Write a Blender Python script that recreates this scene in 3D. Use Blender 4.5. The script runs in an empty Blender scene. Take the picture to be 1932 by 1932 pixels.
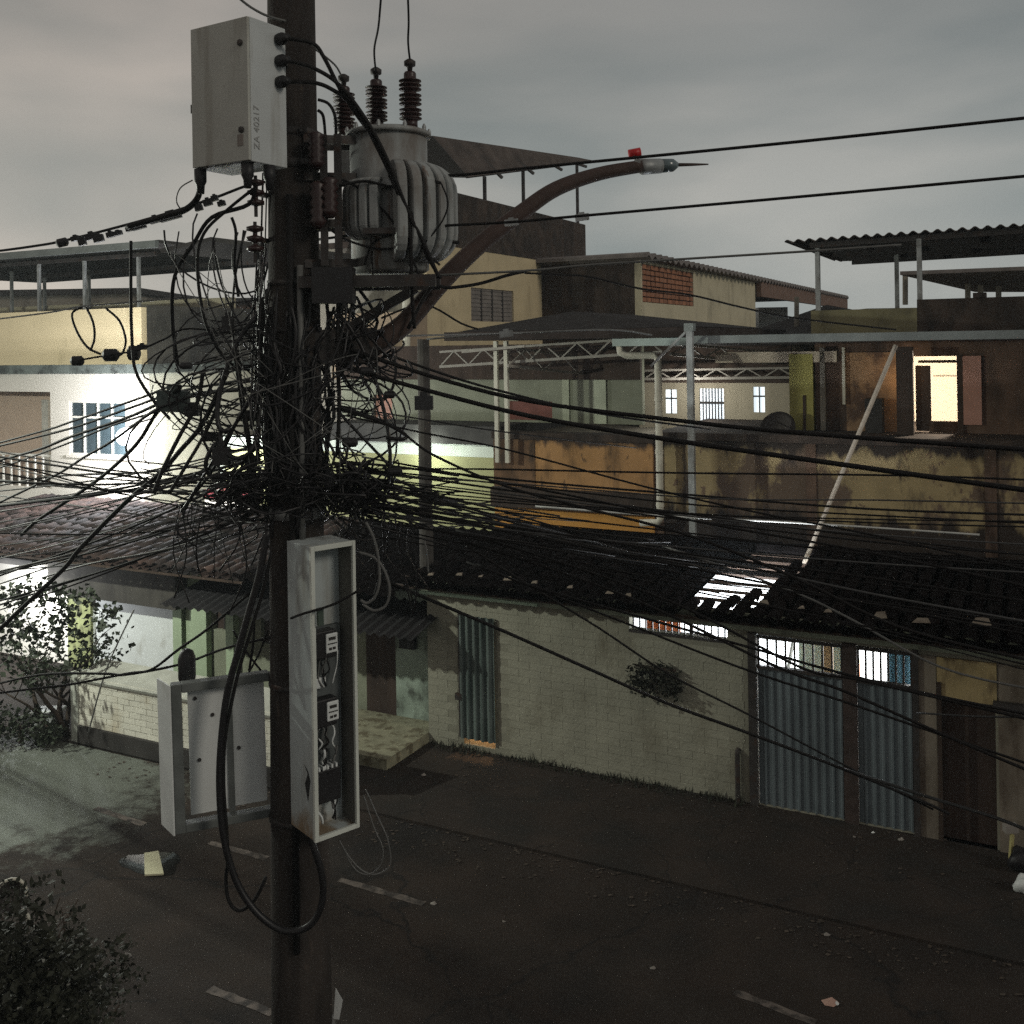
import bpy, math, random
from mathutils import Vector, Matrix

RND = random.Random(11)
scn = bpy.context.scene
COL = scn.collection

# ---------------------------------------------------------------- camera, sky, light, exposure
CAM_H, HOR, FPX, ROLL = 6.3, 650.0, 1932.0, math.radians(0.9)
cam = bpy.data.cameras.new('camera')
cam.sensor_width = 36.0
cam.lens = 36.0
cam.shift_y = -(966.0 - HOR) / 1932.0
cam.clip_start, cam.clip_end = 0.05, 3000.0
cob = bpy.data.objects.new('camera', cam)
COL.objects.link(cob)
cob.matrix_world = Matrix.Translation((0, 0, CAM_H)) @ Matrix.Rotation(math.pi / 2, 4, 'X') @ Matrix.Rotation(-ROLL, 4, 'Z')
scn.camera = cob
scn.view_settings.view_transform = 'Standard'
scn.view_settings.look = 'None'
scn.view_settings.exposure = 0.15
scn.view_settings.gamma = 1.0
scn.view_settings.use_curve_mapping = False
scn.render.engine = 'CYCLES'
scn.cycles.use_denoising = False    # the fine grain stands for the sensor noise of a night picture
scn.cycles.max_bounces = 6
scn.cycles.sample_clamp_indirect = 2.0
scn.cycles.sample_clamp_direct = 8.0
scn.cycles.caustics_reflective = False
scn.cycles.caustics_refractive = False

# night overcast lit from below by the town: warm pale near the roofs, darker grey overhead
wd = bpy.data.worlds.new('World')
scn.world = wd
wd.use_nodes = True
wn, wl = wd.node_tree.nodes, wd.node_tree.links
wn.clear()
wo = wn.new('ShaderNodeOutputWorld')
wb = wn.new('ShaderNodeBackground')
wl.new(wb.outputs[0], wo.inputs[0])
tc = wn.new('ShaderNodeTexCoord')
sx = wn.new('ShaderNodeSeparateXYZ')
wl.new(tc.outputs['Generated'], sx.inputs[0])
mp = wn.new('ShaderNodeMapping')
mp.inputs['Scale'].default_value = (1.0, 1.0, 3.4)
mp.inputs['Rotation'].default_value = (0.0, 0.16, 0.0)
mp.inputs['Location'].default_value = (3.1, 0.4, 1.7)
wl.new(tc.outputs['Generated'], mp.inputs[0])
nz = wn.new('ShaderNodeTexNoise')
nz.inputs['Scale'].default_value = 2.1
nz.inputs['Detail'].default_value = 4.5
nz.inputs['Roughness'].default_value = 0.45
nz.inputs['Distortion'].default_value = 0.3
wl.new(mp.outputs[0], nz.inputs['Vector'])
gr = wn.new('ShaderNodeValToRGB')
gr.color_ramp.elements[0].position = 0.0
gr.color_ramp.elements[0].color = (0.320, 0.345, 0.325, 1)
gr.color_ramp.elements[1].position = 0.55
gr.color_ramp.elements[1].color = (0.150, 0.157, 0.155, 1)
e = gr.color_ramp.elements.new(0.12)
e.color = (0.280, 0.303, 0.288, 1)
e = gr.color_ramp.elements.new(0.30)
e.color = (0.196, 0.210, 0.204, 1)
wl.new(sx.outputs['Z'], gr.inputs[0])
cl = wn.new('ShaderNodeMapRange')
cl.inputs['From Min'].default_value = 0.34
cl.inputs['From Max'].default_value = 0.64
wl.new(nz.outputs['Fac'], cl.inputs['Value'])
cm = wn.new('ShaderNodeMix')
cm.data_type = 'RGBA'
cm.blend_type = 'MULTIPLY'
cm.inputs['Factor'].default_value = 1.0
wl.new(gr.outputs[0], cm.inputs['A'])
cr = wn.new('ShaderNodeValToRGB')
cr.color_ramp.elements[0].color = (0.76, 0.80, 0.82, 1)
cr.color_ramp.elements[1].color = (1.42, 1.30, 1.25, 1)
wl.new(cl.outputs[0], cr.inputs[0])
wl.new(cr.outputs[0], cm.inputs['B'])
# the glow of the town is stronger and rosier towards the left of the street
lg = wn.new('ShaderNodeMapRange')
lg.inputs['From Min'].default_value = 0.25
lg.inputs['From Max'].default_value = -0.60
wl.new(sx.outputs['X'], lg.inputs['Value'])
cm2 = wn.new('ShaderNodeMix')
cm2.data_type = 'RGBA'
cm2.blend_type = 'MULTIPLY'
cm2.inputs['Factor'].default_value = 1.0
c3 = wn.new('ShaderNodeValToRGB')
c3.color_ramp.elements[0].color = (0.95, 0.97, 1.0, 1)
c3.color_ramp.elements[1].color = (1.42, 1.27, 1.20, 1)
wl.new(lg.outputs[0], c3.inputs[0])
wl.new(cm.outputs['Result'], cm2.inputs['A'])
wl.new(c3.outputs[0], cm2.inputs['B'])
wl.new(cm2.outputs['Result'], wb.inputs['Color'])
wb.inputs['Strength'].default_value = 1.0

sun = bpy.data.lights.new('sun', 'SUN')
sun.energy = 0.62
sun.angle = math.radians(14)
sun.color = (1.0, 0.92, 0.79)
sob = bpy.data.objects.new('sun', sun)
COL.objects.link(sob)
sob.rotation_euler = Vector((-0.72, 0.52, -0.46)).to_track_quat('-Z', 'Y').to_euler()

# ---------------------------------------------------------------- pixel and street geometry
def ray(px, py):
    dx, dy = (px - 966.0) / FPX, (py - HOR) / FPX
    c, s = math.cos(ROLL), math.sin(ROLL)
    return Vector((dx * c - dy * s, 1.0, -(dx * s + dy * c)))
CP = Vector((0, 0, CAM_H))
def wp(px, py, Y):
    return CP + ray(px, py) * Y
def gp(px, py, z=0.0):
    r = ray(px, py)
    return CP + r * ((z - CAM_H) / r.z)
A = math.radians(27)
U = Vector((math.cos(A), -math.sin(A), 0))
N = Vector((math.sin(A), math.cos(A), 0))
A0 = gp(810, 1400)
def SW(s, t, z):
    return A0 + U * s + N * t + Vector((0, 0, z))
def st(p):
    d = p - A0
    return d.dot(U), d.dot(N)
def fp(px, py, t):                 # pixel onto the street-parallel plane t -> (s, z)
    r = ray(px, py)
    k = (t - (CP - A0).dot(N)) / r.dot(N)
    p = CP + r * k
    return (p - A0).dot(U), p.z
def gpln(px, py, s):               # pixel onto the cross plane s -> (t, z)
    r = ray(px, py)
    k = (s - (CP - A0).dot(U)) / r.dot(U)
    p = CP + r * k
    return (p - A0).dot(N), p.z
def fbox(x0, y0, x1, y1, t):       # picture rectangle on plane t -> s0, s1, z0, z1
    mx, my = (x0 + x1) / 2, (y0 + y1) / 2
    return fp(x0, my, t)[0], fp(x1, my, t)[0], fp(mx, y1, t)[1], fp(mx, y0, t)[1]

# ---------------------------------------------------------------- materials
MATS = {}
def mk(name, col, rough=0.85, metal=0.0, var=0.18, vs=3.0, bump=0.15, bs=45.0, dirt=None, spec=0.3, stretch=1.0, obj_var=0.0, emis=None):
    m = bpy.data.materials.new(name)
    m.use_nodes = True
    nt = m.node_tree
    n, l = nt.nodes, nt.links
    b = n['Principled BSDF']
    b.inputs['Roughness'].default_value = rough
    b.inputs['Metallic'].default_value = metal
    b.inputs['Specular IOR Level'].default_value = spec
    geo = n.new('ShaderNodeNewGeometry')
    mpg = n.new('ShaderNodeMapping')
    mpg.inputs['Scale'].default_value = (1, 1, stretch)
    l.new(geo.outputs['Position'], mpg.inputs[0])
    no = n.new('ShaderNodeTexNoise')
    no.inputs['Scale'].default_value = vs
    no.inputs['Detail'].default_value = 5
    l.new(mpg.outputs[0], no.inputs['Vector'])
    rp = n.new('ShaderNodeValToRGB')
    rp.color_ramp.elements[0].position = 0.3
    rp.color_ramp.elements[1].position = 0.7
    rp.color_ramp.elements[0].color = tuple(c * (1 - var) for c in col) + (1,)
    rp.color_ramp.elements[1].color = tuple(min(1, c * (1 + var)) for c in col) + (1,)
    l.new(no.outputs['Fac'], rp.inputs[0])
    out = rp.outputs[0]
    for dd in (dirt or []):
        dcol, lo, hi, sc, zs = dd[:5]
        m2 = n.new('ShaderNodeMapping')
        m2.inputs['Scale'].default_value = (1, 1, zs)
        m2.inputs['Location'].default_value = (sc * 1.7, 3.1, lo * 9)
        l.new(geo.outputs['Position'], m2.inputs[0])
        n2 = n.new('ShaderNodeTexNoise')
        n2.inputs['Scale'].default_value = sc
        n2.inputs['Detail'].default_value = 7
        n2.inputs['Roughness'].default_value = 0.62
        l.new(m2.outputs[0], n2.inputs['Vector'])
        mr = n.new('ShaderNodeMapRange')
        mr.inputs['From Min'].default_value = lo
        mr.inputs['From Max'].default_value = hi
        if len(dd) > 5:                      # stain that keeps to a band of heights
            zr = n.new('ShaderNodeSeparateXYZ')
            l.new(geo.outputs['Position'], zr.inputs[0])
            zm_ = n.new('ShaderNodeMapRange')
            zm_.inputs['From Min'].default_value = dd[5]
            zm_.inputs['From Max'].default_value = dd[6]
            zm_.inputs['To Min'].default_value = -0.35
            zm_.inputs['To Max'].default_value = 0.35
            l.new(zr.outputs['Z'], zm_.inputs['Value'])
            ad = n.new('ShaderNodeMath')
            l.new(n2.outputs['Fac'], ad.inputs[0])
            l.new(zm_.outputs[0], ad.inputs[1])
            l.new(ad.outputs[0], mr.inputs['Value'])
        else:
            l.new(n2.outputs['Fac'], mr.inputs['Value'])
        mx = n.new('ShaderNodeMix')
        mx.data_type = 'RGBA'
        l.new(mr.outputs[0], mx.inputs['Factor'])
        l.new(out, mx.inputs['A'])
        mx.inputs['B'].default_value = tuple(dcol) + (1,)
        out = mx.outputs['Result']
    if obj_var:
        oi = n.new('ShaderNodeObjectInfo')
        mr = n.new('ShaderNodeMapRange')
        mr.inputs['To Min'].default_value = 1 - obj_var
        mr.inputs['To Max'].default_value = 1 + obj_var
        l.new(oi.outputs['Random'], mr.inputs['Value'])
        vm = n.new('ShaderNodeVectorMath')
        vm.operation = 'SCALE'
        l.new(out, vm.inputs[0])
        l.new(mr.outputs[0], vm.inputs['Scale'])
        out = vm.outputs[0]
    l.new(out, b.inputs['Base Color'])
    if bump:
        nb = n.new('ShaderNodeTexNoise')
        nb.inputs['Scale'].default_value = bs
        nb.inputs['Detail'].default_value = 4
        l.new(geo.outputs['Position'], nb.inputs['Vector'])
        bp = n.new('ShaderNodeBump')
        bp.inputs['Strength'].default_value = bump
        bp.inputs['Distance'].default_value = 0.02
        l.new(nb.outputs['Fac'], bp.inputs['Height'])
        l.new(bp.outputs[0], b.inputs['Normal'])
    MATS[name] = m
    return m
def glow(name, col, power):
    m = bpy.data.materials.new(name)
    m.use_nodes = True
    b = m.node_tree.nodes['Principled BSDF']
    b.inputs['Base Color'].default_value = (0.8, 0.8, 0.8, 1)
    b.inputs['Emission Color'].default_value = tuple(col) + (1,)
    b.inputs['Emission Strength'].default_value = power
    MATS[name] = m
    return m

BLK = (0.02, 0.018, 0.017)
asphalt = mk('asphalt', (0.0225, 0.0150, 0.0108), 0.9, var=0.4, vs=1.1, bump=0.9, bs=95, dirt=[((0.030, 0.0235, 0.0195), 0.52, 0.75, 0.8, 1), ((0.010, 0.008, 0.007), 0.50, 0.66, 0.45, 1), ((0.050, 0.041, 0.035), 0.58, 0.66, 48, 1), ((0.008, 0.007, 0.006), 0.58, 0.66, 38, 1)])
def pale_lit_area(m, p, rad, col):
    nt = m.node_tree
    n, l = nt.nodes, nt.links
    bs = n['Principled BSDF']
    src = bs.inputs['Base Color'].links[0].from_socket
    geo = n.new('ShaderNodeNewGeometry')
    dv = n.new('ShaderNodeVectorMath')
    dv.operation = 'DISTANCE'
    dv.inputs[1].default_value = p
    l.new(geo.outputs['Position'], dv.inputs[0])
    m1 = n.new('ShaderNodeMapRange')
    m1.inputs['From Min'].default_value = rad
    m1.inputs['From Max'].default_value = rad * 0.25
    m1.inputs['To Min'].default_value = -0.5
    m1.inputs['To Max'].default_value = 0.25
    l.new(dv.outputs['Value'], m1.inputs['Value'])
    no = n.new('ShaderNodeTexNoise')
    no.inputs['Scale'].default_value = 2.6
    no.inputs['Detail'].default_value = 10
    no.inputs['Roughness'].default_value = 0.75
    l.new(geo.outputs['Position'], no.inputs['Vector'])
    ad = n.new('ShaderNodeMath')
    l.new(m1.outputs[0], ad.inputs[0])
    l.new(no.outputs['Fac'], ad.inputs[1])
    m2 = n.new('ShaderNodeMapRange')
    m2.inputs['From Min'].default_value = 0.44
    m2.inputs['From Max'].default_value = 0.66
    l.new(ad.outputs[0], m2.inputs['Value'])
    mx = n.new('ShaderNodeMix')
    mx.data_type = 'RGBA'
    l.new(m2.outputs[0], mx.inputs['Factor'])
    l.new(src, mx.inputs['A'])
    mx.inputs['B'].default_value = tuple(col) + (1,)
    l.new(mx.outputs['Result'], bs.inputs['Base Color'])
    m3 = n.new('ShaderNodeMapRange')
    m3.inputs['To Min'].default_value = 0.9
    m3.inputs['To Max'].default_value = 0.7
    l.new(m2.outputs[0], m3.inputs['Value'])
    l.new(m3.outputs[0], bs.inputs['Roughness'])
pavement_m = mk('pavement_concrete', (0.022, 0.0155, 0.0118), 0.92, var=0.35, vs=1.2, bump=0.4, bs=30, dirt=[((0.014, 0.012, 0.010), 0.46, 0.66, 1.3, 1), ((0.038, 0.031, 0.026), 0.58, 0.66, 40, 1)])
def cracks(m, sc, wdt, col):
    nt = m.node_tree
    n, l = nt.nodes, nt.links
    bs = n['Principled BSDF']
    src = bs.inputs['Base Color'].links[0].from_socket
    geo = n.new('ShaderNodeNewGeometry')
    no = n.new('ShaderNodeTexNoise')
    no.inputs['Scale'].default_value = 2.2
    no.inputs['Detail'].default_value = 5
    l.new(geo.outputs['Position'], no.inputs['Vector'])
    ad = n.new('ShaderNodeVectorMath')
    ad.operation = 'MULTIPLY_ADD'
    l.new(no.outputs['Color'], ad.inputs[0])
    ad.inputs[1].default_value = (0.55, 0.55, 0.55)
    l.new(geo.outputs['Position'], ad.inputs[2])
    vo = n.new('ShaderNodeTexVoronoi')
    vo.feature = 'DISTANCE_TO_EDGE'
    vo.inputs['Scale'].default_value = sc
    l.new(ad.outputs[0], vo.inputs['Vector'])
    mr = n.new('ShaderNodeMapRange')
    mr.inputs['From Min'].default_value = wdt
    mr.inputs['From Max'].default_value = 0.0
    l.new(vo.outputs['Distance'], mr.inputs['Value'])
    mx = n.new('ShaderNodeMix')
    mx.data_type = 'RGBA'
    l.new(mr.outputs[0], mx.inputs['Factor'])
    l.new(src, mx.inputs['A'])
    mx.inputs['B'].default_value = tuple(col) + (1,)
    l.new(mx.outputs['Result'], bs.inputs['Base Color'])
cracks(asphalt, 0.30, 0.010, (0.008, 0.006, 0.005))
cracks(pavement_m, 0.6, 0.008, (0.008, 0.006, 0.005))
pale_lit_area(asphalt, gp(40, 1495, -0.12), 4.6, (0.125, 0.135, 0.115))  # lamp-lit pool and pale cement patches painted into the asphalt colour
paint = mk('road_paint', (0.115, 0.095, 0.082), 0.8, var=0.3, vs=8, dirt=[((0.03, 0.025, 0.022), 0.42, 0.58, 7, 1)])
pole_m = mk('pole_concrete', (0.037, 0.030, 0.026), 0.9, var=0.3, vs=5, stretch=0.3, bump=0.5, bs=50, dirt=[((0.016, 0.013, 0.012), 0.45, 0.66, 4, 0.15), ((0.075, 0.058, 0.046), 0.62, 0.72, 9, 0.3)])
pole_pale = mk('pole_footing', (0.20, 0.21, 0.21), 0.9, dirt=[((0.08, 0.075, 0.07), 0.5, 0.7, 6, 1)])
cable_m = mk('black_cable', (0.011, 0.010, 0.010), 0.7, var=0.1, bump=0, spec=0.15)
cable_t = mk('tangled_cable', (0.011, 0.010, 0.011), 0.42, var=0.1, bump=0, spec=0.35)
cable_d = mk('dull_grey_cable', (0.05, 0.05, 0.05), 0.6, var=0.15, vs=9, bump=0)
cable_g = mk('grey_cable', (0.11, 0.11, 0.105), 0.55, var=0.15, vs=9, bump=0)
cable_w = mk('pale_conduit', (0.40, 0.40, 0.38), 0.5, var=0.12, vs=6, bump=0)
black_m = mk('black_plastic', (0.016, 0.015, 0.016), 0.5, var=0.15, bump=0.1)
dark_steel = mk('dark_steel', (0.045, 0.040, 0.038), 0.6, 0.3, var=0.3, vs=6, dirt=[((0.06, 0.035, 0.025), 0.55, 0.7, 8, 1)])
rust_arm = mk('brown_painted_steel', (0.046, 0.029, 0.024), 0.8, 0.05, var=0.25, vs=6)
galv = mk('galvanised_steel', (0.30, 0.31, 0.31), 0.5, 0.4, var=0.25, vs=5, dirt=[((0.12, 0.11, 0.10), 0.5, 0.7, 5, 0.4)])
cab_m = mk('cabinet_paint', (0.40, 0.40, 0.365), 0.6, var=0.10, vs=2, bump=0.10, dirt=[((0.22, 0.20, 0.165), 0.54, 0.76, 5, 0.12), ((0.16, 0.12, 0.09), 0.66, 0.74, 14, 0.5)])
cab_lit_side = mk('cabinet_lit_side_paint', (0.48, 0.50, 0.50), 0.55, var=0.08, vs=2, bump=0.10, dirt=[((0.30, 0.29, 0.26), 0.55, 0.76, 5, 0.12)])  # lighter copy of the cabinet paint, the side's brighter light put into colour
meter_m = mk('meter_box_polycarbonate', (0.42, 0.46, 0.46), 0.5, var=0.08, vs=2.5, bump=0.05, dirt=[((0.20, 0.18, 0.145), 0.50, 0.74, 3.5, 0.2), ((0.24, 0.18, 0.12), 0.45, 0.6, 3, 0.5, 2.75, 2.05)])
white_m = mk('white_enamel', (0.62, 0.64, 0.63), 0.45, var=0.06, bump=0.03, dirt=[((0.35, 0.34, 0.3), 0.6, 0.8, 3, 0.6)])
tank_m = mk('transformer_paint', (0.26, 0.27, 0.265), 0.6, var=0.15, vs=3, bump=0.12, dirt=[((0.13, 0.11, 0.095), 0.48, 0.68, 3, 0.35), ((0.12, 0.07, 0.045), 0.60, 0.68, 9, 0.15)])
porc = mk('brown_porcelain', (0.030, 0.013, 0.012), 0.4, var=0.2, bump=0, spec=0.4)
red_m = mk('red_plastic', (0.42, 0.018, 0.02), 0.35, bump=0)
# walls
yellow_w = mk('pale_yellow_render', (0.52, 0.43, 0.27), 0.9, var=0.10, vs=1.4, dirt=[((0.25, 0.19, 0.11), 0.58, 0.8, 1.5, 0.35)])
cream_w = mk('cream_render', (0.50, 0.45, 0.32), 0.9, var=0.08, vs=1.2, dirt=[((0.2, 0.18, 0.13), 0.55, 0.8, 1.6, 0.4)])
white_w = mk('white_render', (0.72, 0.68, 0.61), 0.9, var=0.05, vs=1.0, dirt=[((0.45, 0.42, 0.37), 0.6, 0.85, 1.5, 0.3)])
grey_w = mk('grey_render', (0.24, 0.22, 0.18), 0.92, var=0.2, vs=1.6, dirt=[((0.08, 0.07, 0.06), 0.5, 0.7, 1.6, 0.4)])
dark_w = mk('mould_black_render', (0.050, 0.036, 0.028), 0.95, var=0.4, vs=2.2, dirt=[((0.022, 0.017, 0.014), 0.45, 0.65, 2.5, 0.4)])
brown_w = mk('brown_bare_render', (0.12, 0.075, 0.052), 0.95, var=0.3, vs=2.0, dirt=[((0.035, 0.025, 0.02), 0.48, 0.7, 1.8, 0.4)])
peel_w = mk('peeling_yellow_paint', (0.32, 0.245, 0.13), 0.95, var=0.15, vs=2.5, dirt=[((0.13, 0.09, 0.063), 0.52, 0.56, 0.75, 0.6), ((0.05, 0.037, 0.03), 0.58, 0.66, 1.6, 0.3), ((0.15, 0.10, 0.065), 0.60, 0.64, 5, 0.7), ((0.030, 0.022, 0.018), 0.44, 0.62, 2.6, 0.35, 3.55, 2.75), ((0.04, 0.03, 0.024), 0.48, 0.62, 2.2, 0.4, 3.95, 4.55)])
orange_w = mk('orange_render', (0.37, 0.205, 0.085), 0.9, var=0.15, vs=1.5, dirt=[((0.06, 0.04, 0.03), 0.5, 0.64, 2.4, 0.35, 3.95, 4.5), ((0.10, 0.06, 0.03), 0.50, 0.66, 1.5, 0.3), ((0.05, 0.035, 0.025), 0.6, 0.68, 6, 0.4)])
green_w = mk('pale_green_render', (0.22, 0.23, 0.17), 0.9, var=0.15, vs=1.5, dirt=[((0.12, 0.12, 0.08), 0.55, 0.75, 2, 0.3)])
lime_w = mk('lime_render', (0.36, 0.36, 0.19), 0.9, var=0.1, vs=1.2)
mint_w = mk('mint_white_render', (0.66, 0.72, 0.64), 0.9, var=0.06)
plaster_w = mk('stained_green_plaster', (0.25, 0.30, 0.25), 0.95, var=0.3, vs=2.5, dirt=[((0.06, 0.065, 0.055), 0.5, 0.62, 2.2, 0.7)])
brickpaint = mk('painted_brick', (0.27, 0.262, 0.205), 0.9, var=0.14, vs=2.0, bump=0.45, bs=26, obj_var=0.03, dirt=[((0.13, 0.115, 0.08), 0.55, 0.78, 1.2, 0.6)])
mortar = mk('painted_mortar', (0.225, 0.216, 0.168), 0.95, var=0.15, vs=3)
whitebrick = mk('white_painted_brick', (0.58, 0.56, 0.48), 0.88, var=0.1, vs=2.0, bump=0.3, bs=35, obj_var=0.06, dirt=[((0.32, 0.24, 0.13), 0.55, 0.78, 0.9, 0.8)])
redbrick = mk('hollow_red_brick', (0.30, 0.135, 0.075), 0.9, var=0.2, vs=8, obj_var=0.2)
tile_dark = mk('sooty_clay_tile', (0.0065, 0.0055, 0.0055), 1.0, var=0.4, vs=4, obj_var=0.3, bump=0.3, spec=0.0)
tile_clay = mk('old_clay_tile', (0.044, 0.027, 0.022), 0.95, var=0.35, vs=4, obj_var=0.4, bump=0.3, dirt=[((0.016, 0.014, 0.014), 0.40, 0.58, 0.9, 1)])
fibre_dark = mk('dark_fibre_cement', (0.034, 0.031, 0.029), 0.9, var=0.3, vs=2)
fibre_brown = mk('brown_fibre_sheet', (0.075, 0.060, 0.052), 0.95, var=0.35, vs=2.5)
fibre_grey = mk('grey_fibre_cement', (0.17, 0.15, 0.14), 0.9, var=0.25, vs=2)
zinc = mk('zinc_sheet', (0.20, 0.22, 0.215), 0.45, 0.5, var=0.2, vs=2)
gutter_m = mk('pale_green_gutter', (0.30, 0.36, 0.34), 0.55, 0.1, var=0.15)
wood_m = mk('dark_timber', (0.045, 0.030, 0.022), 0.9, var=0.3, vs=5, stretch=0.3)
door_br = mk('dark_brown_door', (0.040, 0.026, 0.020), 0.8, var=0.3, vs=4, stretch=0.3)
bluegate = mk('blue_grey_sheet', (0.135, 0.160, 0.172), 0.6, 0.2, var=0.2, vs=3, stretch=0.3, dirt=[((0.06, 0.075, 0.085), 0.5, 0.75, 3, 0.25)])
teal_door = mk('teal_sheet', (0.105, 0.130, 0.120), 0.6, 0.15, var=0.25, vs=4, stretch=0.3, dirt=[((0.04, 0.06, 0.055), 0.5, 0.7, 5, 0.15)])
winblue = mk('blue_tinted_glass', (0.035, 0.052, 0.060), 0.18, var=0.1, bump=0, spec=0.6)
shutter_m = mk('grey_louvre', (0.18, 0.16, 0.145), 0.8, var=0.2)
pvc = mk('white_pvc', (0.50, 0.48, 0.40), 0.5, var=0.12, vs=4, bump=0, dirt=[((0.2, 0.18, 0.14), 0.58, 0.75, 4, 0.3)])
rail_w = mk('white_railing_paint', (0.7, 0.68, 0.62), 0.5, bump=0)
bark_m = mk('dark_bark', (0.045, 0.033, 0.025), 0.95, var=0.3, vs=9)
leaf_m = mk('green_leaf', (0.026, 0.034, 0.020), 0.65, var=0.45, vs=6, bump=0, obj_var=0.1)
leaf_d = mk('dark_leaf', (0.024, 0.026, 0.017), 0.7, var=0.5, vs=5, bump=0)
paper_m = mk('white_paper', (0.66, 0.68, 0.66), 0.8, var=0.05, bump=0)
reflection_m = mk('pale_yellow_reflection', (0.50, 0.48, 0.33), 0.85, var=0.06)
wet_m = mk('wet_plastic', (0.20, 0.25, 0.25), 0.12, var=0.2, vs=8, bump=0.1, spec=0.7)
warm_room = mk('warm_room_paint', (0.75, 0.70, 0.58), 0.9, var=0.04)
white_room = mk('white_room_paint', (0.75, 0.76, 0.76), 0.9, var=0.05)
pink_w = mk('pinkish_curtain', (0.40, 0.22, 0.17), 0.9, var=0.15)
orange_c = mk('orange_curtain', (0.45, 0.13, 0.05), 0.9, var=0.25, vs=10)
blue_c = mk('blue_curtain', (0.10, 0.22, 0.32), 0.8, var=0.2, vs=6)
lamp_on = glow('lit_lamp', (0.86, 0.95, 1.0), 60.0)
flood_on = glow('floodlit_globe', (0.93, 0.96, 1.0), 200.0)
lamp_warm = glow('lit_warm_bulb', (1.0, 0.82, 0.55), 30.0)
lamp_win = glow('lit_tube', (0.92, 0.96, 1.0), 12.0)
lampglass = mk('lamp_glass', (0.10, 0.13, 0.14), 0.2, var=0.1, bump=0, spec=0.6)

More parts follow.
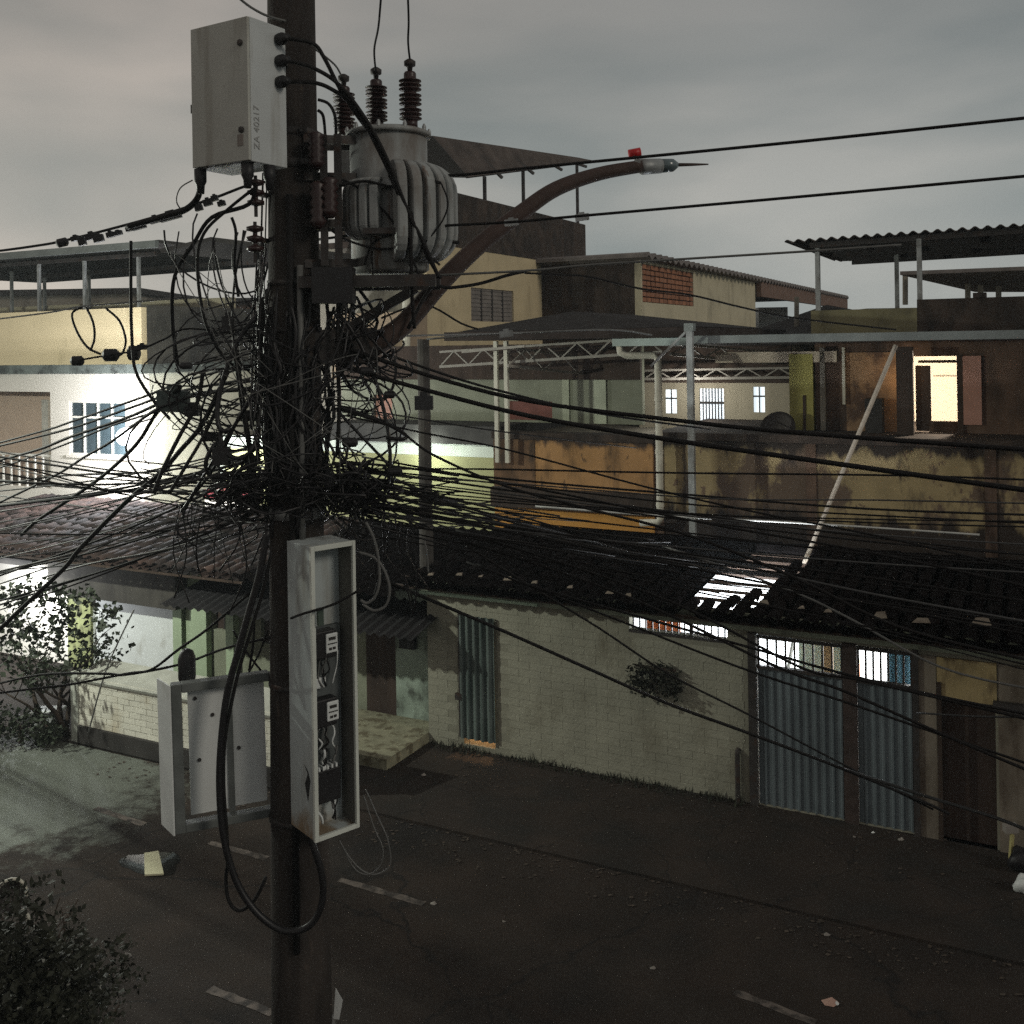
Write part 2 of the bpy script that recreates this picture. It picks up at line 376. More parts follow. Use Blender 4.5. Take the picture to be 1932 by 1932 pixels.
# ---------------------------------------------------------------- mesh helpers
ORG = {}
class MB:
    def __init__(self):
        self.v, self.f = [], []
    def add(self, vs, fs):
        o = len(self.v)
        self.v += [Vector(p) for p in vs]
        self.f += [tuple(i + o for i in f) for f in fs]
        return self
    def box(self, o, a, b, c):
        o, a, b, c = Vector(o), Vector(a), Vector(b), Vector(c)
        vs = [o, o + a, o + a + b, o + b, o + c, o + a + c, o + a + b + c, o + b + c]
        fs = [(0, 3, 2, 1), (4, 5, 6, 7), (0, 1, 5, 4), (1, 2, 6, 5), (2, 3, 7, 6), (3, 0, 4, 7)]
        if a.cross(b).dot(c) < 0:
            fs = [tuple(reversed(f)) for f in fs]
        return self.add(vs, fs)
    def sbox(self, s0, s1, t0, t1, z0, z1):
        if s1 < s0: s0, s1 = s1, s0
        if t1 < t0: t0, t1 = t1, t0
        if z1 < z0: z0, z1 = z1, z0
        return self.box(SW(s0, t0, z0), U * (s1 - s0), N * (t1 - t0), (0, 0, z1 - z0))
    def bar(self, p, q, w, h=None, up=Vector((0, 0, 1))):   # square-section bar between two points
        p, q = Vector(p), Vector(q)
        h = h or w
        d = (q - p).normalized()
        x = d.cross(up)
        if x.length < 1e-3: x = d.cross(Vector((1, 0, 0)))
        x.normalize()
        y = x.cross(d).normalized()
        return self.box(p - x * w / 2 - y * h / 2, q - p, x * w, y * h)
    def tube(self, pts, r, n=6):
        pts = [Vector(p) for p in pts]
        k = len(pts)
        rs = r if isinstance(r, (list, tuple)) else [r] * k
        vs, fs = [], []
        ref = None
        for i, p in enumerate(pts):
            d = (pts[min(i + 1, k - 1)] - pts[max(i - 1, 0)])
            if d.length < 1e-9: d = Vector((0, 0, 1))
            d.normalize()
            if ref is None:
                ref = d.cross(Vector((0, 0, 1)))
                if ref.length < 0.05: ref = d.cross(Vector((1, 0, 0)))
            x = (ref - d * ref.dot(d))
            if x.length < 1e-6: x = d.cross(Vector((0.3, 1, 0.2)))
            x.normalize()
            ref = x
            y = d.cross(x)
            for j in range(n):
                a = 2 * math.pi * j / n
                vs.append(p + (x * math.cos(a) + y * math.sin(a)) * rs[i])
        for i in range(k - 1):
            for j in range(n):
                a, b = i * n + j, i * n + (j + 1) % n
                fs.append((a, b, b + n, a + n))
        fs.append(tuple(reversed(range(n))))
        fs.append(tuple((k - 1) * n + j for j in range(n)))
        return self.add(vs, fs)
    def lathe(self, o, prof, n=20, ax=Vector((0, 0, 1))):
        o = Vector(o)
        z = Vector(ax).normalized()
        x = z.cross(Vector((0, 1, 0)))
        if x.length < 0.1: x = z.cross(Vector((1, 0, 0)))
        x.normalize()
        y = z.cross(x)
        vs, fs = [], []
        for r, h in prof:
            for j in range(n):
                a = 2 * math.pi * j / n
                vs.append(o + z * h + (x * math.cos(a) + y * math.sin(a)) * r)
        for i in range(len(prof) - 1):
            for j in range(n):
                a, b = i * n + j, i * n + (j + 1) % n
                fs.append((a, b, b + n, a + n))
        fs.append(tuple(reversed(range(n))))
        fs.append(tuple((len(prof) - 1) * n + j for j in range(n)))
        return self.add(vs, fs)
    def slab(self, q, th):              # four corner points, thickness downwards
        q = [Vector(p) for p in q]
        nn = (q[1] - q[0]).cross(q[3] - q[0]).normalized()
        if nn.z > 0: nn = -nn
        w = [p + nn * th for p in q]
        return self.add(q + w, [(0, 1, 2, 3), (7, 6, 5, 4), (0, 4, 5, 1), (1, 5, 6, 2), (2, 6, 7, 3), (3, 7, 4, 0)])
    def corr(self, o, a, b, pitch, amp, nrm=None, th=0.012, prof='sin'):   # corrugated sheet, waves across a, ribs along b
        o, a, b = Vector(o), Vector(a), Vector(b)
        nn = Vector(nrm) if nrm is not None else a.cross(b).normalized()
        per = 6 if prof == 'sin' else 4
        cnt = max(1, int(a.length / pitch))
        vs, fs = [], []
        m = cnt * per
        for i in range(m + 1):
            ph = i / per
            if prof == 'sin':
                h = amp * math.sin(2 * math.pi * ph)
                x = i / m
            else:
                h = amp * (0 if i % 4 in (0, 1) else 1)
                x = min(1, (i // 4 + (0, 0.55, 0.68, 0.87)[i % 4]) / cnt)
            p = o + a * x + nn * h
            vs += [p, p + b, p + b - nn * th, p - nn * th]
        for i in range(m):
            q = i * 4
            fs += [(q, q + 4, q + 5, q + 1), (q + 3, q + 2, q + 6, q + 7), (q, q + 3, q + 7, q + 4), (q + 1, q + 5, q + 6, q + 2)]
        fs += [(0, 1, 2, 3), (m * 4 + 3, m * 4 + 2, m * 4 + 1, m * 4)]
        return self.add(vs, fs)
    def data(self, name, mat, off, smooth=False):
        me = bpy.data.meshes.new(name)
        me.from_pydata([p - off for p in self.v], [], self.f)
        me.materials.append(mat)
        if smooth:
            me.polygons.foreach_set('use_smooth', [True] * len(me.polygons))
        me.update()
        return me
    def build(self, name, mat, parent=None, smooth=False, label=None, kind=None, bevel=0.0):
        if parent is not None:
            off = ORG[parent.name]
        else:
            xs = [min(p[i] for p in self.v) for i in range(3)]
            xe = [max(p[i] for p in self.v) for i in range(3)]
            off = Vector(((xs[0] + xe[0]) / 2, (xs[1] + xe[1]) / 2, xs[2]))
        ob = bpy.data.objects.new(name, self.data(name, mat, off, smooth))
        COL.objects.link(ob)
        if parent is not None:
            ob.parent = parent
        else:
            ob.location = off
        ORG[ob.name] = off.copy()
        if label: ob['label'] = label
        if kind: ob['kind'] = kind
        if bevel:
            bv = ob.modifiers.new('bevel', 'BEVEL')
            bv.width = bevel
            bv.segments = 2
            bv.limit_method = 'ANGLE'
        return ob
def tag(ob, label=None, cat=None, group=None, kind=None):
    if label: ob['label'] = label
    if cat: ob['category'] = cat
    if group: ob['group'] = group
    if kind: ob['kind'] = kind
    return ob
def thing(name, label, cat, loc, group=None):
    ob = bpy.data.objects.new(name, None)
    ob.empty_display_size = 0.2
    COL.objects.link(ob)
    ob.location = loc
    ORG[ob.name] = Vector(loc)
    return tag(ob, label, cat, group)
def inst(me, name, parent, mtx):        # a shared-mesh piece of a thing, world matrix mtx
    ob = bpy.data.objects.new(name, me)
    COL.objects.link(ob)
    ob.parent = parent
    ob.matrix_local = Matrix.Translation(-ORG[parent.name]) @ mtx
    return ob
def lamp(name, p, power, col, radius=0.08, spot=None, aim=None):
    li = bpy.data.lights.new(name, 'SPOT' if spot else 'POINT')
    li.energy = power
    li.color = col
    li.shadow_soft_size = radius
    ob = bpy.data.objects.new(name, li)
    COL.objects.link(ob)
    ob.location = p
    if spot:
        li.spot_size = math.radians(spot)
        li.spot_blend = 0.6
        ob.rotation_euler = (Vector(aim) - Vector(p)).to_track_quat('-Z', 'Y').to_euler()
    return ob
def smooth_pts(pts, sub=6):
    if len(pts) < 3:
        return [pts[0].lerp(pts[-1], i / sub) for i in range(sub + 1)]
    out = []
    for i in range(len(pts) - 1):
        p0, p1, p2, p3 = pts[max(i - 1, 0)], pts[i], pts[i + 1], pts[min(i + 2, len(pts) - 1)]
        for k in range(sub):
            t = k / sub
            out.append(0.5 * ((2 * p1) + (p2 - p0) * t + (2 * p0 - 5 * p1 + 4 * p2 - p3) * t * t + (3 * p1 - p0 - 3 * p2 + p3) * t ** 3))
    out.append(pts[-1])
    return out
def line3(px, d0, d1):                  # picture polyline with depth running from d0 to d1
    L = [0.0]
    for a, b in zip(px, px[1:]):
        L.append(L[-1] + math.hypot(b[0] - a[0], b[1] - a[1]))
    out = []
    for (x, y), l in zip(px, L):
        f = l / L[-1]
        out.append(wp(x, y, 1.0 / ((1 - f) / d0 + f / d1)))
    return out
def brick_fill(parent, name, mat, s0, s1, t, z0, z1, bl, bh, gap, th, holes=(), limit=300, near=None, rough=0.003):
    """bricks of a wall face as single pieces; past the limit the farther rest in one part"""
    cells = []
    r = 0
    z = z0
    while z + bh * 0.6 < z1:
        s = s0 - (bl / 2 if r % 2 else 0)
        while s < s1:
            a, b = max(s, s0), min(s + bl - gap, s1)
            c, d = z, min(z + bh - gap, z1)
            if b - a > 0.04 and not any(a < h[1] + 0.005 and b > h[0] - 0.005 and c < h[3] + 0.005 and d > h[2] - 0.005 for h in holes):
                cells.append((a, b, c, d))
            s += bl
        z += bh
        r += 1
    if near is not None:
        cells.sort(key=lambda c: (SW((c[0] + c[1]) / 2, t, (c[2] + c[3]) / 2) - CP).length)
    cache = {}
    rest = MB()
    nrest = 0
    rot = Matrix((U, N, Vector((0, 0, 1)))).transposed().to_4x4()
    for i, (a, b, c, d) in enumerate(cells):
        pr = RND.uniform(-rough, rough)
        if i < limit:
            key = (round(b - a, 2), round(d - c, 2))
            if key not in cache:
                m = MB().box((0, 0, 0), (b - a, 0, 0), (0, th, 0), (0, 0, d - c))
                cache[key] = m.data(name, mat, Vector((0, 0, 0)))
            inst(cache[key], name, parent, Matrix.Translation(SW(a, t - th + pr, c)) @ rot)
        else:
            rest.sbox(a, b, t - th + pr, t + pr, c, d)
            nrest += 1
    if nrest:
        rest.build(name + 's_beyond', mat, parent, kind='stuff')
def tile_mesh(name, mat, w, ln):
    m = MB()
    vs, fs = [], []
    k = 5
    for j, (sc, y) in enumerate(((1.0, 0.0), (0.86, ln))):
        for i in range(k + 1):
            a = math.pi * i / k
            for rr in (w / 2, w / 2 - 0.014):
                vs.append((-math.cos(a) * rr * sc, y, math.sin(a) * rr * 0.72 * sc))
    st_ = 2 * (k + 1)
    for i in range(k):
        a = i * 2
        fs += [(a, a + st_, a + 2 + st_, a + 2), (a + 1, a + 3, a + 3 + st_, a + 1 + st_), (a, a + 2, a + 3, a + 1), (a + st_, a + 1 + st_, a + 3 + st_, a + 2 + st_)]
    m.add(vs, fs)
    return m.data(name, mat, Vector((0, 0, 0)), True)
def tile_roof(roof, mat, s0, s1, t0, z0, t1, z1, w, ln, skip=None, limit=300, lift=0.03):
    d = (N * (t1 - t0) + Vector((0, 0, z1 - z0)))
    L = d.length
    d.normalize()
    nn = U.cross(d).normalized()
    rows = max(1, int(L / (ln * 0.84)))
    cols = int((s1 - s0) / w)
    me = tile_mesh('roof_tile', mat, w * 0.82, ln)
    rot = Matrix((U, d, nn)).transposed().to_4x4()
    spots = []
    for r in range(rows):
        for c in range(cols):
            s, k = s0 + (c + 0.5) * w, r * ln * 0.84
            if skip and skip(s, t0 + (t1 - t0) * k / L): continue
            spots.append(SW(s, t0, z0) + d * k + nn * (lift + 0.012 * RND.random()) + U * RND.uniform(-0.012, 0.012))
    spots.sort(key=lambda p: (p - CP).length)
    rest = MB()
    for i, p in enumerate(spots):
        mtx = Matrix.Translation(p) @ rot @ Matrix.Rotation(RND.gauss(0, 0.055), 4, 'Z') @ Matrix.Rotation(RND.uniform(-0.02, 0.07), 4, 'X')
        if i < limit:
            inst(me, 'roof_tile', roof, mtx)
        else:
            rest.add([mtx @ v.co for v in me.vertices], [tuple(q.vertices) for q in me.polygons])
    if rest.v:
        rest.build('roof_tiles_beyond', mat, roof, True, kind='stuff')

# ---------------------------------------------------------------- ground, road, pavements
RZ = -0.035
ZV = Vector((0, 0, 1))
def wall_holes(m, s0, s1, z0, z1, t0, t1, holes):
    xs = sorted(set([s0, s1] + [min(max(v, s0), s1) for h in holes for v in h[:2]]))
    for a, b in zip(xs, xs[1:]):
        if b - a < 1e-4: continue
        mid = (a + b) / 2
        hs = sorted((max(h[2], z0), min(h[3], z1)) for h in holes if h[0] <= mid <= h[1])
        z = z0
        for c, d in hs:
            if c > z + 1e-4: m.sbox(a, b, t0, t1, z, c)
            z = max(z, d)
        if z < z1 - 1e-4: m.sbox(a, b, t0, t1, z, z1)
    return m
m = MB().add([(-500, -300, RZ), (500, -300, RZ), (500, 700, RZ), (-500, 700, RZ)], [(0, 1, 2, 3)])
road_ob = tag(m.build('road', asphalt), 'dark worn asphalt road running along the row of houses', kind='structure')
m = MB().sbox(-45, 45, -2.4, 30, RZ - 0.2, 0.0)
tag(m.build('far_pavement', pavement_m), 'dark concrete pavement along the foot of the houses', kind='structure')
m = MB().sbox(-45, 45, -24, -6.62, RZ - 0.2, 0.004)
tag(m.build('near_pavement', pavement_m), 'dark pavement on the near side around the utility pole', kind='structure')
gm_ = MB()
rg = random.Random(5)
for k in range(900):
    s = rg.uniform(-4, 11)
    t = -2.44 - rg.random() ** 2 * 0.7 if rg.random() < 0.6 else -rg.random() ** 2 * 1.3
    z = RZ + 0.005 if t < -2.4 else 0.004
    p = SW(s, t, z)
    r_ = rg.uniform(0.008, 0.035)
    a0 = rg.uniform(0, 6.28)
    gm_.add([p + Vector((math.cos(a0 + q) * r_, math.sin(a0 + q) * r_ * 0.7, rg.uniform(0, 0.012))) for q in (0, 1.7, 3.3, 4.9)], [(0, 1, 2), (0, 2, 3)])
tag(gm_.build('street_grit', mk('grit', (0.055, 0.043, 0.034), 0.95, var=0.6, vs=30, bump=0)), 'leaves and grit scattered along the kerb and wall foot', kind='stuff')
marks = [((180, 1525), (272, 1556), 'pale road dash farthest to the left beside the lit cobbles'),
         ((395, 1590), (503, 1620), 'pale road dash seen just left of the utility pole'),
         ((640, 1660), (800, 1706), 'faded road dash right of the pole below the meter cabinet'),
         ((1385, 1872), (1540, 1930), 'faded road dash at the bottom right of the picture'),
         ((395, 1866), (515, 1912), 'faded road dash beside the foot of the utility pole')]
for a, b, lb in marks:
    p, q = gp(a[0], a[1], RZ), gp(b[0], b[1], RZ)
    d = (q - p).normalized()
    w = Vector((-d.y, d.x, 0)) * 0.055
    o = Vector((0, 0, 0.004))
    k = 9
    vs = []
    for i in range(k + 1):
        c = p.lerp(q, i / k)
        vs += [c + w * RND.uniform(0.75, 1.1) + o, c - w * RND.uniform(0.75, 1.1) + o]
    mm = MB().add(vs, [(2 * i, 2 * i + 1, 2 * i + 3, 2 * i + 2) for i in range(k)])
    tag(mm.build('road_marking', paint), lb, 'road marking', 'painted dashes along the road', 'structure')

# ---------------------------------------------------------------- right single-storey house with the gate
def sz(px, py, t): return fp(px, py, t)
RH_Z = 2.42
h_door = fbox(866, 1160, 936, 1397, 0)
hd_ = (h_door[0] + 0.075, h_door[1] - 0.03, 0.085, h_door[3] - 0.10)
h_vent = fbox(1187, 1149, 1372, 1198, 0)
g0, g1 = fp(1420, 1300, 0)[0], fp(1730, 1300, 0)[0]
h_gate = (g0, g1, 0.02, 2.32)
h_dark = fbox(1774, 1325, 1880, 1600, 0)
h_dark = (h_dark[0], h_dark[1], 0.0, h_dark[3])
S_END = 11.0
house = thing('low_house', 'low painted-brick house with a blue sheet gate and dark tiled roof', 'house', SW(4, 2, 0))
holes = [hd_, h_vent, h_gate, h_dark]
wm = MB()
wall_holes(wm, 0.0, S_END, -0.05, 2.52, 0.0, 0.16, holes)
wall = wm.build('front_wall', mortar, house)
brick_fill(wall, 'brick', brickpaint, 0.0, g0 - 0.12, 0.0, 0.0, 2.36, 0.36, 0.115, 0.005, 0.004, rough=0.0012, holes=[(h[0] - 0.02, h[1] + 0.02, h[2] - 0.02, h[3] + 0.02) for h in holes[:2]], near=True)
MB().sbox(g1 + 0.02, h_dark[0] - 0.03, -0.03, -0.001, 0, 2.3).sbox(h_dark[1] + 0.03, S_END, -0.03, -0.001, 0, 2.3).build('pier_render', mk('pier_render', (0.19, 0.16, 0.125), 0.92, var=0.25, vs=2.5, stretch=0.5, dirt=[((0.07, 0.05, 0.035), 0.5, 0.7, 2.5, 0.3)]), house)
MB().sbox(h_dark[0] - 0.02, h_dark[1] + 0.02, -0.04, -0.002, h_dark[3] + 0.02, 2.3).build('yellow_lintel', mk('yellow_lintel_paint', (0.34, 0.26, 0.13), 0.9, var=0.2, vs=3, dirt=[((0.10, 0.07, 0.04), 0.5, 0.7, 4, 0.4)]), house)
MB().sbox(-0.06, S_END, -0.10, -0.035, 2.38, 2.60).build('eave_beam', mk('eave_beam_paint', (0.26, 0.29, 0.22), 0.85, var=0.2, vs=2, dirt=[((0.09, 0.085, 0.07), 0.5, 0.68, 2, 0.6)]), house)
MB().sbox(-0.06, 2.0, -0.13, -0.101, 2.385, 2.43).build('eave_trim', mk('mint_trim', (0.42, 0.55, 0.42), 0.6, var=0.1), house)
MB().sbox(0, S_END, 4.5, 4.66, 0, 2.3).sbox(-0.0, 0.16, 0.17, 4.49, 0, 2.6).sbox(S_END - 0.15, S_END, 0.17, 4.49, 0, 2.6).sbox(2.13, 8.19, 2.9, 2.98, 0.06, 2.4).build('rear_wall', white_room, house)
MB().sbox(0.17, S_END - 0.17, 0.17, 4.48, -0.05, 0.05).build('floor', grey_w, house)
MB().sbox(2.0, 2.12, 0.18, 4.0, 0.06, 2.42).sbox(8.2, 8.3, 0.18, 4.0, 0.06, 2.42).build('partition', white_room, house)
# roofs
gap = [gp(x, y, 2.68) for x, y in ((1296, 1142), (1400, 1142), (1490, 1092), (1545, 1050), (1500, 1038), (1420, 1060), (1330, 1096))]
gap = [st(p) for p in gap]
def inside(s, t, poly):
    c = False
    j = len(poly) - 1
    for i in range(len(poly)):
        (xi, yi), (xj, yj) = poly[i], poly[j]
        if (yi > t) != (yj > t) and s < (xj - xi) * (t - yi) / (yj - yi) + xi: c = not c
        j = i
    return c
def deck(roof, mat, s0, s1, t0, z0, t1, z1, w, skip=None, rows=10, name='roof_underlay'):
    mm = MB()
    cols = int((s1 - s0) / w)
    d = N * (t1 - t0) + ZV * (z1 - z0)
    for r in range(rows):
        for c in range(cols):
            a, b = s0 + c * w, s0 + (c + 1) * w
            fa, fb = r / rows, (r + 1) / rows
            if skip and skip((a + b) / 2, t0 + (t1 - t0) * (fa + fb) / 2): continue
            P = SW(0, t0, z0)
            k = ((0, 0), (0.3, -0.05), (0.7, -0.05), (1, 0))
            v0 = [P + U * (a + w * x) + d * fa + ZV * y for x, y in k]
            v1 = [P + U * (a + w * x) + d * fb + ZV * y for x, y in k]
            mm.add(v0 + v1, [(i, i + 1, i + 5, i + 4) for i in range(3)])
    return mm.build(name, mat, roof)
RID = (3.2, 2.83)
skipf = lambda s, t: inside(s, t, gap)
rb = MB()
for k in range(9):
    t = -0.3 + k * 0.42
    rb.sbox(-0.5, S_END, t, t + 0.05, 2.50 + k * 0.030, 2.54 + k * 0.030)
roofA = rb.build('roof', wood_m, house)
deck(roofA, tile_dark, -0.2, S_END, -0.42, 2.60, RID[0], RID[1], 0.235, skipf)
tile_roof(roofA, tile_dark, -0.2, S_END, -0.46, 2.60, RID[0], RID[1], 0.235, 0.46, skipf, limit=298)
deck(roofA, tile_dark, -0.2, S_END, 4.6, 2.45, RID[0], RID[1], 0.235, None, 4, 'rear_slope')
rt = MB()
for k in range(24):
    a = SW(-0.2 + k * 0.46, RID[0], RID[1] + 0.01)
    rt.tube([a, a + U * 0.25, a + U * 0.5], [0.10, 0.115, 0.13], 8)
rt.build('ridge_tiles', tile_dark, roofA)
eav = mk('pale_eave_glint', (0.24, 0.20, 0.16), 0.9, var=0.2, vs=6)  # pale wedges along the eave paint the light caught by tile ends
for px, py, w in ((812, 1083, 0.10), (866, 1083, 0.12), (906, 1087, 0.07), (958, 1091, 0.16), (1008, 1098, 0.10), (1075, 1107, 0.09), (1150, 1117, 0.13), (1185, 1122, 0.10), (1440, 1136, 0.16), (1512, 1146, 0.09), (1562, 1152, 0.11), (1660, 1160, 0.18), (1738, 1170, 0.22), (1850, 1172, 0.24)):
    s, z = fp(px, py, -0.49)
    h = w * RND.uniform(0.35, 0.6)
    MB().add([SW(s - w / 2, -0.50, z - h / 2), SW(s + w / 2, -0.50, z - h * 0.3), SW(s + w * 0.35, -0.50, z + h / 2), SW(s - w * 0.2, -0.50, z + h * 0.35), SW(s, -0.38, z)], [(0, 1, 2, 3), (1, 0, 4), (2, 1, 4), (3, 2, 4), (0, 3, 4)]).build('eave_glint', eav, house)
# vent with bars
v = thing('barred_vent', 'long low barred vent glowing white and orange high in the painted-brick wall', 'window', SW((h_vent[0] + h_vent[1]) / 2, 0, h_vent[2]))
MB().sbox(h_vent[0], h_vent[1], -0.02, 0.03, h_vent[2] - 0.03, h_vent[2]).sbox(h_vent[0], h_vent[1], -0.02, 0.03, h_vent[3], h_vent[3] + 0.03).build('frame', dark_steel, v)
nb = 15
for k in range(nb):
    s = h_vent[0] + (h_vent[1] - h_vent[0]) * (k + 0.5) / nb
    wd_ = 0.05 if k == 9 else 0.018
    MB().sbox(s - wd_ / 2, s + wd_ / 2, 0.04, 0.06, h_vent[2], h_vent[3]).build('bar', dark_steel, v)
# corrugated door
d = thing('sheet_door', 'narrow teal corrugated sheet door with orange light leaking below it', 'door', SW((h_door[0] + h_door[1]) / 2, -0.05, 0))
MB().corr(SW(h_door[0] + 0.05, -0.06, 0.19), U * (h_door[1] - h_door[0] - 0.05), ZV * (h_door[3] - 0.21), 0.105, 0.025, -N).build('door_sheet', teal_door, d)
MB().sbox(h_door[0] + 0.02, h_door[0] + 0.075, -0.055, 0.0, h_door[2] + 0.03, h_door[3]).build('door_post', dark_steel, d)
MB().box(SW(h_door[0] - 0.03, -0.09, 0.78), U * 0.12, N * 0.05, ZV * 0.10).build('lock', dark_steel, d)
hall = thing('entry_lamp', 'small warm lamp inside behind the teal sheet door', 'lamp', SW(h_door[0] + 0.3, 1.2, 0.7))
MB().lathe(SW(h_door[0] + 0.3, 1.2, 0.7), [(0.02, 0), (0.05, 0.03), (0.05, 0.08), (0.02, 0.11)], 10).build('bulb', lamp_warm, hall)
lamp('entry_lamp_light', SW(h_door[0] + 0.3, 1.0, 0.75), 45, (1.0, 0.55, 0.25), 0.06)
# gate
g = thing('sheet_gate', 'two-leaf blue-grey corrugated gate with barred openings along its top', 'gate', SW((g0 + g1) / 2, 0, 0))
gm = fp(1605, 1360, 0)[0]
for a, b, nm in ((g0 + 0.07, gm - 0.09, 0), (gm + 0.09, g1 - 0.05, 1)):
    zt = 1.86 if nm == 0 else 1.84
    lf = MB().corr(SW(a, 0.02, 0.015), U * (b - a), ZV * (zt - 0.015), 0.105, 0.022, -N, prof='trap').build('leaf', bluegate, g)
    MB().sbox(a, b, -0.03, 0.05, zt, zt + 0.045).build('leaf_rail', dark_steel, g)
    MB().sbox(a, b, -0.03, 0.05, 2.27, 2.31).build('top_rail', dark_steel, g)
    nbar = 9 if nm == 0 else 7
    for k in range(nbar + 1):
        s = a + 0.015 + (b - a - 0.03) * k / nbar
        MB().sbox(s - 0.012, s + 0.012, 0.0, 0.024, zt + 0.045, 2.27).build('bar', dark_steel, g)
MB().sbox(g0 - 0.05, g0 + 0.06, -0.05, 0.06, 0, 2.34).build('gate_post', dark_steel, g)
MB().sbox(gm - 0.085, gm + 0.085, -0.05, 0.06, 0, 2.34).build('gate_post', mk('rusty_post', (0.050, 0.035, 0.030), 0.8, 0.2, var=0.3, vs=7), g)
MB().sbox(g1 - 0.05, g1 + 0.02, -0.06, 0.06, 0, 2.36).build('gate_post', dark_steel, g)
# dark open doorway
d = thing('dark_doorway', 'unlit dark doorway at the right end of the low house', 'door', SW(h_dark[0], 0.2, 0))
MB().sbox(h_dark[0], h_dark[1], 0.10, 0.15, 0, h_dark[3]).build('door_panel', door_br, d)
MB().sbox(h_dark[0] - 0.02, h_dark[0] + 0.03, -0.06, -0.042, 0, h_dark[3] + 0.22).build('door_frame', wood_m, d)
q = SW(h_dark[0] + 0.62, -0.1, h_dark[3])
tag(MB().box(q, U * 0.34, -N * 0.12, ZV * 0.10).box(q + U * 0.04 - ZV * 0.03, U * 0.26, -N * 0.10, ZV * 0.029).build('wall_lamp', dark_steel), 'small unlit box lamp fixed over the dark doorway', 'lamp')
# interior of the room behind gate and vent
def loose(name, mb, mat, label, cat, group=None, **k): return tag(mb.build(name, mat, **k), label, cat, group)
sA = fp(1215, 1180, 0.7)[0]
loose('curtain', MB().corr(SW(sA, 0.75, 0.9), U * 0.55, ZV * 1.3, 0.11, 0.03), orange_c, 'orange curtain hanging behind the left part of the barred vent', 'curtain')
sA = fp(1490, 1210, 0.9)[0]
loose('leaning_board', MB().bar(SW(sA - 0.22, 0.9, 0.6), SW(sA + 0.12, 0.9, 2.4), 0.13, 0.03), white_m, 'white board leaning behind the bars of the left gate leaf', 'board')
sA = fp(1520, 1210, 1.3)[0]
loose('cupboard', MB().sbox(sA - 0.1, sA + 0.55, 1.3, 1.8, 0.05, 2.25).sbox(sA - 0.07, sA + 0.22, 1.27, 1.299, 0.1, 2.2).sbox(sA + 0.24, sA + 0.52, 1.27, 1.299, 0.1, 2.2), mk('pale_green_cupboard', (0.36, 0.42, 0.37), 0.6), 'tall pale green cupboard behind the left gate leaf', 'cupboard')
sA = fp(1552, 1210, 0.6)[0]
loose('door_edge', MB().sbox(sA, sA + 0.13, 0.6, 0.66, 0.05, 2.35), mk('tan_timber', (0.42, 0.27, 0.14), 0.7), 'tan timber upright behind the left gate leaf', 'timber')
sA = fp(1578, 1240, 1.6)[0]
loose('small_shelf', MB().sbox(sA - 0.12, sA + 0.3, 1.5, 1.8, 1.55, 1.60).sbox(sA - 0.12, sA - 0.09, 1.5, 1.8, 1.2, 1.549).sbox(sA + 0.27, sA + 0.3, 1.5, 1.8, 1.2, 1.549), mk('red_brown_shelf', (0.30, 0.12, 0.06), 0.7), 'small red-brown shelf seen low behind the left gate leaf', 'shelf')
sA = fp(1672, 1240, 0.8)[0]
loose('curtain', MB().corr(SW(sA, 0.85, 0.9), U * 0.36, ZV * 1.28, 0.12, 0.03), blue_c, 'blue curtain hanging behind the right gate leaf', 'curtain')
tl = thing('tube_lamp', 'lit white tube lamp inside the low house under the roof gap', 'lamp', SW(4.6, 2.0, 2.3))
MB().bar(SW(4.1, 2.0, 2.34), SW(5.1, 2.0, 2.34), 0.04).build('tube', lamp_win, tl)
MB().bar(SW(4.05, 2.0, 2.39), SW(5.15, 2.0, 2.39), 0.06, 0.03).build('fitting', white_m, tl)
lamp('tube_lamp_light', SW(4.6, 1.7, 2.15), 420, (0.90, 0.95, 1.0), 0.15)
tl = thing('bulb_lamp', 'lit bulb hanging inside behind the right gate leaf', 'lamp', SW(7.2, 2.4, 2.1))
MB().lathe(SW(7.2, 2.4, 2.08), [(0.02, 0), (0.05, 0.04), (0.045, 0.08), (0.02, 0.12)], 10).build('bulb', lamp_win, tl)
lamp('bulb_lamp_light', SW(7.2, 1.9, 2.0), 260, (0.95, 0.95, 0.92), 0.1)
# bits on the facade
def leaves(mb, c, rad, count, size, flat=1.0, rnd=RND):
    for _ in range(count):
        while True:
            p = Vector((rnd.uniform(-1, 1), rnd.uniform(-1, 1), rnd.uniform(-1, 1)))
            if p.length <= 1: break
        p = Vector(c) + Vector((p.x * rad[0], p.y * rad[1], p.z * rad[2]))
        leaf(mb, p, size * rnd.uniform(0.6, 1.35), rnd)
def leaf(mb, p, sz_, rnd=RND):
    a = Vector((rnd.gauss(0, 1), rnd.gauss(0, 1), rnd.gauss(0, 0.7))).normalized()
    b = a.cross(Vector((rnd.gauss(0, 1), rnd.gauss(0, 1), rnd.gauss(0, 1)))).normalized()
    n = a.cross(b)
    w = 0.34
    mb.add([p, p + a * sz_ * 0.45 + b * sz_ * w + n * sz_ * 0.08, p + a * sz_, p + a * sz_ * 0.45 - b * sz_ * w + n * sz_ * 0.08], [(0, 1, 2), (0, 2, 3)])
s, z = fp(1235, 1278, -0.12)
hp = thing('wall_plant', 'dark bushy plant hanging on the painted-brick wall below the vent', 'plant', SW(s, -0.1, z - 0.3))
lm = MB()
for dx, dz, r in ((-0.22, 0.05, 0.2), (0.0, 0.08, 0.24), (0.2, 0.02, 0.2), (-0.05, -0.12, 0.2), (0.24, -0.14, 0.14), (-0.25, -0.1, 0.15)):
    leaves(lm, SW(s + dx, -0.10, z + dz), (r * 1.25, 0.06, r * 0.7), 75, 0.075)
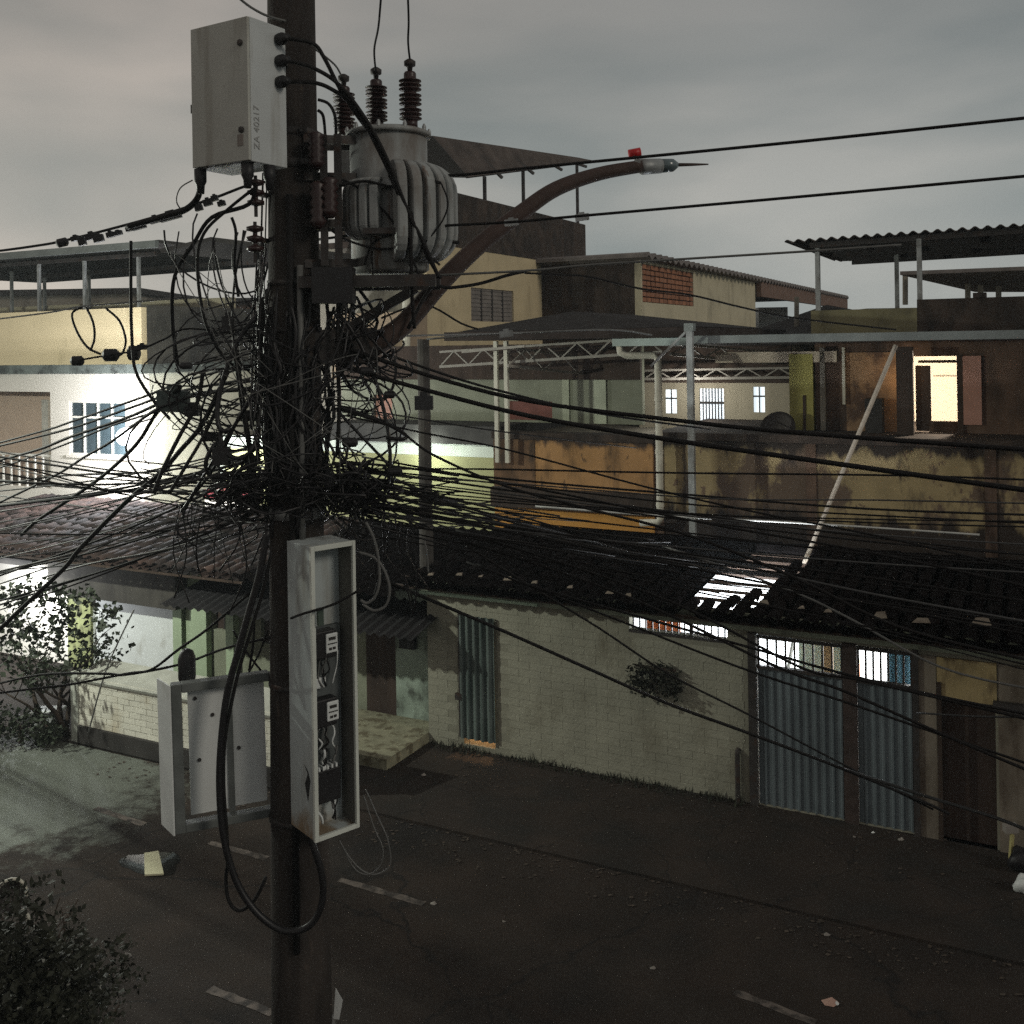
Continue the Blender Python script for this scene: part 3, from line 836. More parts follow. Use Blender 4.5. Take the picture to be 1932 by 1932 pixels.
for k in range(14):
    x = RND.uniform(-0.38, 0.38)
    L_ = RND.uniform(0.12, 0.34)
    for j in range(int(L_ / 0.03)):
        leaf(lm, SW(s + x + RND.gauss(0, 0.02), -0.12 - RND.random() * 0.08, z - 0.1 - j * 0.03), RND.uniform(0.04, 0.08), RND)
lm.build('foliage', leaf_d, hp, kind='stuff')
MB().bar(SW(s - 0.3, -0.08, z + 0.12), SW(s + 0.3, -0.08, z + 0.12), 0.03).build('rail', wood_m, hp)
s, z = fp(1392, 1460, -0.05)
loose('drain_pipe', MB().tube([SW(s, -0.06, 0.0), SW(s, -0.06, z + 0.28), SW(s, 0.0, z + 0.32)], 0.035, 8), dark_steel, 'short dark pipe at the foot of the wall left of the gate', 'pipe')

wdm = MB()
rwd = random.Random(12)
for k in range(520):
    s = rwd.uniform(0.0, 5.05)
    p = SW(s, -rwd.random() ** 2 * 0.22 - 0.01, 0.0)
    h = rwd.uniform(0.03, 0.13) * (0.5 + 0.9 * abs(math.sin(s * 2.3)))
    d = Vector((rwd.gauss(0, 0.35), rwd.gauss(0, 0.35), 1)).normalized()
    x = Vector((rwd.gauss(0, 1), rwd.gauss(0, 1), 0)).normalized() * 0.012
    wdm.add([p - x, p + x, p + d * h], [(0, 1, 2)])
tag(wdm.build('weeds', leaf_d), 'dark weeds and dirt along the foot of the painted-brick wall', kind='stuff')

# ---------------------------------------------------------------- left single-storey house with fence, porch and clay roof
lh = thing('corner_house', 'low cream and green house with clay tile roof behind the white brick fence', 'house', SW(-4, 3, 0))
TL = 0.4
c_w = fbox(180, 1150, 332, 1285, TL)
S_L = fp(138, 1200, TL)[0]
colx = [fp(x, 1200, TL)[0] for x in (133, 176, 332, 392, 431, 485, 590, 684, 746)]
ZT = 2.25
MB().sbox(colx[1], colx[2], TL, TL + 0.15, 0.0, ZT).build('white_wall', white_m, lh)
MB().sbox(colx[0], colx[1] - 0.003, TL - 0.06, TL + 0.16, 0.0, ZT + 0.3).build('mossy_pillar', mk('mossy_pillar', (0.26, 0.28, 0.13), 0.95, var=0.3, vs=4, dirt=[((0.09, 0.085, 0.05), 0.5, 0.65, 4, 0.6)]), lh)
gp_m = mk('green_pillar_paint', (0.33, 0.40, 0.27), 0.85, var=0.12, vs=2)
MB().sbox(colx[2] + 0.003, colx[2] + 0.22, TL - 0.08, TL + 0.1, 0, ZT).build('pillar', gp_m, lh)
MB().sbox(colx[2] + 0.30, colx[3], TL - 0.04, TL + 0.1, 0, ZT).build('pillar', gp_m, lh)
w2 = MB()
wz = fp(410, 1192, TL)[1]
wall_holes(w2, colx[2] + 0.222, colx[7] - 0.003, 0.0, ZT, TL + 0.11, TL + 0.25, [(colx[3] + 0.03, colx[4] - 0.03, wz, 2.2), (colx[5], colx[6], wz - 0.12, 2.1)])
w2.build('green_wall', green_w, lh)
MB().sbox(colx[4] - 0.02, colx[4] + 0.16, TL - 0.05, TL + 0.105, 0, ZT).build('pillar', gp_m, lh)
for a, b, zb in ((colx[3] + 0.03, colx[4] - 0.03, wz), (colx[5], colx[6], wz - 0.12)):
    f = MB().sbox(a, b, TL + 0.20, TL + 0.24, zb, 2.2 if zb == wz else 2.1).build('window', mk('brown_pane', (0.05, 0.035, 0.03), 0.5), lh)
    MB().sbox((a + b) / 2 - 0.015, (a + b) / 2 + 0.015, TL + 0.17, TL + 0.199, zb, 2.1).build('window_bar', dark_steel, f)
MB().sbox(colx[7], colx[8], TL + 0.10, TL + 0.16, 0.05, 2.25).build('door', door_br, lh)
MB().sbox(colx[8], -0.003, TL, TL + 0.16, 0.0, 2.3).build('plaster_wall', plaster_w, lh)
MB().sbox(colx[6], -0.003, TL - 1.6, TL - 0.003, 0.001, 0.16).build('porch_step', mk('tiled_porch', (0.22, 0.21, 0.145), 0.8, var=0.25, vs=6, dirt=[((0.11, 0.095, 0.06), 0.5, 0.6, 5, 1)]), lh)
# flat concrete canopy over the left windows and big dark eave of the roof
cz0, cz1 = fp(260, 1142, 0.05)[1], fp(240, 1075, 0.05)[1]
MB().sbox(colx[0] - 0.2, fp(330, 1100, 0.05)[0], 0.05, TL + 0.2, cz0, cz1).build('concrete_canopy', mk('stained_canopy', (0.055, 0.05, 0.043), 0.95, var=0.3, vs=2.5, dirt=[((0.04, 0.036, 0.032), 0.5, 0.65, 2.5, 0.3)]), lh)
se0, ze0 = fp(330, 1140, -0.7)
MB().corr(SW(se0 - 0.3, -0.75, ze0 - 0.02), U * (0.3 - se0 + 0.2), N * 1.9 + ZV * 0.42, 0.18, 0.025, ZV).build('fibre_roof', mk('black_fibre_sheet', (0.016, 0.015, 0.016), 0.9, var=0.3), lh)
s_l, z_e = fp(-80, 1045, -0.4)
LE, LR = (-0.55, 2.42), (3.1, fp(200, 940, 3.1)[1])
s_r0 = -3.3
rb = MB()
for k in range(8):
    f = k / 7.5
    rb.sbox(-12.5, s_r0, LE[0] + (LR[0] - LE[0]) * f, LE[0] + (LR[0] - LE[0]) * f + 0.05, LE[1] + (LR[1] - LE[1]) * f - 0.10, LE[1] + (LR[1] - LE[1]) * f - 0.06)
lroof = rb.build('roof', wood_m, lh)
deck(lroof, tile_clay, -12.5, s_r0, LE[0], LE[1], LR[0], LR[1], 0.235)
deck(lroof, tile_clay, -12.5, s_r0, 5.0, LR[1] - 0.5, LR[0], LR[1], 0.235, None, 3, 'rear_slope')
tile_roof(lroof, tile_clay, -12.5, s_r0, LE[0], LE[1], LR[0], LR[1], 0.235, 0.44, limit=298)
deck(lroof, tile_dark, s_r0 + 0.02, -0.22, -0.75, 2.5, 3.2, 2.83, 0.235, None, 8, 'joining_slope')
MB().sbox(-12.5, -0.2, 4.3, 4.5, 0, LR[1] - 0.4).sbox(-12.5, -12.3, TL, 4.29, 0, 2.3).build('rear_wall', grey_w, lh)
# meter niche on the plaster wall
s, z = fp(768, 1180, TL - 0.05)
ni = thing('wall_meter', 'round glass electricity meter in a dark box on the stained plaster wall', 'meter', SW(s, TL, z - 0.3))
MB().sbox(s - 0.14, s + 0.16, TL - 0.10, TL - 0.002, z - 0.38, z + 0.30).build('case', black_m, ni, bevel=0.01)
MB().lathe(SW(s - 0.03, TL - 0.10, z + 0.06), [(0.075, 0), (0.075, 0.03), (0.05, 0.055), (0.01, 0.065)], 14, -N).build('dial_glass', mk('dial', (0.26, 0.29, 0.2), 0.25, bump=0), ni, True)
# fence
TF = -2.35
fs0, fs1 = fp(150, 1350, TF)[0], fp(598, 1400, TF)[0]
fe = thing('brick_fence', 'low white-painted brick front wall with a sloping pale coping', 'wall', SW((fs0 + fs1) / 2, TF, 0))
MB().sbox(fs0, fs1, TF, TF + 0.14, -0.02, 1.05).build('wall_core', mk('white_mortar', (0.50, 0.48, 0.41), 0.95, var=0.1), fe)
brick_fill(fe, 'brick', whitebrick, fs0 + 0.01, fs1, TF, 0.28, 1.03, 0.25, 0.094, 0.008, 0.013)
MB().sbox(fs0, fs1, TF - 0.05, TF - 0.001, -0.02, 0.27).build('plinth', fibre_dark, fe)
MB().slab([SW(fs0 - 0.05, TF - 0.05, 1.03), SW(fs1, TF - 0.05, 1.03), SW(fs1, TF + 0.5, 1.20), SW(fs0 - 0.05, TF + 0.5, 1.20)], 0.04).build('coping', mk('fence_coping', (0.33, 0.33, 0.29), 0.85, var=0.15), fe)
MB().sbox(fs0 - 0.16, fs0 - 0.003, TF - 0.03, TF + 0.16, 0, 1.12).build('end_pier', mk('fence_pier', (0.40, 0.41, 0.36), 0.85, var=0.12), fe)
# neighbouring shop front at the left border, behind the tree
sh = thing('shop', 'bright white shop front glimpsed through the leaves at the left border', 'building', SW(-10.5, TL, 0))
sx0, sx1 = fp(-260, 1200, TL)[0], fp(128, 1200, TL)[0]
MB().sbox(sx0, sx1, TL, TL + 0.2, 0, 2.3).build('wall', white_w, sh)
MB().sbox(sx0, fp(70, 1270, TL)[0], TL - 0.05, TL - 0.002, fp(30, 1300, TL)[1], fp(30, 1255, TL)[1]).build('orange_band', orange_c, sh)
MB().sbox(sx0, sx1, TL - 0.8, TL - 0.003, 2.12, 2.24).build('awning', fibre_dark, sh)

s, z = fp(30, 1105, TL - 0.7)
sl = thing('shop_lamp', 'lit lamp under the shop awning behind the small street tree', 'lamp', SW(s, TL - 0.7, z))
MB().lathe(SW(s, TL - 0.6, z), [(0.02, 0), (0.05, 0.03), (0.05, 0.09), (0.02, 0.12)], 10).build('bulb', lamp_win, sl)
lamp('shop_lamp_light', SW(s, TL - 1.0, z - 0.1), 190, (0.93, 0.97, 1.0), 0.1)

# ---------------------------------------------------------------- white two-storey house at left
T1 = 3.6
s_c = fp(271, 800, T1)[0]
wh = thing('white_house', 'tall white and yellow house with floodlit front and roof terrace at left', 'house', SW(s_c - 3, T1 + 3, 0))
zs0, zs1 = fp(140, 705, T1)[1], fp(140, 688, T1)[1]
zp = fp(140, 585, T1)[1]
win = fbox(131, 757, 238, 860, T1)
rec = fbox(-200, 738, 96, 930, T1)
s_l = s_c - 11
wm = wall_holes(MB(), s_l, s_c, 0, zs0, T1, T1 + 0.2, [win, (s_l + 0.2, rec[1], 2.9, rec[3])])
wm.build('front_wall', white_w, wh)
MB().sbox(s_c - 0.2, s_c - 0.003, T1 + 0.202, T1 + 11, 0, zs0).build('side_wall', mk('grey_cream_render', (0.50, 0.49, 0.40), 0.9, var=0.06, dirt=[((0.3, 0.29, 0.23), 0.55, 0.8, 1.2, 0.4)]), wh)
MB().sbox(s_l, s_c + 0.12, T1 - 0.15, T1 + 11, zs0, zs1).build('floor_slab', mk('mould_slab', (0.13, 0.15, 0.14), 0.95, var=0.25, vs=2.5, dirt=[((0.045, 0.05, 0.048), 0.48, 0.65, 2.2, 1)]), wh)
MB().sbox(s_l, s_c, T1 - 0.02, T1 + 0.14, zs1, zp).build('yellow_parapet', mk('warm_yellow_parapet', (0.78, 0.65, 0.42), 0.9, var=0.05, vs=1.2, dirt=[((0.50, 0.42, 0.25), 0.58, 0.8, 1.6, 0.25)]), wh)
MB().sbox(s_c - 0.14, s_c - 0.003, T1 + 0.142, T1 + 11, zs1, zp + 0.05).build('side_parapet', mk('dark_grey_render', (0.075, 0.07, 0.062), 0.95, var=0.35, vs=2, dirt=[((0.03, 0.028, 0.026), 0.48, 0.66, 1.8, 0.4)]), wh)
MB().sbox(s_l, s_c - 0.16, T1 + 3.2, T1 + 3.35, zs1, zp + 0.35).build('terrace_wall', cream_w, wh)
MB().sbox(s_l, s_l + 0.19, T1 + 0.3, T1 + 11, 0, zs0).sbox(s_l + 0.2, s_c - 0.21, T1 + 10.8, T1 + 11, 0, zs0).build('rear_wall', white_w, wh)
MB().sbox(s_l + 0.2, s_c - 0.22, T1 + 0.22, T1 + 10.7, 2.78, 2.9).build('inner_floor', grey_w, wh)
MB().sbox(s_l + 0.2, rec[1] - 0.02, T1 + 1.6, T1 + 1.75, 2.9, zs0 - 0.01).sbox(rec[1] + 0.002, rec[1] + 0.12, T1 + 0.21, T1 + 1.75, 2.9, zs0 - 0.01).build('porch_wall', mk('peach_render', (0.76, 0.59, 0.47), 0.9, var=0.05), wh)
MB().sbox(win[0] - 0.2, win[1] + 0.3, T1 + 1.2, T1 + 1.3, 2.9, zs0 - 0.01).build('room_wall', grey_w, wh)
wf = MB()
ws, we, wz0, wz1 = win
zm = wz0 + (wz1 - wz0) * 0.70
fr = 0.045
wf.sbox(ws, we, T1 + 0.02, T1 + 0.09, wz0, wz0 + fr).sbox(ws, we, T1 + 0.02, T1 + 0.09, wz1 - fr, wz1).sbox(ws, we, T1 + 0.02, T1 + 0.09, zm - fr / 2, zm + fr / 2)
for k in range(5):
    x = ws + (we - ws - fr) * k / 4
    wf.sbox(x, x + fr, T1 + 0.018, T1 + 0.092, wz0 + fr, zm - fr / 2).sbox(x, x + fr, T1 + 0.018, T1 + 0.092, zm + fr / 2, wz1 - fr)
wob = wf.build('window', rail_w, wh)
for k in range(4):
    a = ws + fr + (we - ws - fr) * k / 4 + 0.003
    b = ws + (we - ws - fr) * (k + 1) / 4 - 0.003
    MB().sbox(a, b, T1 + 0.05, T1 + 0.06, wz0 + fr, zm - fr / 2).build('pane', winblue, wob)
    MB().sbox(a, b, T1 + 0.05, T1 + 0.06, zm + fr / 2, wz1 - fr).build('pane', winblue, wob)
MB().sbox(ws - 0.07, we + 0.07, T1 - 0.05, T1 + 0.0, wz0 - 0.07, wz0 - 0.004).build('window_sill', white_w, wh)
rl0, rl1 = fp(-150, 890, T1)[0], fp(99, 890, T1)[0]
rz0, rz1 = fp(50, 928, T1)[1], fp(50, 858, T1)[1]
rr = MB().bar(SW(rl0, T1 + 0.05, rz1), SW(rl1, T1 + 0.05, rz1), 0.05).bar(SW(rl0, T1 + 0.05, rz0), SW(rl1, T1 + 0.05, rz0), 0.05).build('railing', rail_w, wh)
k = 0
while rl0 + k * 0.30 < rl1:
    x = rl0 + k * 0.30
    MB().sbox(x, x + 0.05, T1 + 0.03, T1 + 0.07, rz0 + 0.026, rz1 - 0.026).build('baluster', rail_w, rr)
    k += 1
MB().sbox(fp(78, 830, T1 + 1.5)[0], fp(90, 830, T1 + 1.5)[0], T1 + 1.52, T1 + 1.59, 2.95, 5.0).build('porch_door', rail_w, wh)
# flood lamp on the facade
s, z = fp(236, 824, T1 - 0.75)
fl = thing('flood_lamp', 'dazzling white globe lamp on a bracket before the white facade', 'lamp', SW(s, T1 - 0.35, z))
MB().lathe(SW(s, T1 - 0.75, z - 0.2), [(0.02, 0)] + [(0.2 * math.sin(math.pi * k / 10), 0.2 - 0.2 * math.cos(math.pi * k / 10)) for k in range(1, 10)] + [(0.02, 0.40)], 20).build('globe', flood_on, fl, True)
lamp('flood_extra_front', SW(s - 0.05, T1 - 0.5, z - 0.15), 520, (0.95, 0.96, 1.0), 0.06)  # added point lights beside the globe, with no fixture of their own
lamp('flood_extra_top', SW(s - 0.25, T1 - 0.8, z - 0.3), 120, (0.97, 0.96, 0.96), 0.06)
MB().bar(SW(s, T1 - 0.75, z + 0.21), SW(s, T1, z + 0.35), 0.03).build('bracket', dark_steel, fl)
# terrace canopy
zc = fp(100, 478, T1 - 0.4)[1]
scn_r = fp(300, 470, T1 - 0.4)[0]
tcn = thing('terrace_canopy', 'long metal sheet canopy on thin posts over the white house terrace', 'canopy', SW(s_c - 4, T1, zp))
MB().slab([SW(s_l, T1 - 0.4, zc), SW(scn_r, T1 - 0.4, zc + 0.12), SW(scn_r, T1 + 6, zc + 0.10), SW(s_l, T1 + 6, zc)], 0.07).build('roof_sheet', fibre_dark, tcn)
MB().sbox(s_l, scn_r, T1 - 0.52, T1 - 0.405, zc - 0.06, zc + 0.10).build('gutter', zinc, tcn)
pk = [wp(300, 470, 21.2), wp(398, 447, 22.0), wp(520, 462, 22.5)]
bk = [p + N * 9 for p in pk]
MB().slab([pk[0], pk[1], bk[1], bk[0]], 0.10).slab([pk[1], pk[2], bk[2], bk[1]], 0.10).build('gable_roof', fibre_dark, tcn)
for px, tt in ((22, T1 + 2.0), (74, T1 + 0.1), (160, T1 + 0.1), (84, T1 + 3.0), (262, T1 + 0.1), (-40, T1 + 0.1), (168, T1 + 3.0)):
    s = fp(px, 540, tt)[0]
    MB().sbox(s - 0.035, s + 0.035, tt - 0.035, tt + 0.035, zp - 0.6 if tt > T1 + 1 else zp, zc - 0.075).build('post', galv, tcn)
MB().bar(SW(s_l, T1 + 3.0, zc - 0.16), SW(s_c + 2, T1 + 3.0, zc - 0.16), 0.12).build('beam', dark_steel, tcn)
MB().bar(SW(s_l, T1 + 0.1, zc - 0.13), SW(s_c + 0.4, T1 + 0.1, zc - 0.13), 0.09).build('beam', dark_steel, tcn)

# ---------------------------------------------------------------- middle house: lit lime room, upper green storey, truss porch
T2 = 5.6
mh = thing('lime_house', 'two-storey house with a lit lime-green lower room and dull green upper wall', 'house', SW(-4.5, T2, 0))
x0, x1 = fp(412, 880, T2)[0], fp(955, 880, T2)[0]
zt = fp(680, 829, T2)[1]
zb = 1.9
zband = zt - 0.30
bandm, limem = mint_w, lime_w
MB().sbox(x0, x1, T2, T2 + 0.15, zb, zband).build('lime_wall', limem, mh)
MB().sbox(x0, x1, T2 - 0.02, T2 + 0.15, zband + 0.002, zt).build('white_band', bandm, mh)
for px, w in ((414, 0.16), (598, 0.12), (940, 0.20)):
    s = fp(px, 880, T2 - 0.05)[0]
    MB().sbox(s, s + w, T2 - 0.05, T2 - 0.022, zb, zt).build('white_pilaster', bandm, mh)
s = fp(392, 960, T2 - 0.3)[0]
MB().sbox(s, s + 1.5, T2 - 0.4, T2 - 0.052, zb, fp(430, 944, T2 - 0.4)[1]).build('low_wall', white_w, mh)
MB().sbox(s, s + 1.5, T2 - 0.44, T2 - 0.052, fp(430, 944, T2 - 0.4)[1] + 0.003, fp(430, 926, T2 - 0.4)[1]).build('maroon_coping', mk('maroon_paint', (0.14, 0.02, 0.025), 0.7), mh)
zsl = fp(800, 806, T2 - 0.9)[1]
MB().sbox(fp(640, 815, T2)[0], x1 + 0.05, T2 - 0.35, T2 + 8, zt + 0.003, zsl).build('slab', mk('dark_slab', (0.06, 0.058, 0.055), 0.95, var=0.3), mh)
MB().sbox(x0, x1, T2 + 0.3, T2 + 7.8, 0, zb).sbox(x0, x0 + 0.15, T2 + 0.16, T2 + 7.8, zb, zt).build('rear_mass', grey_w, mh)
T3 = T2 + 0.9
xu0, xu1 = fp(645, 760, T3)[0], fp(1212, 760, T3)[0]
zu = 6.25
b1, b2, b3 = fbox(705, 745, 740, 803, T3), fbox(953, 757, 1042, 832, T3), fbox(1120, 735, 1145, 830, T3)
um = wall_holes(MB(), xu0, xu1, zsl + 0.003, zu, T3, T3 + 0.15, [b1, (b2[0], b2[1], max(b2[2], zsl + 0.05), b2[3])])
um.build('upper_wall', green_w, mh)
MB().sbox(b1[0], b1[1], T3 + 0.08, T3 + 0.12, b1[2], b1[3]).build('shutter', pink_w, mh)
sh_ = MB().sbox(b2[0], b2[1], T3 + 0.07, T3 + 0.10, max(b2[2], zsl + 0.05), b2[3]).build('shutter', mk('red_brown_shutter', (0.16, 0.06, 0.045), 0.8, var=0.2, vs=5), mh)
MB().sbox(b3[0], b3[1], T3 - 0.04, T3 - 0.002, zsl + 0.01, b3[3] + 0.4).build('pale_pilaster', mk('pale_pilaster', (0.42, 0.45, 0.34), 0.9), mh)
s = fp(1062, 760, T3)[0]
MB().sbox(s, s + 0.16, T3 - 0.03, T3 - 0.002, zsl + 0.01, zu).build('pale_pilaster', mk('pale_pilaster_b', (0.36, 0.38, 0.28), 0.9), mh)
MB().sbox(xu0, xu1, T3 - 0.12, T3 - 0.003, fp(1080, 716, T3)[1], zu + 0.05).build('dark_soffit', wood_m, mh)
MB().sbox(xu0, xu0 + 0.15, T3 + 0.16, T3 + 6, zsl + 0.004, zu).sbox(xu0, xu1, T3 + 6, T3 + 6.15, zsl + 0.004, zu).build('upper_rear_wall', green_w, mh)
zr0 = fp(1000, 652, T2 - 1.2)[1]
rs0, rs1 = fp(838, 640, T2 - 1.2)[0], fp(1300, 640, T2 - 1.2)[0]
MB().sbox(rs0, rs1, T2 - 1.2, T3 + 6.2, zr0 + 0.12, zr0 + 0.30).build('porch_roof', mk('dark_roof_sheet', (0.03, 0.022, 0.019), 0.95, var=0.3), mh)
pk = [SW(rs0 + 0.1, T2 - 0.8, zr0 + 0.31), SW((rs0 + rs1) / 2 - 0.6, T2 + 0.6, zr0 + 0.72), SW(rs1, T2 - 0.8, zr0 + 0.31)]
MB().add([pk[0], pk[2], pk[1] + N * 0.2, pk[0] + N * 6, pk[2] + N * 6, pk[1] + N * 4], [(0, 1, 2), (0, 2, 5, 3), (1, 4, 5, 2), (3, 5, 4)]).build('hip_roof', mk('black_hip_roof', (0.018, 0.015, 0.014), 0.95, var=0.3), mh)
pw = MB()
for px in (937, 956):
    a = fp(px, 740, T2 - 1.0)[0]
    MB().sbox(a - 0.04, a + 0.04, T2 - 1.04, T2 - 0.96, 3.9, zr0 + 0.10).build('porch_post', pvc, mh)
# white lattice trusses under the porch roof
tr = thing('roof_truss', 'white steel lattice trusses below the dark porch roof', 'truss', wp(1080, 690, 21))
truss_m = mk('white_truss_paint', (0.27, 0.25, 0.22), 0.6, var=0.2, vs=5)
def truss(pa, pb, qa, qb, n):
    mm = MB()
    mm.bar(pa, pb, 0.045)
    mm.bar(qa, qb, 0.055)
    for i in range(n):
        a, b = i / n, (i + 1) / n
        if i % 2 == 0:
            mm.bar(qa.lerp(qb, a), pa.lerp(pb, b), 0.028)
        else:
            mm.bar(pa.lerp(pb, a), qa.lerp(qb, b), 0.028)
    mm.build('truss_beam', truss_m, tr)
truss(wp(958, 655, 20.5), wp(1262, 697, 24), wp(958, 690, 20.5), wp(1262, 722, 24), 10)
truss(wp(830, 664, 22.0), wp(1250, 636, 19.6), wp(830, 692, 22.0), wp(1250, 664, 19.6), 14)
truss(wp(1060, 702, 24), wp(1500, 694, 21.5), wp(1060, 717, 24), wp(1500, 712, 21.5), 16)
truss(wp(1265, 648, 19.8), wp(1500, 668, 22.5), wp(1265, 668, 19.8), wp(1500, 690, 22.5), 8)
MB().bar(wp(872, 664, 21), wp(990, 653, 20.3), 0.05).build('truss_beam', truss_m, tr)
# room lamp hidden behind the service post
s = fp(801, 846, T2 - 0.25)[0]
rl = thing('room_lamp', 'small white lamp under the slab of the lime room behind the service post', 'lamp', SW(s, T2 - 0.3, zt - 0.1))
MB().lathe(SW(s, T2 - 0.28, zt - 0.14), [(0.02, 0), (0.05, 0.03), (0.05, 0.09), (0.02, 0.12)], 10).build('bulb', lamp_win, rl)
lamp('room_lamp_light', SW(s + 0.05, T2 - 0.55, zt - 0.16), 45, (0.92, 1.0, 0.88), 0.07)
lamp('room_fill_left', SW(fp(470, 880, T2 - 0.6)[0], T2 - 0.8, zt - 0.4), 50, (0.95, 1.0, 0.95), 0.1)  # added fill light for the lime room, without a fixture

# ---------------------------------------------------------------- orange annex and peeling house behind the low house
T4 = 4.9
oh = thing('orange_annex', 'mouldy orange rendered annex wall left of the white downpipe', 'house', SW(0.5, T4, 0))
o0, o1 = x1 + 0.08, fp(1232, 900, T4)[0]
zo_t, zo_m0, zo_m1 = fp(1090, 818, T4)[1], fp(1090, 962, T4)[1], fp(1090, 925, T4)[1]
MB().sbox(o0, o1, T4, T4 + 0.2, zo_m1 + 0.001, zo_t - 0.14).build('upper_wall', orange_w, oh)
MB().sbox(o0, o0 + 0.95, T4 - 0.015, T4 - 0.001, zo_m1 + 0.01, zo_t - 0.15).build('mould_patch', mk('mould_orange', (0.13, 0.075, 0.04), 0.95, var=0.4, vs=3, dirt=[((0.045, 0.03, 0.02), 0.48, 0.6, 3, 0.4)]), oh)
MB().sbox(o0, o1 + 0.05, T4 - 0.10, T4 + 0.3, zo_t - 0.138, zo_t).build('top_slab', dark_w, oh)
MB().sbox(o0, o1 + 0.05, T4 - 0.18, T4 + 0.3, zo_m0, zo_m1).build('mid_slab', dark_w, oh)
MB().sbox(o0, o1, T4, T4 + 0.2, 1.9, zo_m0 - 0.002).build('lower_wall', mk('orange_lower', (0.50, 0.25, 0.06), 0.9, var=0.12, vs=2), oh)
MB().sbox(o0, o1, T4 + 0.32, T4 + 6, 0, zo_t - 0.15).build('rear_mass', grey_w, oh)
loose('service_post', MB().tube([SW(fp(801, 800, 0.8)[0], 0.8, 0), SW(fp(801, 800, 0.8)[0], 0.8, fp(801, 640, 0.8)[1])], [0.13, 0.10], 12), mk('service_post', (0.05, 0.045, 0.04), 0.9, var=0.3), 'dark slim service post rising through the roof before the lime wall', 'post')
ph = thing('peeling_house', 'dilapidated upper house with peeling yellow wall and lit doorway at right', 'house', SW(7, T4 + 1, 0))
p0, p1 = fp(1236, 900, T4 + 0.1)[0] + 0.05, 14.0
T5 = T4 + 0.1
zq = fp(1600, 838, T5)[1]
MB().sbox(p0, p1, T5, T5 + 0.2, 0, zq).build('peeling_wall', peel_w, ph)
MB().sbox(p0, p1, T5 - 0.12, T5 + 4.5, zq + 0.002, zq + 0.14).build('floor_slab', dark_w, ph)
for px in (1243, 1530, 1868):
    s = fp(px, 930, T5)[0]
    MB().sbox(s - 0.08, s + 0.10, T5 - 0.03, T5 - 0.002, 2.2, zq).build('wall_pier', brown_w, ph)
MB().sbox(p0, p1, T5 + 0.3, T5 + 4.4, 0, zq).build('lower_mass', grey_w, ph)
T6 = T5 + 1.1
zf = zq + 0.145
zroof = fp(1600, 640, T5 - 0.5)[1]
dr = fbox(1722, 672, 1806, 826, T6)
dr = (dr[0], dr[1], zf, dr[3])
q0 = fp(1492, 740, T6)[0]
rm = wall_holes(MB(), q0 + 0.46, p1, zf, zroof - 0.02, T6, T6 + 0.15, [dr])
rm.build('room_wall', brown_w, ph)
MB().sbox(q0, q0 + 0.44, T6 - 0.12, T6 + 0.15, zf, fp(1510, 668, T6)[1]).build('lime_pier', mk('olive_yellow_paint', (0.31, 0.28, 0.085), 0.9, var=0.1), ph)
s = fp(1515, 770, T6 - 0.13)[0]
MB().sbox(s, s + 0.05, T6 - 0.14, T6 - 0.122, zf, fp(1515, 745, T6)[1]).build('dark_strip', wood_m, ph)
for px, w, mt in ((1592, 0.05, pvc), (1552, 0.09, grey_w)):
    s = fp(px, 740, T6 - 0.1)[0]
    MB().sbox(s - w / 2, s + w / 2, T6 - 0.10, T6 - 0.005, zf + (0.5 if mt is pvc else 0), zroof - 0.15).build('upright', mt, ph)
a, b = fp(1597, 740, T6)[0], fp(1698, 740, T6)[0]
MB().sbox(a, b, T6 - 0.02, T6 - 0.003, zf, zroof - 0.25).build('board_panel', mk('tan_board', (0.27, 0.165, 0.09), 0.9, var=0.25, vs=3, dirt=[((0.10, 0.06, 0.04), 0.5, 0.62, 2.5, 0.7)]), ph)
s = fp(1660, 800, T6 - 0.3)[0]
MB().sbox(s - 0.25, s + 0.05, T6 - 0.35, T6 - 0.05, zf, zf + 0.62).build('dark_bin', fibre_dark, ph)
# doorway: frame, leaf, lit room
df = MB().sbox(dr[0] - 0.08, dr[0] - 0.002, T6 - 0.05, T6 + 0.16, zf, dr[3] + 0.02).sbox(dr[1] + 0.002, dr[1] + 0.10, T6 - 0.05, T6 + 0.16, zf, dr[3] + 0.02).build('door_frame', wood_m, ph)
zl = fp(1770, 682, T6)[1]
MB().bar(SW(dr[0] + 0.1, T6 + 0.05, zl), SW(dr[1], T6 + 0.05, zl), 0.06, 0.05).build('transom', wood_m, df)
s = fp(1741, 740, T6 + 0.1)[0]
MB().sbox(s - 0.12, s + 0.14, T6 + 0.08, T6 + 0.12, zf + 0.02, fp(1741, 690, T6)[1]).build('door_leaf', door_br, ph)
zsill = fp(1790, 795, T6)[1]
MB().sbox(fp(1752, 760, T6)[0], dr[1], T6 + 0.02, T6 + 0.07, zf, zsill).build('half_wall', brown_w, ph)
MB().sbox(dr[1] + 0.102, dr[1] + 0.40, T6 - 0.06, T6 - 0.003, zsill - 0.05, dr[3]).build('shutter', pink_w, ph)
MB().sbox(dr[0] - 1.2, dr[1] + 1.0, T6 + 2.6, T6 + 2.7, zf, zroof - 0.05).sbox(dr[0] - 1.2, dr[0] - 1.1, T6 + 0.16, T6 + 2.6, zf, zroof - 0.05).sbox(dr[1] + 0.9, dr[1] + 1.0, T6 + 0.16, T6 + 2.6, zf, zroof - 0.05).build('lit_room', warm_room, ph)
s = (dr[0] + dr[1]) / 2
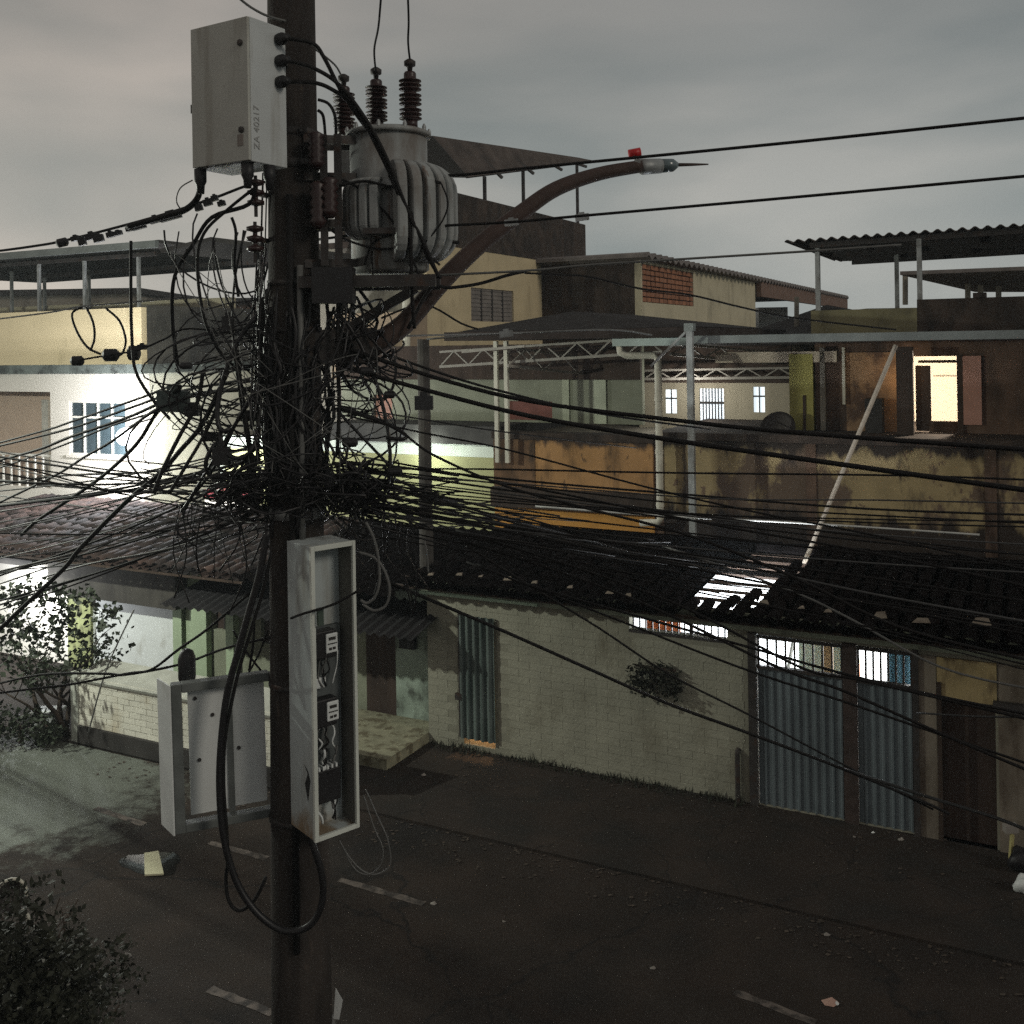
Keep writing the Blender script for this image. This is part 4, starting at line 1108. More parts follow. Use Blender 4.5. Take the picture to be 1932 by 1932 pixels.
MB().bar(SW(s - 0.2, T6 + 2.55, zf + 0.95), SW(s + 0.9, T6 + 2.55, zf + 0.95), 0.03, 0.02).build('room_shelf', grey_w, ph)
bl = thing('room_bulb', 'warm lit bulb inside the upper right doorway', 'lamp', SW(s + 1.0, T6 + 1.2, zroof - 0.35))
MB().lathe(SW(s + 0.8, T6 + 0.9, zroof - 0.4), [(0.02, 0), (0.045, 0.03), (0.045, 0.07), (0.02, 0.10)], 10).build('bulb', lamp_warm, bl)
lamp('room_bulb_light', SW(s + 0.5, T6 + 1.0, zroof - 0.5), 330, (1.0, 0.84, 0.66), 0.08)
# dark post moved forward to hide an added lamp that lights the tan boards
s, zpl = fp(1707, 700, T6 - 0.55)
MB().sbox(s - 0.14, s + 0.14, T6 - 0.60, T6 - 0.46, zf, zroof - 0.15).build('porch_post', wood_m, ph)
pl_ = thing('porch_fill', 'small added warm lamp hidden on the rear face of the dark porch post', 'lamp', SW(s, T6 - 0.45, zpl))
MB().lathe(SW(s - 0.05, T6 - 0.455, zpl), [(0.03, 0), (0.035, 0.02), (0.02, 0.05)], 8, N).build('bulb', lamp_warm, pl_)
lamp('porch_fill_light', SW(s - 0.06, T6 - 0.36, zpl - 0.1), 3.0, (1.0, 0.62, 0.28), 0.03)
# roof over the upper rooms with green gutter
zg = fp(1250, 648, T5 - 0.6)[1]
gs0 = fp(1158, 645, T5 - 0.6)[0]
MB().slab([SW(gs0, T5 - 0.55, zg + 0.10), SW(p1, T5 - 0.55, zg + 0.10), SW(p1, T6 + 4, zg - 0.02), SW(gs0, T6 + 4, zg - 0.02)], 0.10).build('porch_roof', fibre_dark, ph)
MB().sbox(gs0, fp(1300, 645, T5 - 0.6)[0], T5 - 0.68, T5 - 0.555, zg - 0.04, zg + 0.10).build('green_gutter', gutter_m, ph)
MB().sbox(fp(1300, 645, T5 - 0.6)[0] + 0.003, p1, T5 - 0.66, T5 - 0.555, zg - 0.01, zg + 0.13).build('zinc_gutter', zinc, ph)
MB().sbox(fp(1322, 660, T5)[0], fp(1560, 660, T5)[0], T5 + 1.0, T5 + 1.04, fp(1440, 684, T5 + 1.0)[1], fp(1440, 664, T5 + 1.0)[1]).build('pale_fascia', mk('pale_fascia', (0.52, 0.44, 0.34), 0.9), ph)
# back wall with lit windows beyond the porch
T8 = T5 + 3.4
bw = thing('rear_cottage', 'pale cottage wall with small lit barred windows deep under the canopy', 'house', SW(2.5, T8, 3.5))
c0, c1 = fp(1206, 760, T8)[0], fp(1496, 760, T8)[0]
lit = mk('lit_curtain', (0.7, 0.72, 0.72), 0.9, bump=0)
litg = glow('lit_window_pane', (0.80, 0.92, 1.0), 0.85)
hs = [fbox(1255, 735, 1277, 780, T8), fbox(1320, 733, 1366, 806, T8), fbox(1421, 730, 1443, 778, T8)]
wall_holes(MB(), c0, c1, 3.2, 6.3, T8, T8 + 0.15, hs).build('wall', mk('cottage_render', (0.36, 0.32, 0.24), 0.9, var=0.15, vs=2, stretch=0.2), bw)
for i, h in enumerate(hs):
    w_ = MB().sbox(h[0], h[1], T8 + 0.06, T8 + 0.08, h[2], h[3]).build('window', litg, bw)
    nbar = (1, 7, 1)[i]
    for k in range(nbar):
        x = h[0] + (h[1] - h[0]) * (k + 1) / (nbar + 1)
        MB().sbox(x - 0.012, x + 0.012, T8 + 0.03, T8 + 0.05, h[2], h[3]).build('bar', dark_steel, w_)
    MB().sbox(h[0], h[1], T8 + 0.02, T8 + 0.055, h[2] + (h[3] - h[2]) * 0.6, h[2] + (h[3] - h[2]) * 0.66).build('rail', dark_steel, w_)
MB().sbox(c0, c1, T8 - 0.12, T8 - 0.003, fp(1400, 722, T8)[1], 6.25).build('dark_soffit', wood_m, bw)
MB().sbox(c0, c1, T8 + 0.16, T8 + 3, 3.2, 6.2).build('rear_mass', grey_w, bw)
cs_ = fp(1305, 700, T8 - 0.5)[0]
lamp('cottage_fill_light', SW(cs_, T8 - 1.0, fp(1305, 735, T8 - 1.0)[1]), 42, (0.95, 0.93, 0.85), 0.1)  # added light for the cottage wall, its bulb hidden behind the steel post
loose('cottage_fill_lamp', MB().lathe(SW(cs_, T8 - 0.6, fp(1305, 728, T8 - 0.6)[1]), [(0.02, 0), (0.05, 0.04), (0.02, 0.09)], 10), lamp_win, 'small added lamp brightening the rear cottage wall under the canopy', 'lamp')
# white downpipe, galvanised post, slanted pole, dish
zc_ = fp(1243, 985, T5 - 0.3)[1]
ps = fp(1243, 800, T5 - 0.35)[0]
dpts = [SW(fp(1170, 655, T5 - 0.6)[0], T5 - 0.62, zg - 0.04), SW(fp(1170, 655, T5 - 0.6)[0], T5 - 0.60, zg - 0.16), SW(fp(1182, 655, T5 - 0.6)[0], T5 - 0.58, zg - 0.22), SW(ps - 0.08, T5 - 0.36, zg - 0.22), SW(ps, T5 - 0.35, zg - 0.30), SW(ps, T5 - 0.35, zc_ + 0.08), SW(ps - 0.04, T5 - 0.35, zc_), SW(ps - 0.40, T5 - 0.35, zc_ - 0.03)]
dp = thing('downpipe', 'white plastic downpipe with an elbow from the green gutter', 'pipe', SW(ps, T5 - 0.35, zc_))
MB().tube(dpts, 0.07, 12).build('pipe', pvc, dp, True)
for zz in (0.3, 1.3, 2.3):
    MB().lathe(SW(ps, T5 - 0.35, zc_ + zz), [(0.078, 0), (0.078, 0.08)], 12).build('collar', pvc, dp)
gpz = fp(1303, 612, 4.0)[1]
gs = fp(1305, 850, 4.0)[0]
gpo = thing('steel_post', 'tall square galvanised post standing on the low roof under the canopy', 'post', SW(gs, 4.0, 2.6))
MB().sbox(gs - 0.055, gs + 0.055, 3.945, 4.055, 2.5, gpz).build('shaft', galv, gpo)
MB().sbox(gs - 0.085, gs + 0.085, 3.92, 4.08, gpz - 0.12, gpz + 0.02).build('cap', zinc, gpo)
MB().bar(SW(gs - 0.06, 4.0, gpz - 0.12), SW(gs - 0.75, 4.0, gpz - 0.75), 0.04).build('brace', galv, gpo)
a = wp(1690, 652, 17.3)
b = wp(1516, 1066, 16.4)
loose('slanted_pole', MB().tube([a, b], 0.036, 8), mk('pale_pole', (0.42, 0.37, 0.31), 0.7, var=0.15, vs=6), 'long pale pole leaning across the peeling yellow wall', 'pole')
dc = SW(fp(1468, 808, T5 + 0.5)[0], T5 + 0.5, fp(1468, 808, T5 + 0.5)[1])
ds = thing('satellite_dish', 'dark round satellite dish standing above the peeling wall', 'satellite dish', dc - ZV * 0.35)
ax = Vector((-0.45, -0.75, 0.5)).normalized()
MB().lathe(dc, [(0.02, -0.08), (0.15, -0.065), (0.26, -0.03), (0.33, 0.02), (0.335, 0.035), (0.26, -0.012), (0.15, -0.047), (0.02, -0.062)], 22, ax).build('dish', mk('dish_grey', (0.045, 0.037, 0.032), 0.7), ds, True)
MB().tube([dc - ZV * 0.4, dc - ax * 0.08], 0.025, 8).build('mast', dark_steel, ds)
MB().bar(dc - ax * 0.05 + U * 0.3, dc + ax * 0.35, 0.02).build('feed_arm', dark_steel, ds)

# ---------------------------------------------------------------- far houses
def far_house(name, label, px, py, Y):
    p = wp(px, py, Y)
    s, t = st(p)
    return s, t
ys, yt = far_house('', '', 806, 600, 25.5)
yh = thing('yellow_house', 'tall pale yellow house with a mould-black roof terrace behind the transformer', 'house', SW(ys - 3, yt + 4, 0))
yt2 = gpln(1105, 460, ys)[0]
zy1 = gpln(1000, 488, ys)[1]
w_ = (gpln(889, 580, ys)[0], gpln(969, 580, ys)[0], gpln(930, 607, ys)[1], gpln(930, 546, ys)[1])
ym = MB()
def cwall(m, s0, s1, t0, t1, z0, z1, holes):     # wall running along the cross street, holes as (t0, t1, z0, z1)
    ts = sorted(set([t0, t1] + [v for h in holes for v in h[:2]]))
    for a, b in zip(ts, ts[1:]):
        mid = (a + b) / 2
        z = z0
        for c, d in sorted((h[2], h[3]) for h in holes if h[0] <= mid <= h[1]):
            m.sbox(s0, s1, a, b, z, c)
            z = d
        m.sbox(s0, s1, a, b, z, z1)
    return m
cwall(ym, ys - 0.2, ys, yt, yt2, 0, zy1, [w_]).build('side_wall', yellow_w, yh)
MB().sbox(ys - 3.4, ys - 0.202, yt, yt + 0.2, 0, zy1).build('front_wall', grey_w, yh)
MB().sbox(ys - 3.4, ys - 0.202, yt2 - 0.2, yt2, 0, zy1).build('rear_wall', grey_w, yh)
MB().sbox(ys - 3.4, ys + 0.02, yt - 0.02, yt2 + 0.02, zy1 + 0.002, zy1 + 0.16).build('terrace_slab', dark_w, yh)
zpa = gpln(1000, 398, ys)[1]
tpa = gpln(840, 400, ys)[0]
MB().sbox(ys - 0.18, ys, tpa, yt2, zy1 + 0.162, zpa).sbox(ys - 3.4, ys - 0.19, yt2 - 0.18, yt2, zy1 + 0.162, zpa).sbox(ys - 3.4, ys - 0.19, tpa, tpa + 0.18, zy1 + 0.162, zpa).build('terrace_parapet', dark_w, yh)
wo_ = MB().sbox(ys - 0.12, ys - 0.05, w_[0], w_[1], w_[2], w_[3]).build('window', shutter_m, yh)
for k in range(1, 4):
    t = w_[0] + (w_[1] - w_[0]) * k / 4
    MB().sbox(ys - 0.05, ys - 0.02, t - 0.03, t + 0.03, w_[2], w_[3]).build('mullion', dark_steel, wo_)
for k in range(8):
    z = w_[2] + (w_[3] - w_[2]) * (k + 0.5) / 8
    MB().box(SW(ys - 0.049, w_[0] + 0.04, z), N * (w_[1] - w_[0] - 0.08), U * 0.018, ZV * 0.05).build('slat', shutter_m, wo_)
# lit beige part and pipe left of the yellow wall
s = fp(700, 640, yt - 1.0)[0]
MB().sbox(s - 1.2, s + 1.0, yt - 1.0, yt - 0.003, 5.5, fp(700, 590, yt - 1.0)[1]).build('beige_bay', mk('beige_render', (0.30, 0.23, 0.16), 0.9, var=0.2), yh)
s = fp(767, 640, yt - 1.2)[0]
MB().lathe(SW(s, yt - 1.2, 5.6), [(0.09, 0), (0.09, 2.0)], 10).build('pipe', pvc, yh)
yc = thing('terrace_roof', 'slanting dark sheet roof on three thin posts above the black terrace', 'canopy', SW(ys, yt + 6, zpa))
d0_ = 26.5
R0, R1 = wp(884, 334, 26.6), wp(1126, 304, 33.5)
L0, L1 = wp(816, 256, 26.0), wp(1090, 297, 33.0)
BL = wp(640, 268, 26.0)
MB().slab([R0, R1, L1, L0], 0.08).build('roof_sheet', fibre_brown, yc)
for f in (0.22, 0.45, 0.68, 0.9):
    MB().bar(R0.lerp(R1, f) - ZV * 0.14, L0.lerp(L1, f) - ZV * 0.14, 0.07).build('rafter', dark_steel, yc)
MB().slab([L0, wp(740, 330, 26.5), BL - ZV * 0.9, BL], 0.08).slab([L0, R0, wp(740, 332, 26.4), wp(760, 262, 26)], 0.06).build('roof_sheet', fibre_dark, yc)
for px, ya, yb in ((915, 336, 392), (988, 325, 402), (1090, 313, 414)):
    t, z = gpln(px, yb, ys - 0.09)
    MB().box(SW(ys - 0.13, t - 0.04, zpa - 0.1), U * 0.08, N * 0.08, ZV * (gpln(px, ya, ys - 0.09)[1] - zpa + 0.14)).build('post', dark_steel, yc)
# cream house with hollow brick screen
bs_, bt = far_house('', '', 1210, 560, 30)
bh = thing('cream_house', 'cream house with an orange hollow-brick panel under a corrugated roof edge', 'house', SW(bs_ - 3, bt + 5, 0))
tb = gpln(1425, 560, bs_)[0]
zbt = gpln(1320, 500, bs_)[1]
pn = (gpln(1212, 540, bs_)[0], gpln(1308, 540, bs_)[0], gpln(1260, 574, bs_)[1], gpln(1260, 506, bs_)[1])
cwall(MB(), bs_ - 0.2, bs_, bt, tb, 0, zbt, [pn]).build('side_wall', cream_w, bh)
bp = MB().sbox(bs_ - 0.15, bs_ - 0.10, pn[0], pn[1], pn[2], pn[3]).build('brick_panel', mk('panel_mortar', (0.16, 0.09, 0.06), 0.95), bh)
nc, nr = 13, 7
cw_, chh = (pn[1] - pn[0]) / nc, (pn[3] - pn[2]) / nr
me = MB().box((0, 0, 0), (0, cw_ - 0.05, 0), (0.09, 0, 0), (0, 0, chh - 0.04)).data('brick', redbrick, Vector((0, 0, 0)))
rot = Matrix((U, N, ZV)).transposed().to_4x4()
for r in range(nr):
    for c in range(nc):
        inst(me, 'brick', bp, Matrix.Translation(SW(bs_ - 0.099 + RND.uniform(-0.012, 0.012), pn[0] + c * cw_ + 0.025, pn[2] + r * chh + 0.02)) @ rot)
MB().sbox(bs_ - 7, bs_ - 0.202, bt, bt + 0.2, 0, zbt - 0.12).build('front_wall', dark_w, bh)
MB().sbox(bs_ - 7, bs_ - 0.202, tb - 0.2, tb, 0, zbt).build('rear_wall', cream_w, bh)
zr1 = gpln(1232, 481, bs_ + 0.3)[1]
MB().corr(SW(bs_ + 0.35, bt - 0.4, zr1), N * 36, U * -7.5 + ZV * 0.0, 0.55, 0.06, ZV, 0.10).build('corrugated_roof', fibre_grey, bh)
MB().sbox(bs_ + 0.05, bs_ + 0.25, tb + 0.01, tb + 22, zr1 - 0.75, zr1 - 0.12).build('side_beam', mk('brown_beam', (0.16, 0.10, 0.075), 0.9, var=0.2), bh)
# bright white gable far behind
gq = wp(1432, 622, 60)
loose('distant_gable', MB().box(gq - ZV * 9, Vector((1.7, 0, 0)), Vector((0, 6, 0)), ZV * 10.3), white_m, 'small bright white gable far behind the cream house', 'house')
# low dark roofs between
rfm = MB()
lowr = thing('shed_roof', 'dark pitched roof in front of the far terrace wall', 'roof', wp(1520, 610, 27))
MB().slab([wp(1425, 622, 27), wp(1560, 575, 29), wp(1760, 612, 27), wp(1500, 632, 25)], 0.12).build('roof_sheet', fibre_dark, lowr)
MB().bar(wp(1503, 625, 27), wp(1503, 560, 27), 0.10).build('stub_post', grey_w, lowr)
MB().box(wp(1425, 640, 27), U * 9, N * 3, ZV * -5).build('wall', grey_w, lowr)
# right terrace with corrugated canopy
T9 = 9.6
rt_ = thing('terrace_house', 'dark flat-topped house at right carrying the big corrugated canopy', 'house', SW(8, T9 + 2, 0))
s0 = fp(1730, 580, T9)[0]
zt9, zb9 = fp(1830, 562, T9)[1], 5.2
MB().sbox(s0, 16, T9, T9 + 0.25, zb9, zt9).build('dark_parapet', dark_w, rt_)
s1 = fp(1530, 600, T9)[0]
MB().sbox(s1, s0 - 0.003, T9, T9 + 0.25, zb9, fp(1640, 583, T9)[1]).build('olive_wall', mk('olive_render', (0.20, 0.18, 0.10), 0.9, var=0.25, vs=1.5, dirt=[((0.08, 0.07, 0.045), 0.5, 0.7, 1.5, 0.5)]), rt_)
MB().sbox(s1, 16, T9 + 0.3, T9 + 12, 0, zb9 + 1.2).build('body', grey_w, rt_)
MB().sbox(s0 + 1.1, s0 + 1.35, T9 - 0.1, T9 + 0.3, zt9 + 0.002, zt9 + 0.10).build('chimney_stub', dark_w, rt_)
cn = thing('corrugated_canopy', 'big corrugated sheet canopy on tall posts over the right terrace', 'canopy', SW(8, T9, zt9))
ca, cb = fp(1482, 456, T9), fp(1932, 416, T9)
zc9 = (ca[1] + cb[1]) / 2
CA = SW(ca[0], T9 - 0.1, ca[1])
MB().corr(CA, SW(15, T9 - 0.1, cb[1]) - CA, N * 6.5 + ZV * 0.0, 0.24, 0.035, ZV, 0.02).build('roof_sheet', fibre_brown, cn)
for k in range(5):
    MB().bar(SW(ca[0] + 0.5, T9 + 0.2 + k * 1.5, ca[1] - 0.10), SW(15, T9 + 0.2 + k * 1.5, cb[1] - 0.10), 0.09, 0.12).build('purlin', dark_steel, cn)
for px, tt, yb in ((1543, T9 + 0.3, 600), (1692, T9 + 4.4, 575), (1735, T9 + 0.2, 600)):
    s = fp(px, 520, tt)[0]
    MB().sbox(s - 0.05, s + 0.05, tt - 0.05, tt + 0.05, fp(px, yb, tt)[1] - 0.3, zc9 - 0.16).build('post', galv, cn)
c2 = thing('rear_canopy', 'smaller low canopy on short posts behind the right terrace', 'canopy', wp(1820, 560, 36))
MB().slab([wp(1698, 512, 34), wp(2000, 500, 32), wp(2000, 546, 44), wp(1840, 546, 46)], 0.12).build('roof_sheet', fibre_grey, c2)
for px, ya, yb in ((1708, 520, 575), (1826, 535, 572), (1850, 538, 572), (1884, 540, 570)):
    MB().bar(wp(px, ya, 36), wp(px, yb, 36), 0.14).build('post', grey_w, c2)
MB().box(wp(1690, 582, 38), Vector((14, 0, 0)), Vector((0, 8, 0)), ZV * -8).build('wall', grey_w, c2)
# long horizon filler: roofs of the next street
for i, (px, py, w, Y, mt, lb) in enumerate(((-120, 560, 9, 46, grey_w, 'plain distant block behind the left canopy'), (300, 575, 8, 48, brown_w, 'brown distant block behind the left terrace wall'), (1120, 600, 8, 55, grey_w, 'plain distant block between the yellow and cream houses'), (1640, 590, 12, 62, brown_w, 'low distant block under the right canopy'), (2000, 585, 14, 60, grey_w, 'plain distant block at the right border'))):
    q = wp(px, py, Y)
    b_ = thing('distant_block', lb, 'building', Vector((q.x, q.y, 0)))
    MB().box(Vector((q.x, q.y, RZ)), (w, 0, 0), (0, 10, 0), (0, 0, q.z - RZ)).build('walls', mt, b_)
    MB().box(Vector((q.x - 0.2, q.y - 0.2, q.z + 0.002)), (w + 0.4, 0, 0), (0, 10.4, 0), (0, 0, 0.25)).build('roof_slab', fibre_dark, b_)

# ---------------------------------------------------------------- utility pole
PY = 8.9
pb, pt = wp(570, 1988, PY), wp(549, -40, PY)
pb.z = 0.0
PAX = (pt - pb).normalized()
def pole_c(z):
    return pb.lerp(pt, (z - pb.z) / (pt.z - pb.z))
def pole_r(z):
    return 0.262 - (0.262 - 0.203) * z / 9.4
po = thing('utility_pole', 'thick brown concrete utility pole crowded with cables and boxes', 'utility pole', pb)
MB().lathe(pb, [(pole_r(z), z) for z in (0, 1, 2.5, 4, 6, 8, 9.6, 11.2)], 32, PAX).build('shaft', pole_m, po, True)
MB().lathe(pb, [(0.30, 0), (0.298, 0.36), (0.275, 0.42)], 28, PAX).build('footing_collar', pole_pale, po, True)
for y, h in ((262, 0.07), (322, 0.08), (540, 0.05), (628, 0.05), (975, 0.10), (1290, 0.05), (1540, 0.05)):
    z = wp(560, y, PY).z
    c = pole_c(z)
    r = pole_r(z)
    b_ = MB().lathe(c, [(r + 0.001, 0), (r + 0.012, 0.004), (r + 0.012, h - 0.004), (r + 0.001, h)], 28, PAX).build('steel_band', dark_steel if y != 975 else galv, po, True)
    MB().box(c + Vector((r * 0.5, -r * 0.93, h * 0.2)), (0.06, 0, 0), (0, -0.035, 0), (0, 0, h * 0.6)).build('band_bolt', dark_steel, b_)
# conduit up the pole
cd = [pole_c(z) + Vector((0.10, -pole_r(z) - 0.02, 0)) for z in (4.6, 5.4, 6.2, 7.0)]
MB().tube(cd, 0.028, 8).build('conduit', cable_g, po, True)
cd = [pole_c(z) + Vector((0.02, -pole_r(z) - 0.02, 0)) for z in (1.2, 3, 4.6, 6.4, 7.6)]
MB().tube(cd, 0.03, 8).build('conduit', cable_m, po, True)

# ---------------------------------------------------------------- control cabinet high on the pole
b30 = math.radians(31)
d1 = Vector((-math.cos(b30), math.sin(b30), 0))
d2 = Vector((math.sin(b30), math.cos(b30), 0))
q0_, q1_ = wp(470, 303, 8.0), wp(469, 28, 8.0)
H = q1_.z - q0_.z
cbx = thing('control_cabinet', 'big pale steel control cabinet fixed high on the pole', 'cabinet', q0_)
ctop = Vector((0, 0, H))
MB().box(q0_ + d1 * 0.002 + d2 * 0.03, d1 * 0.632, d2 * 0.40, ctop).build('body', cab_lit_side, cbx, bevel=0.008)
MB().box(q0_ + ZV * 0.006, d1 * 0.636, d2 * 0.027, ctop - ZV * 0.012).build('door', cab_m, cbx, bevel=0.006)
for f in (0.18, 0.78):
    p = q0_ + d1 * 0.075 + ZV * H * (1 - f) - d2 * 0.001
    MB().lathe(p, [(0.026, 0), (0.026, 0.012), (0.015, 0.02)], 12, -d2).build('latch', dark_steel, cbx)
MB().box(q0_ + d1 * 0.06 + ZV * H * 0.11 - d2 * 0.001, d1 * 0.06, -d2 * 0.004, ZV * 0.09).build('worn_sticker', mk('worn_sticker', (0.22, 0.19, 0.17), 0.8), cbx)
MB().box(q0_ + d1 * 0.638 + ZV * H * 0.40 + d2 * 0.01, d1 * 0.02, d2 * 0.04, ZV * 0.07).build('hinge', dark_steel, cbx)
hub = []
for py_, i in ((72, 0), (113, 1), (153, 2)):
    p = q0_ + d2 * 0.34 + ZV * (wp(525, py_, 8.25).z - q0_.z) - d1 * 0.0
    MB().lathe(p, [(0.045, 0), (0.05, 0.02), (0.05, 0.06), (0.032, 0.075), (0.03, 0.11)], 14, -d1).build('cable_gland', black_m, cbx, True)
    hub.append(p - d1 * 0.10)
for k, (a, b) in enumerate(((0.60, 0.05), (0.08, 0.06), (0.03, 0.25))):
    MB().lathe(q0_ + d1 * a + d2 * b - ZV * 0.001, [(0.05, 0), (0.05, 0.10), (0.035, 0.13), (0.03, 0.2)], 12, -ZV).build('bottom_gland', black_m, cbx, True)
tx = bpy.data.curves.new('marking', 'FONT')
tx.body = 'ZA 40217'
tx.size = 0.085
tx.extrude = 0.0005
tx.materials.append(mk('faded_marking', (0.33, 0.33, 0.32), 0.8, bump=0))
tob = bpy.data.objects.new('marking_text', tx)
COL.objects.link(tob)
bpy.context.view_layer.update()
tme = bpy.data.meshes.new_from_object(tob.evaluated_get(bpy.context.evaluated_depsgraph_get()))
bpy.data.objects.remove(tob)
to = bpy.data.objects.new('marking', tme)
COL.objects.link(to)
to.parent = cbx
rotm = Matrix((ZV, d1, -d1.cross(d2).cross(d2))).transposed()
xa, za = ZV, -d1
ya = za.cross(xa)
to.matrix_local = Matrix.Translation(d2 * 0.115 - d1 * 0.0025 + ZV * 0.10) @ Matrix((xa, ya, za)).transposed().to_4x4()
for z in (q0_.z + 0.15, q0_.z + H - 0.2):
    a = q0_ + d2 * 0.43 + d1 * 0.15
    a.z = z
    c = pole_c(z)
    MB().bar(a, c - (c - a).normalized() * (pole_r(z) - 0.01), 0.09, 0.05).build('mounting_arm', dark_steel, cbx)

# ---------------------------------------------------------------- transformer
TY = 9.15
tcx = wp(737, 518, TY)
tzb, tzt = wp(737, 516, TY).z, wp(737, 248, TY).z
TR = 0.345
tf = thing('pole_transformer', 'grey oil transformer with curved cooling fins and three brown bushings', 'transformer', Vector((tcx.x, tcx.y, tzb)))
TC = Vector((tcx.x, tcx.y, 0))
MB().lathe(TC + ZV * tzb, [(TR - 0.04, 0), (TR, 0.03), (TR, tzt - tzb - 0.06)], 36).build('tank', tank_m, tf, True)
MB().lathe(TC + ZV * (tzt - 0.058), [(TR + 0.035, 0), (TR + 0.035, 0.035), (TR - 0.02, 0.058), (0.05, 0.075)], 36).build('lid', tank_m, tf, True)
for k in range(10):
    a = 2 * math.pi * k / 10 + 0.2
    MB().lathe(TC + Vector((math.cos(a) * (TR + 0.02), math.sin(a) * (TR + 0.02), tzt - 0.024)), [(0.018, 0), (0.018, 0.03), (0.008, 0.055)], 8).build('lid_bolt', galv, tf)
# radiator fins: rounded plates standing out of the tank
zf0, zf1 = wp(800, 494, 8.9).z, wp(800, 303, 8.9).z
def fin(ang, r0, r1, z0, z1, th):
    d = Vector((math.cos(ang), math.sin(ang), 0))
    w = Vector((-d.y, d.x, 0))
    prof = []
    L, Hh = r1 - r0, z1 - z0
    rc = min(0.26, L * 0.92)
    for k in range(7):
        a = math.pi / 2 * k / 6
        prof.append((r0 + L - rc + rc * math.sin(a), z1 - rc * (1 - math.cos(a))))
    prof = [(r0, z1)] + prof
    lo = [(r, z0 + (z1 - z)) for r, z in reversed(prof)]
    allp = prof + lo
    m = MB()
    n = len(allp)
    vs = []
    for sgn, sc in ((-1, 0.6), (-1, 1), (1, 1), (1, 0.6)):
        pass
    for off in (-th / 2, th / 2):
        vs += [TC + d * r + w * off + ZV * z for r, z in allp]
    fs = [tuple(range(n)), tuple(reversed(range(n, 2 * n)))] + [(i, i + n, (i + 1) % n + n, (i + 1) % n) for i in range(n)]
    m.add(vs, fs)
    return m
for ad in (-8, -21, -34, -47, -60, -73):
    fin(math.radians(ad), TR - 0.02, TR + 0.27, zf0, zf1, 0.092).build('cooling_fin', tank_m, tf, bevel=0.02)
zl0, zl1 = wp(700, 436, 8.9).z, wp(700, 358, 8.9).z
for ad in (-100, -112, -124, -136):
    fin(math.radians(ad), TR - 0.02, TR + 0.14, zl0 - 0.08, zl1 + 0.1, 0.078).build('cooling_fin', tank_m, tf, bevel=0.018)
MB().box(Vector((TC.x - 0.17, TC.y - TR - 0.16, zl0 - 0.05)), (0.34, 0, 0), (0, 0.06, 0), (0, 0, 0.05)).build('terminal_bar', dark_steel, tf)
shed = []
for k in range(3):
    for j in range(3):
        z0 = 0.12 + k * 0.0 + (k * 3 + j) * 0.0
prof = [(0.062, 0.0), (0.062, 0.10)]
z = 0.10
for k in range(3):
    for rr in (0.100, 0.100, 0.100):
        prof += [(0.055, z), (rr, z + 0.012), (rr, z + 0.020), (0.055, z + 0.040)]
        z += 0.048
    z += 0.022
prof += [(0.055, z), (0.055, z + 0.03), (0.045, z + 0.05), (0.02, z + 0.055)]
bush_h = z + 0.055
for px, yt_, yb_, dep in ((650, 163, 255, 9.3), (711, 150, 243, 9.35), (775, 135, 243, 9.05)):
    bpos = wp(px, yb_, dep)
    top = wp(px, yt_, dep)
    sc = (top.z - bpos.z) / bush_h
    bb = MB().lathe(bpos, [(r, h * sc) for r, h in prof], 20).build('bushing', porc, tf, True)
    MB().lathe(Vector((bpos.x, bpos.y, top.z)), [(0.02, 0), (0.026, 0.04), (0.05, 0.05), (0.052, 0.09), (0.022, 0.11)], 10).build('terminal_cap', dark_steel, bb, True)
# steel bracket and side box between pole and tank
zc1 = wp(640, 300, PY).z
for yy in (268, 338, 425, 500):
    z = wp(620, yy, PY).z
    MB().bar(Vector((pole_c(z).x + 0.12, PY - 0.16, z)), Vector((TC.x - 0.2, TC.y - 0.18, z + 0.02)), 0.05, 0.07).build('hanger_arm', dark_steel, tf)
    MB().bar(Vector((pole_c(z).x + 0.12, PY + 0.16, z)), Vector((TC.x - 0.2, TC.y + 0.12, z + 0.02)), 0.05, 0.07).build('hanger_arm', dark_steel, tf)
for xx in (0.30, 0.42):
    MB().bar(Vector((pole_c(8).x + xx, PY - 0.20, wp(620, 505, PY).z)), Vector((pole_c(8).x + xx, PY - 0.18, wp(620, 262, PY).z)), 0.06, 0.04).build('hanger_upright', dark_steel, tf)
for xx, y0, y1 in ((0.26, 330, 262), (0.37, 420, 345), (0.27, 440, 352)):
    zz = wp(620, y0, PY).z
    hh = wp(620, y1, PY).z - zz
    MB().lathe(Vector((pole_c(zz).x + xx, PY - 0.29, zz)), [(0.03, 0)] + [((0.075 if k % 2 else 0.05), hh * (0.08 + 0.84 * k / 9)) for k in range(10)] + [(0.03, hh)], 14).build('surge_arrester', porc, tf, True)
zb_ = wp(700, 545, PY).z
MB().box(Vector((pole_c(zb_).x + 0.1, PY - 0.30, zb_)), (1.15, 0, 0), (0, 0.10, 0), (0, 0, 0.10)).box(Vector((pole_c(zb_).x + 0.1, PY + 0.25, zb_)), (1.15, 0, 0), (0, 0.10, 0), (0, 0, 0.10)).build('platform_beam', dark_steel, tf)
MB().bar(Vector((pole_c(7).x + 0.1, PY, zb_ - 0.55)), Vector((TC.x + 0.25, PY, zb_)), 0.08).build('platform_brace', dark_steel, tf)
MB().box(Vector((pole_c(7).x + 0.22, PY - 0.36, wp(630, 575, PY).z)), (0.34, 0, 0), (0, 0.2, 0), (0, 0, 0.30)).build('side_box', black_m, tf)

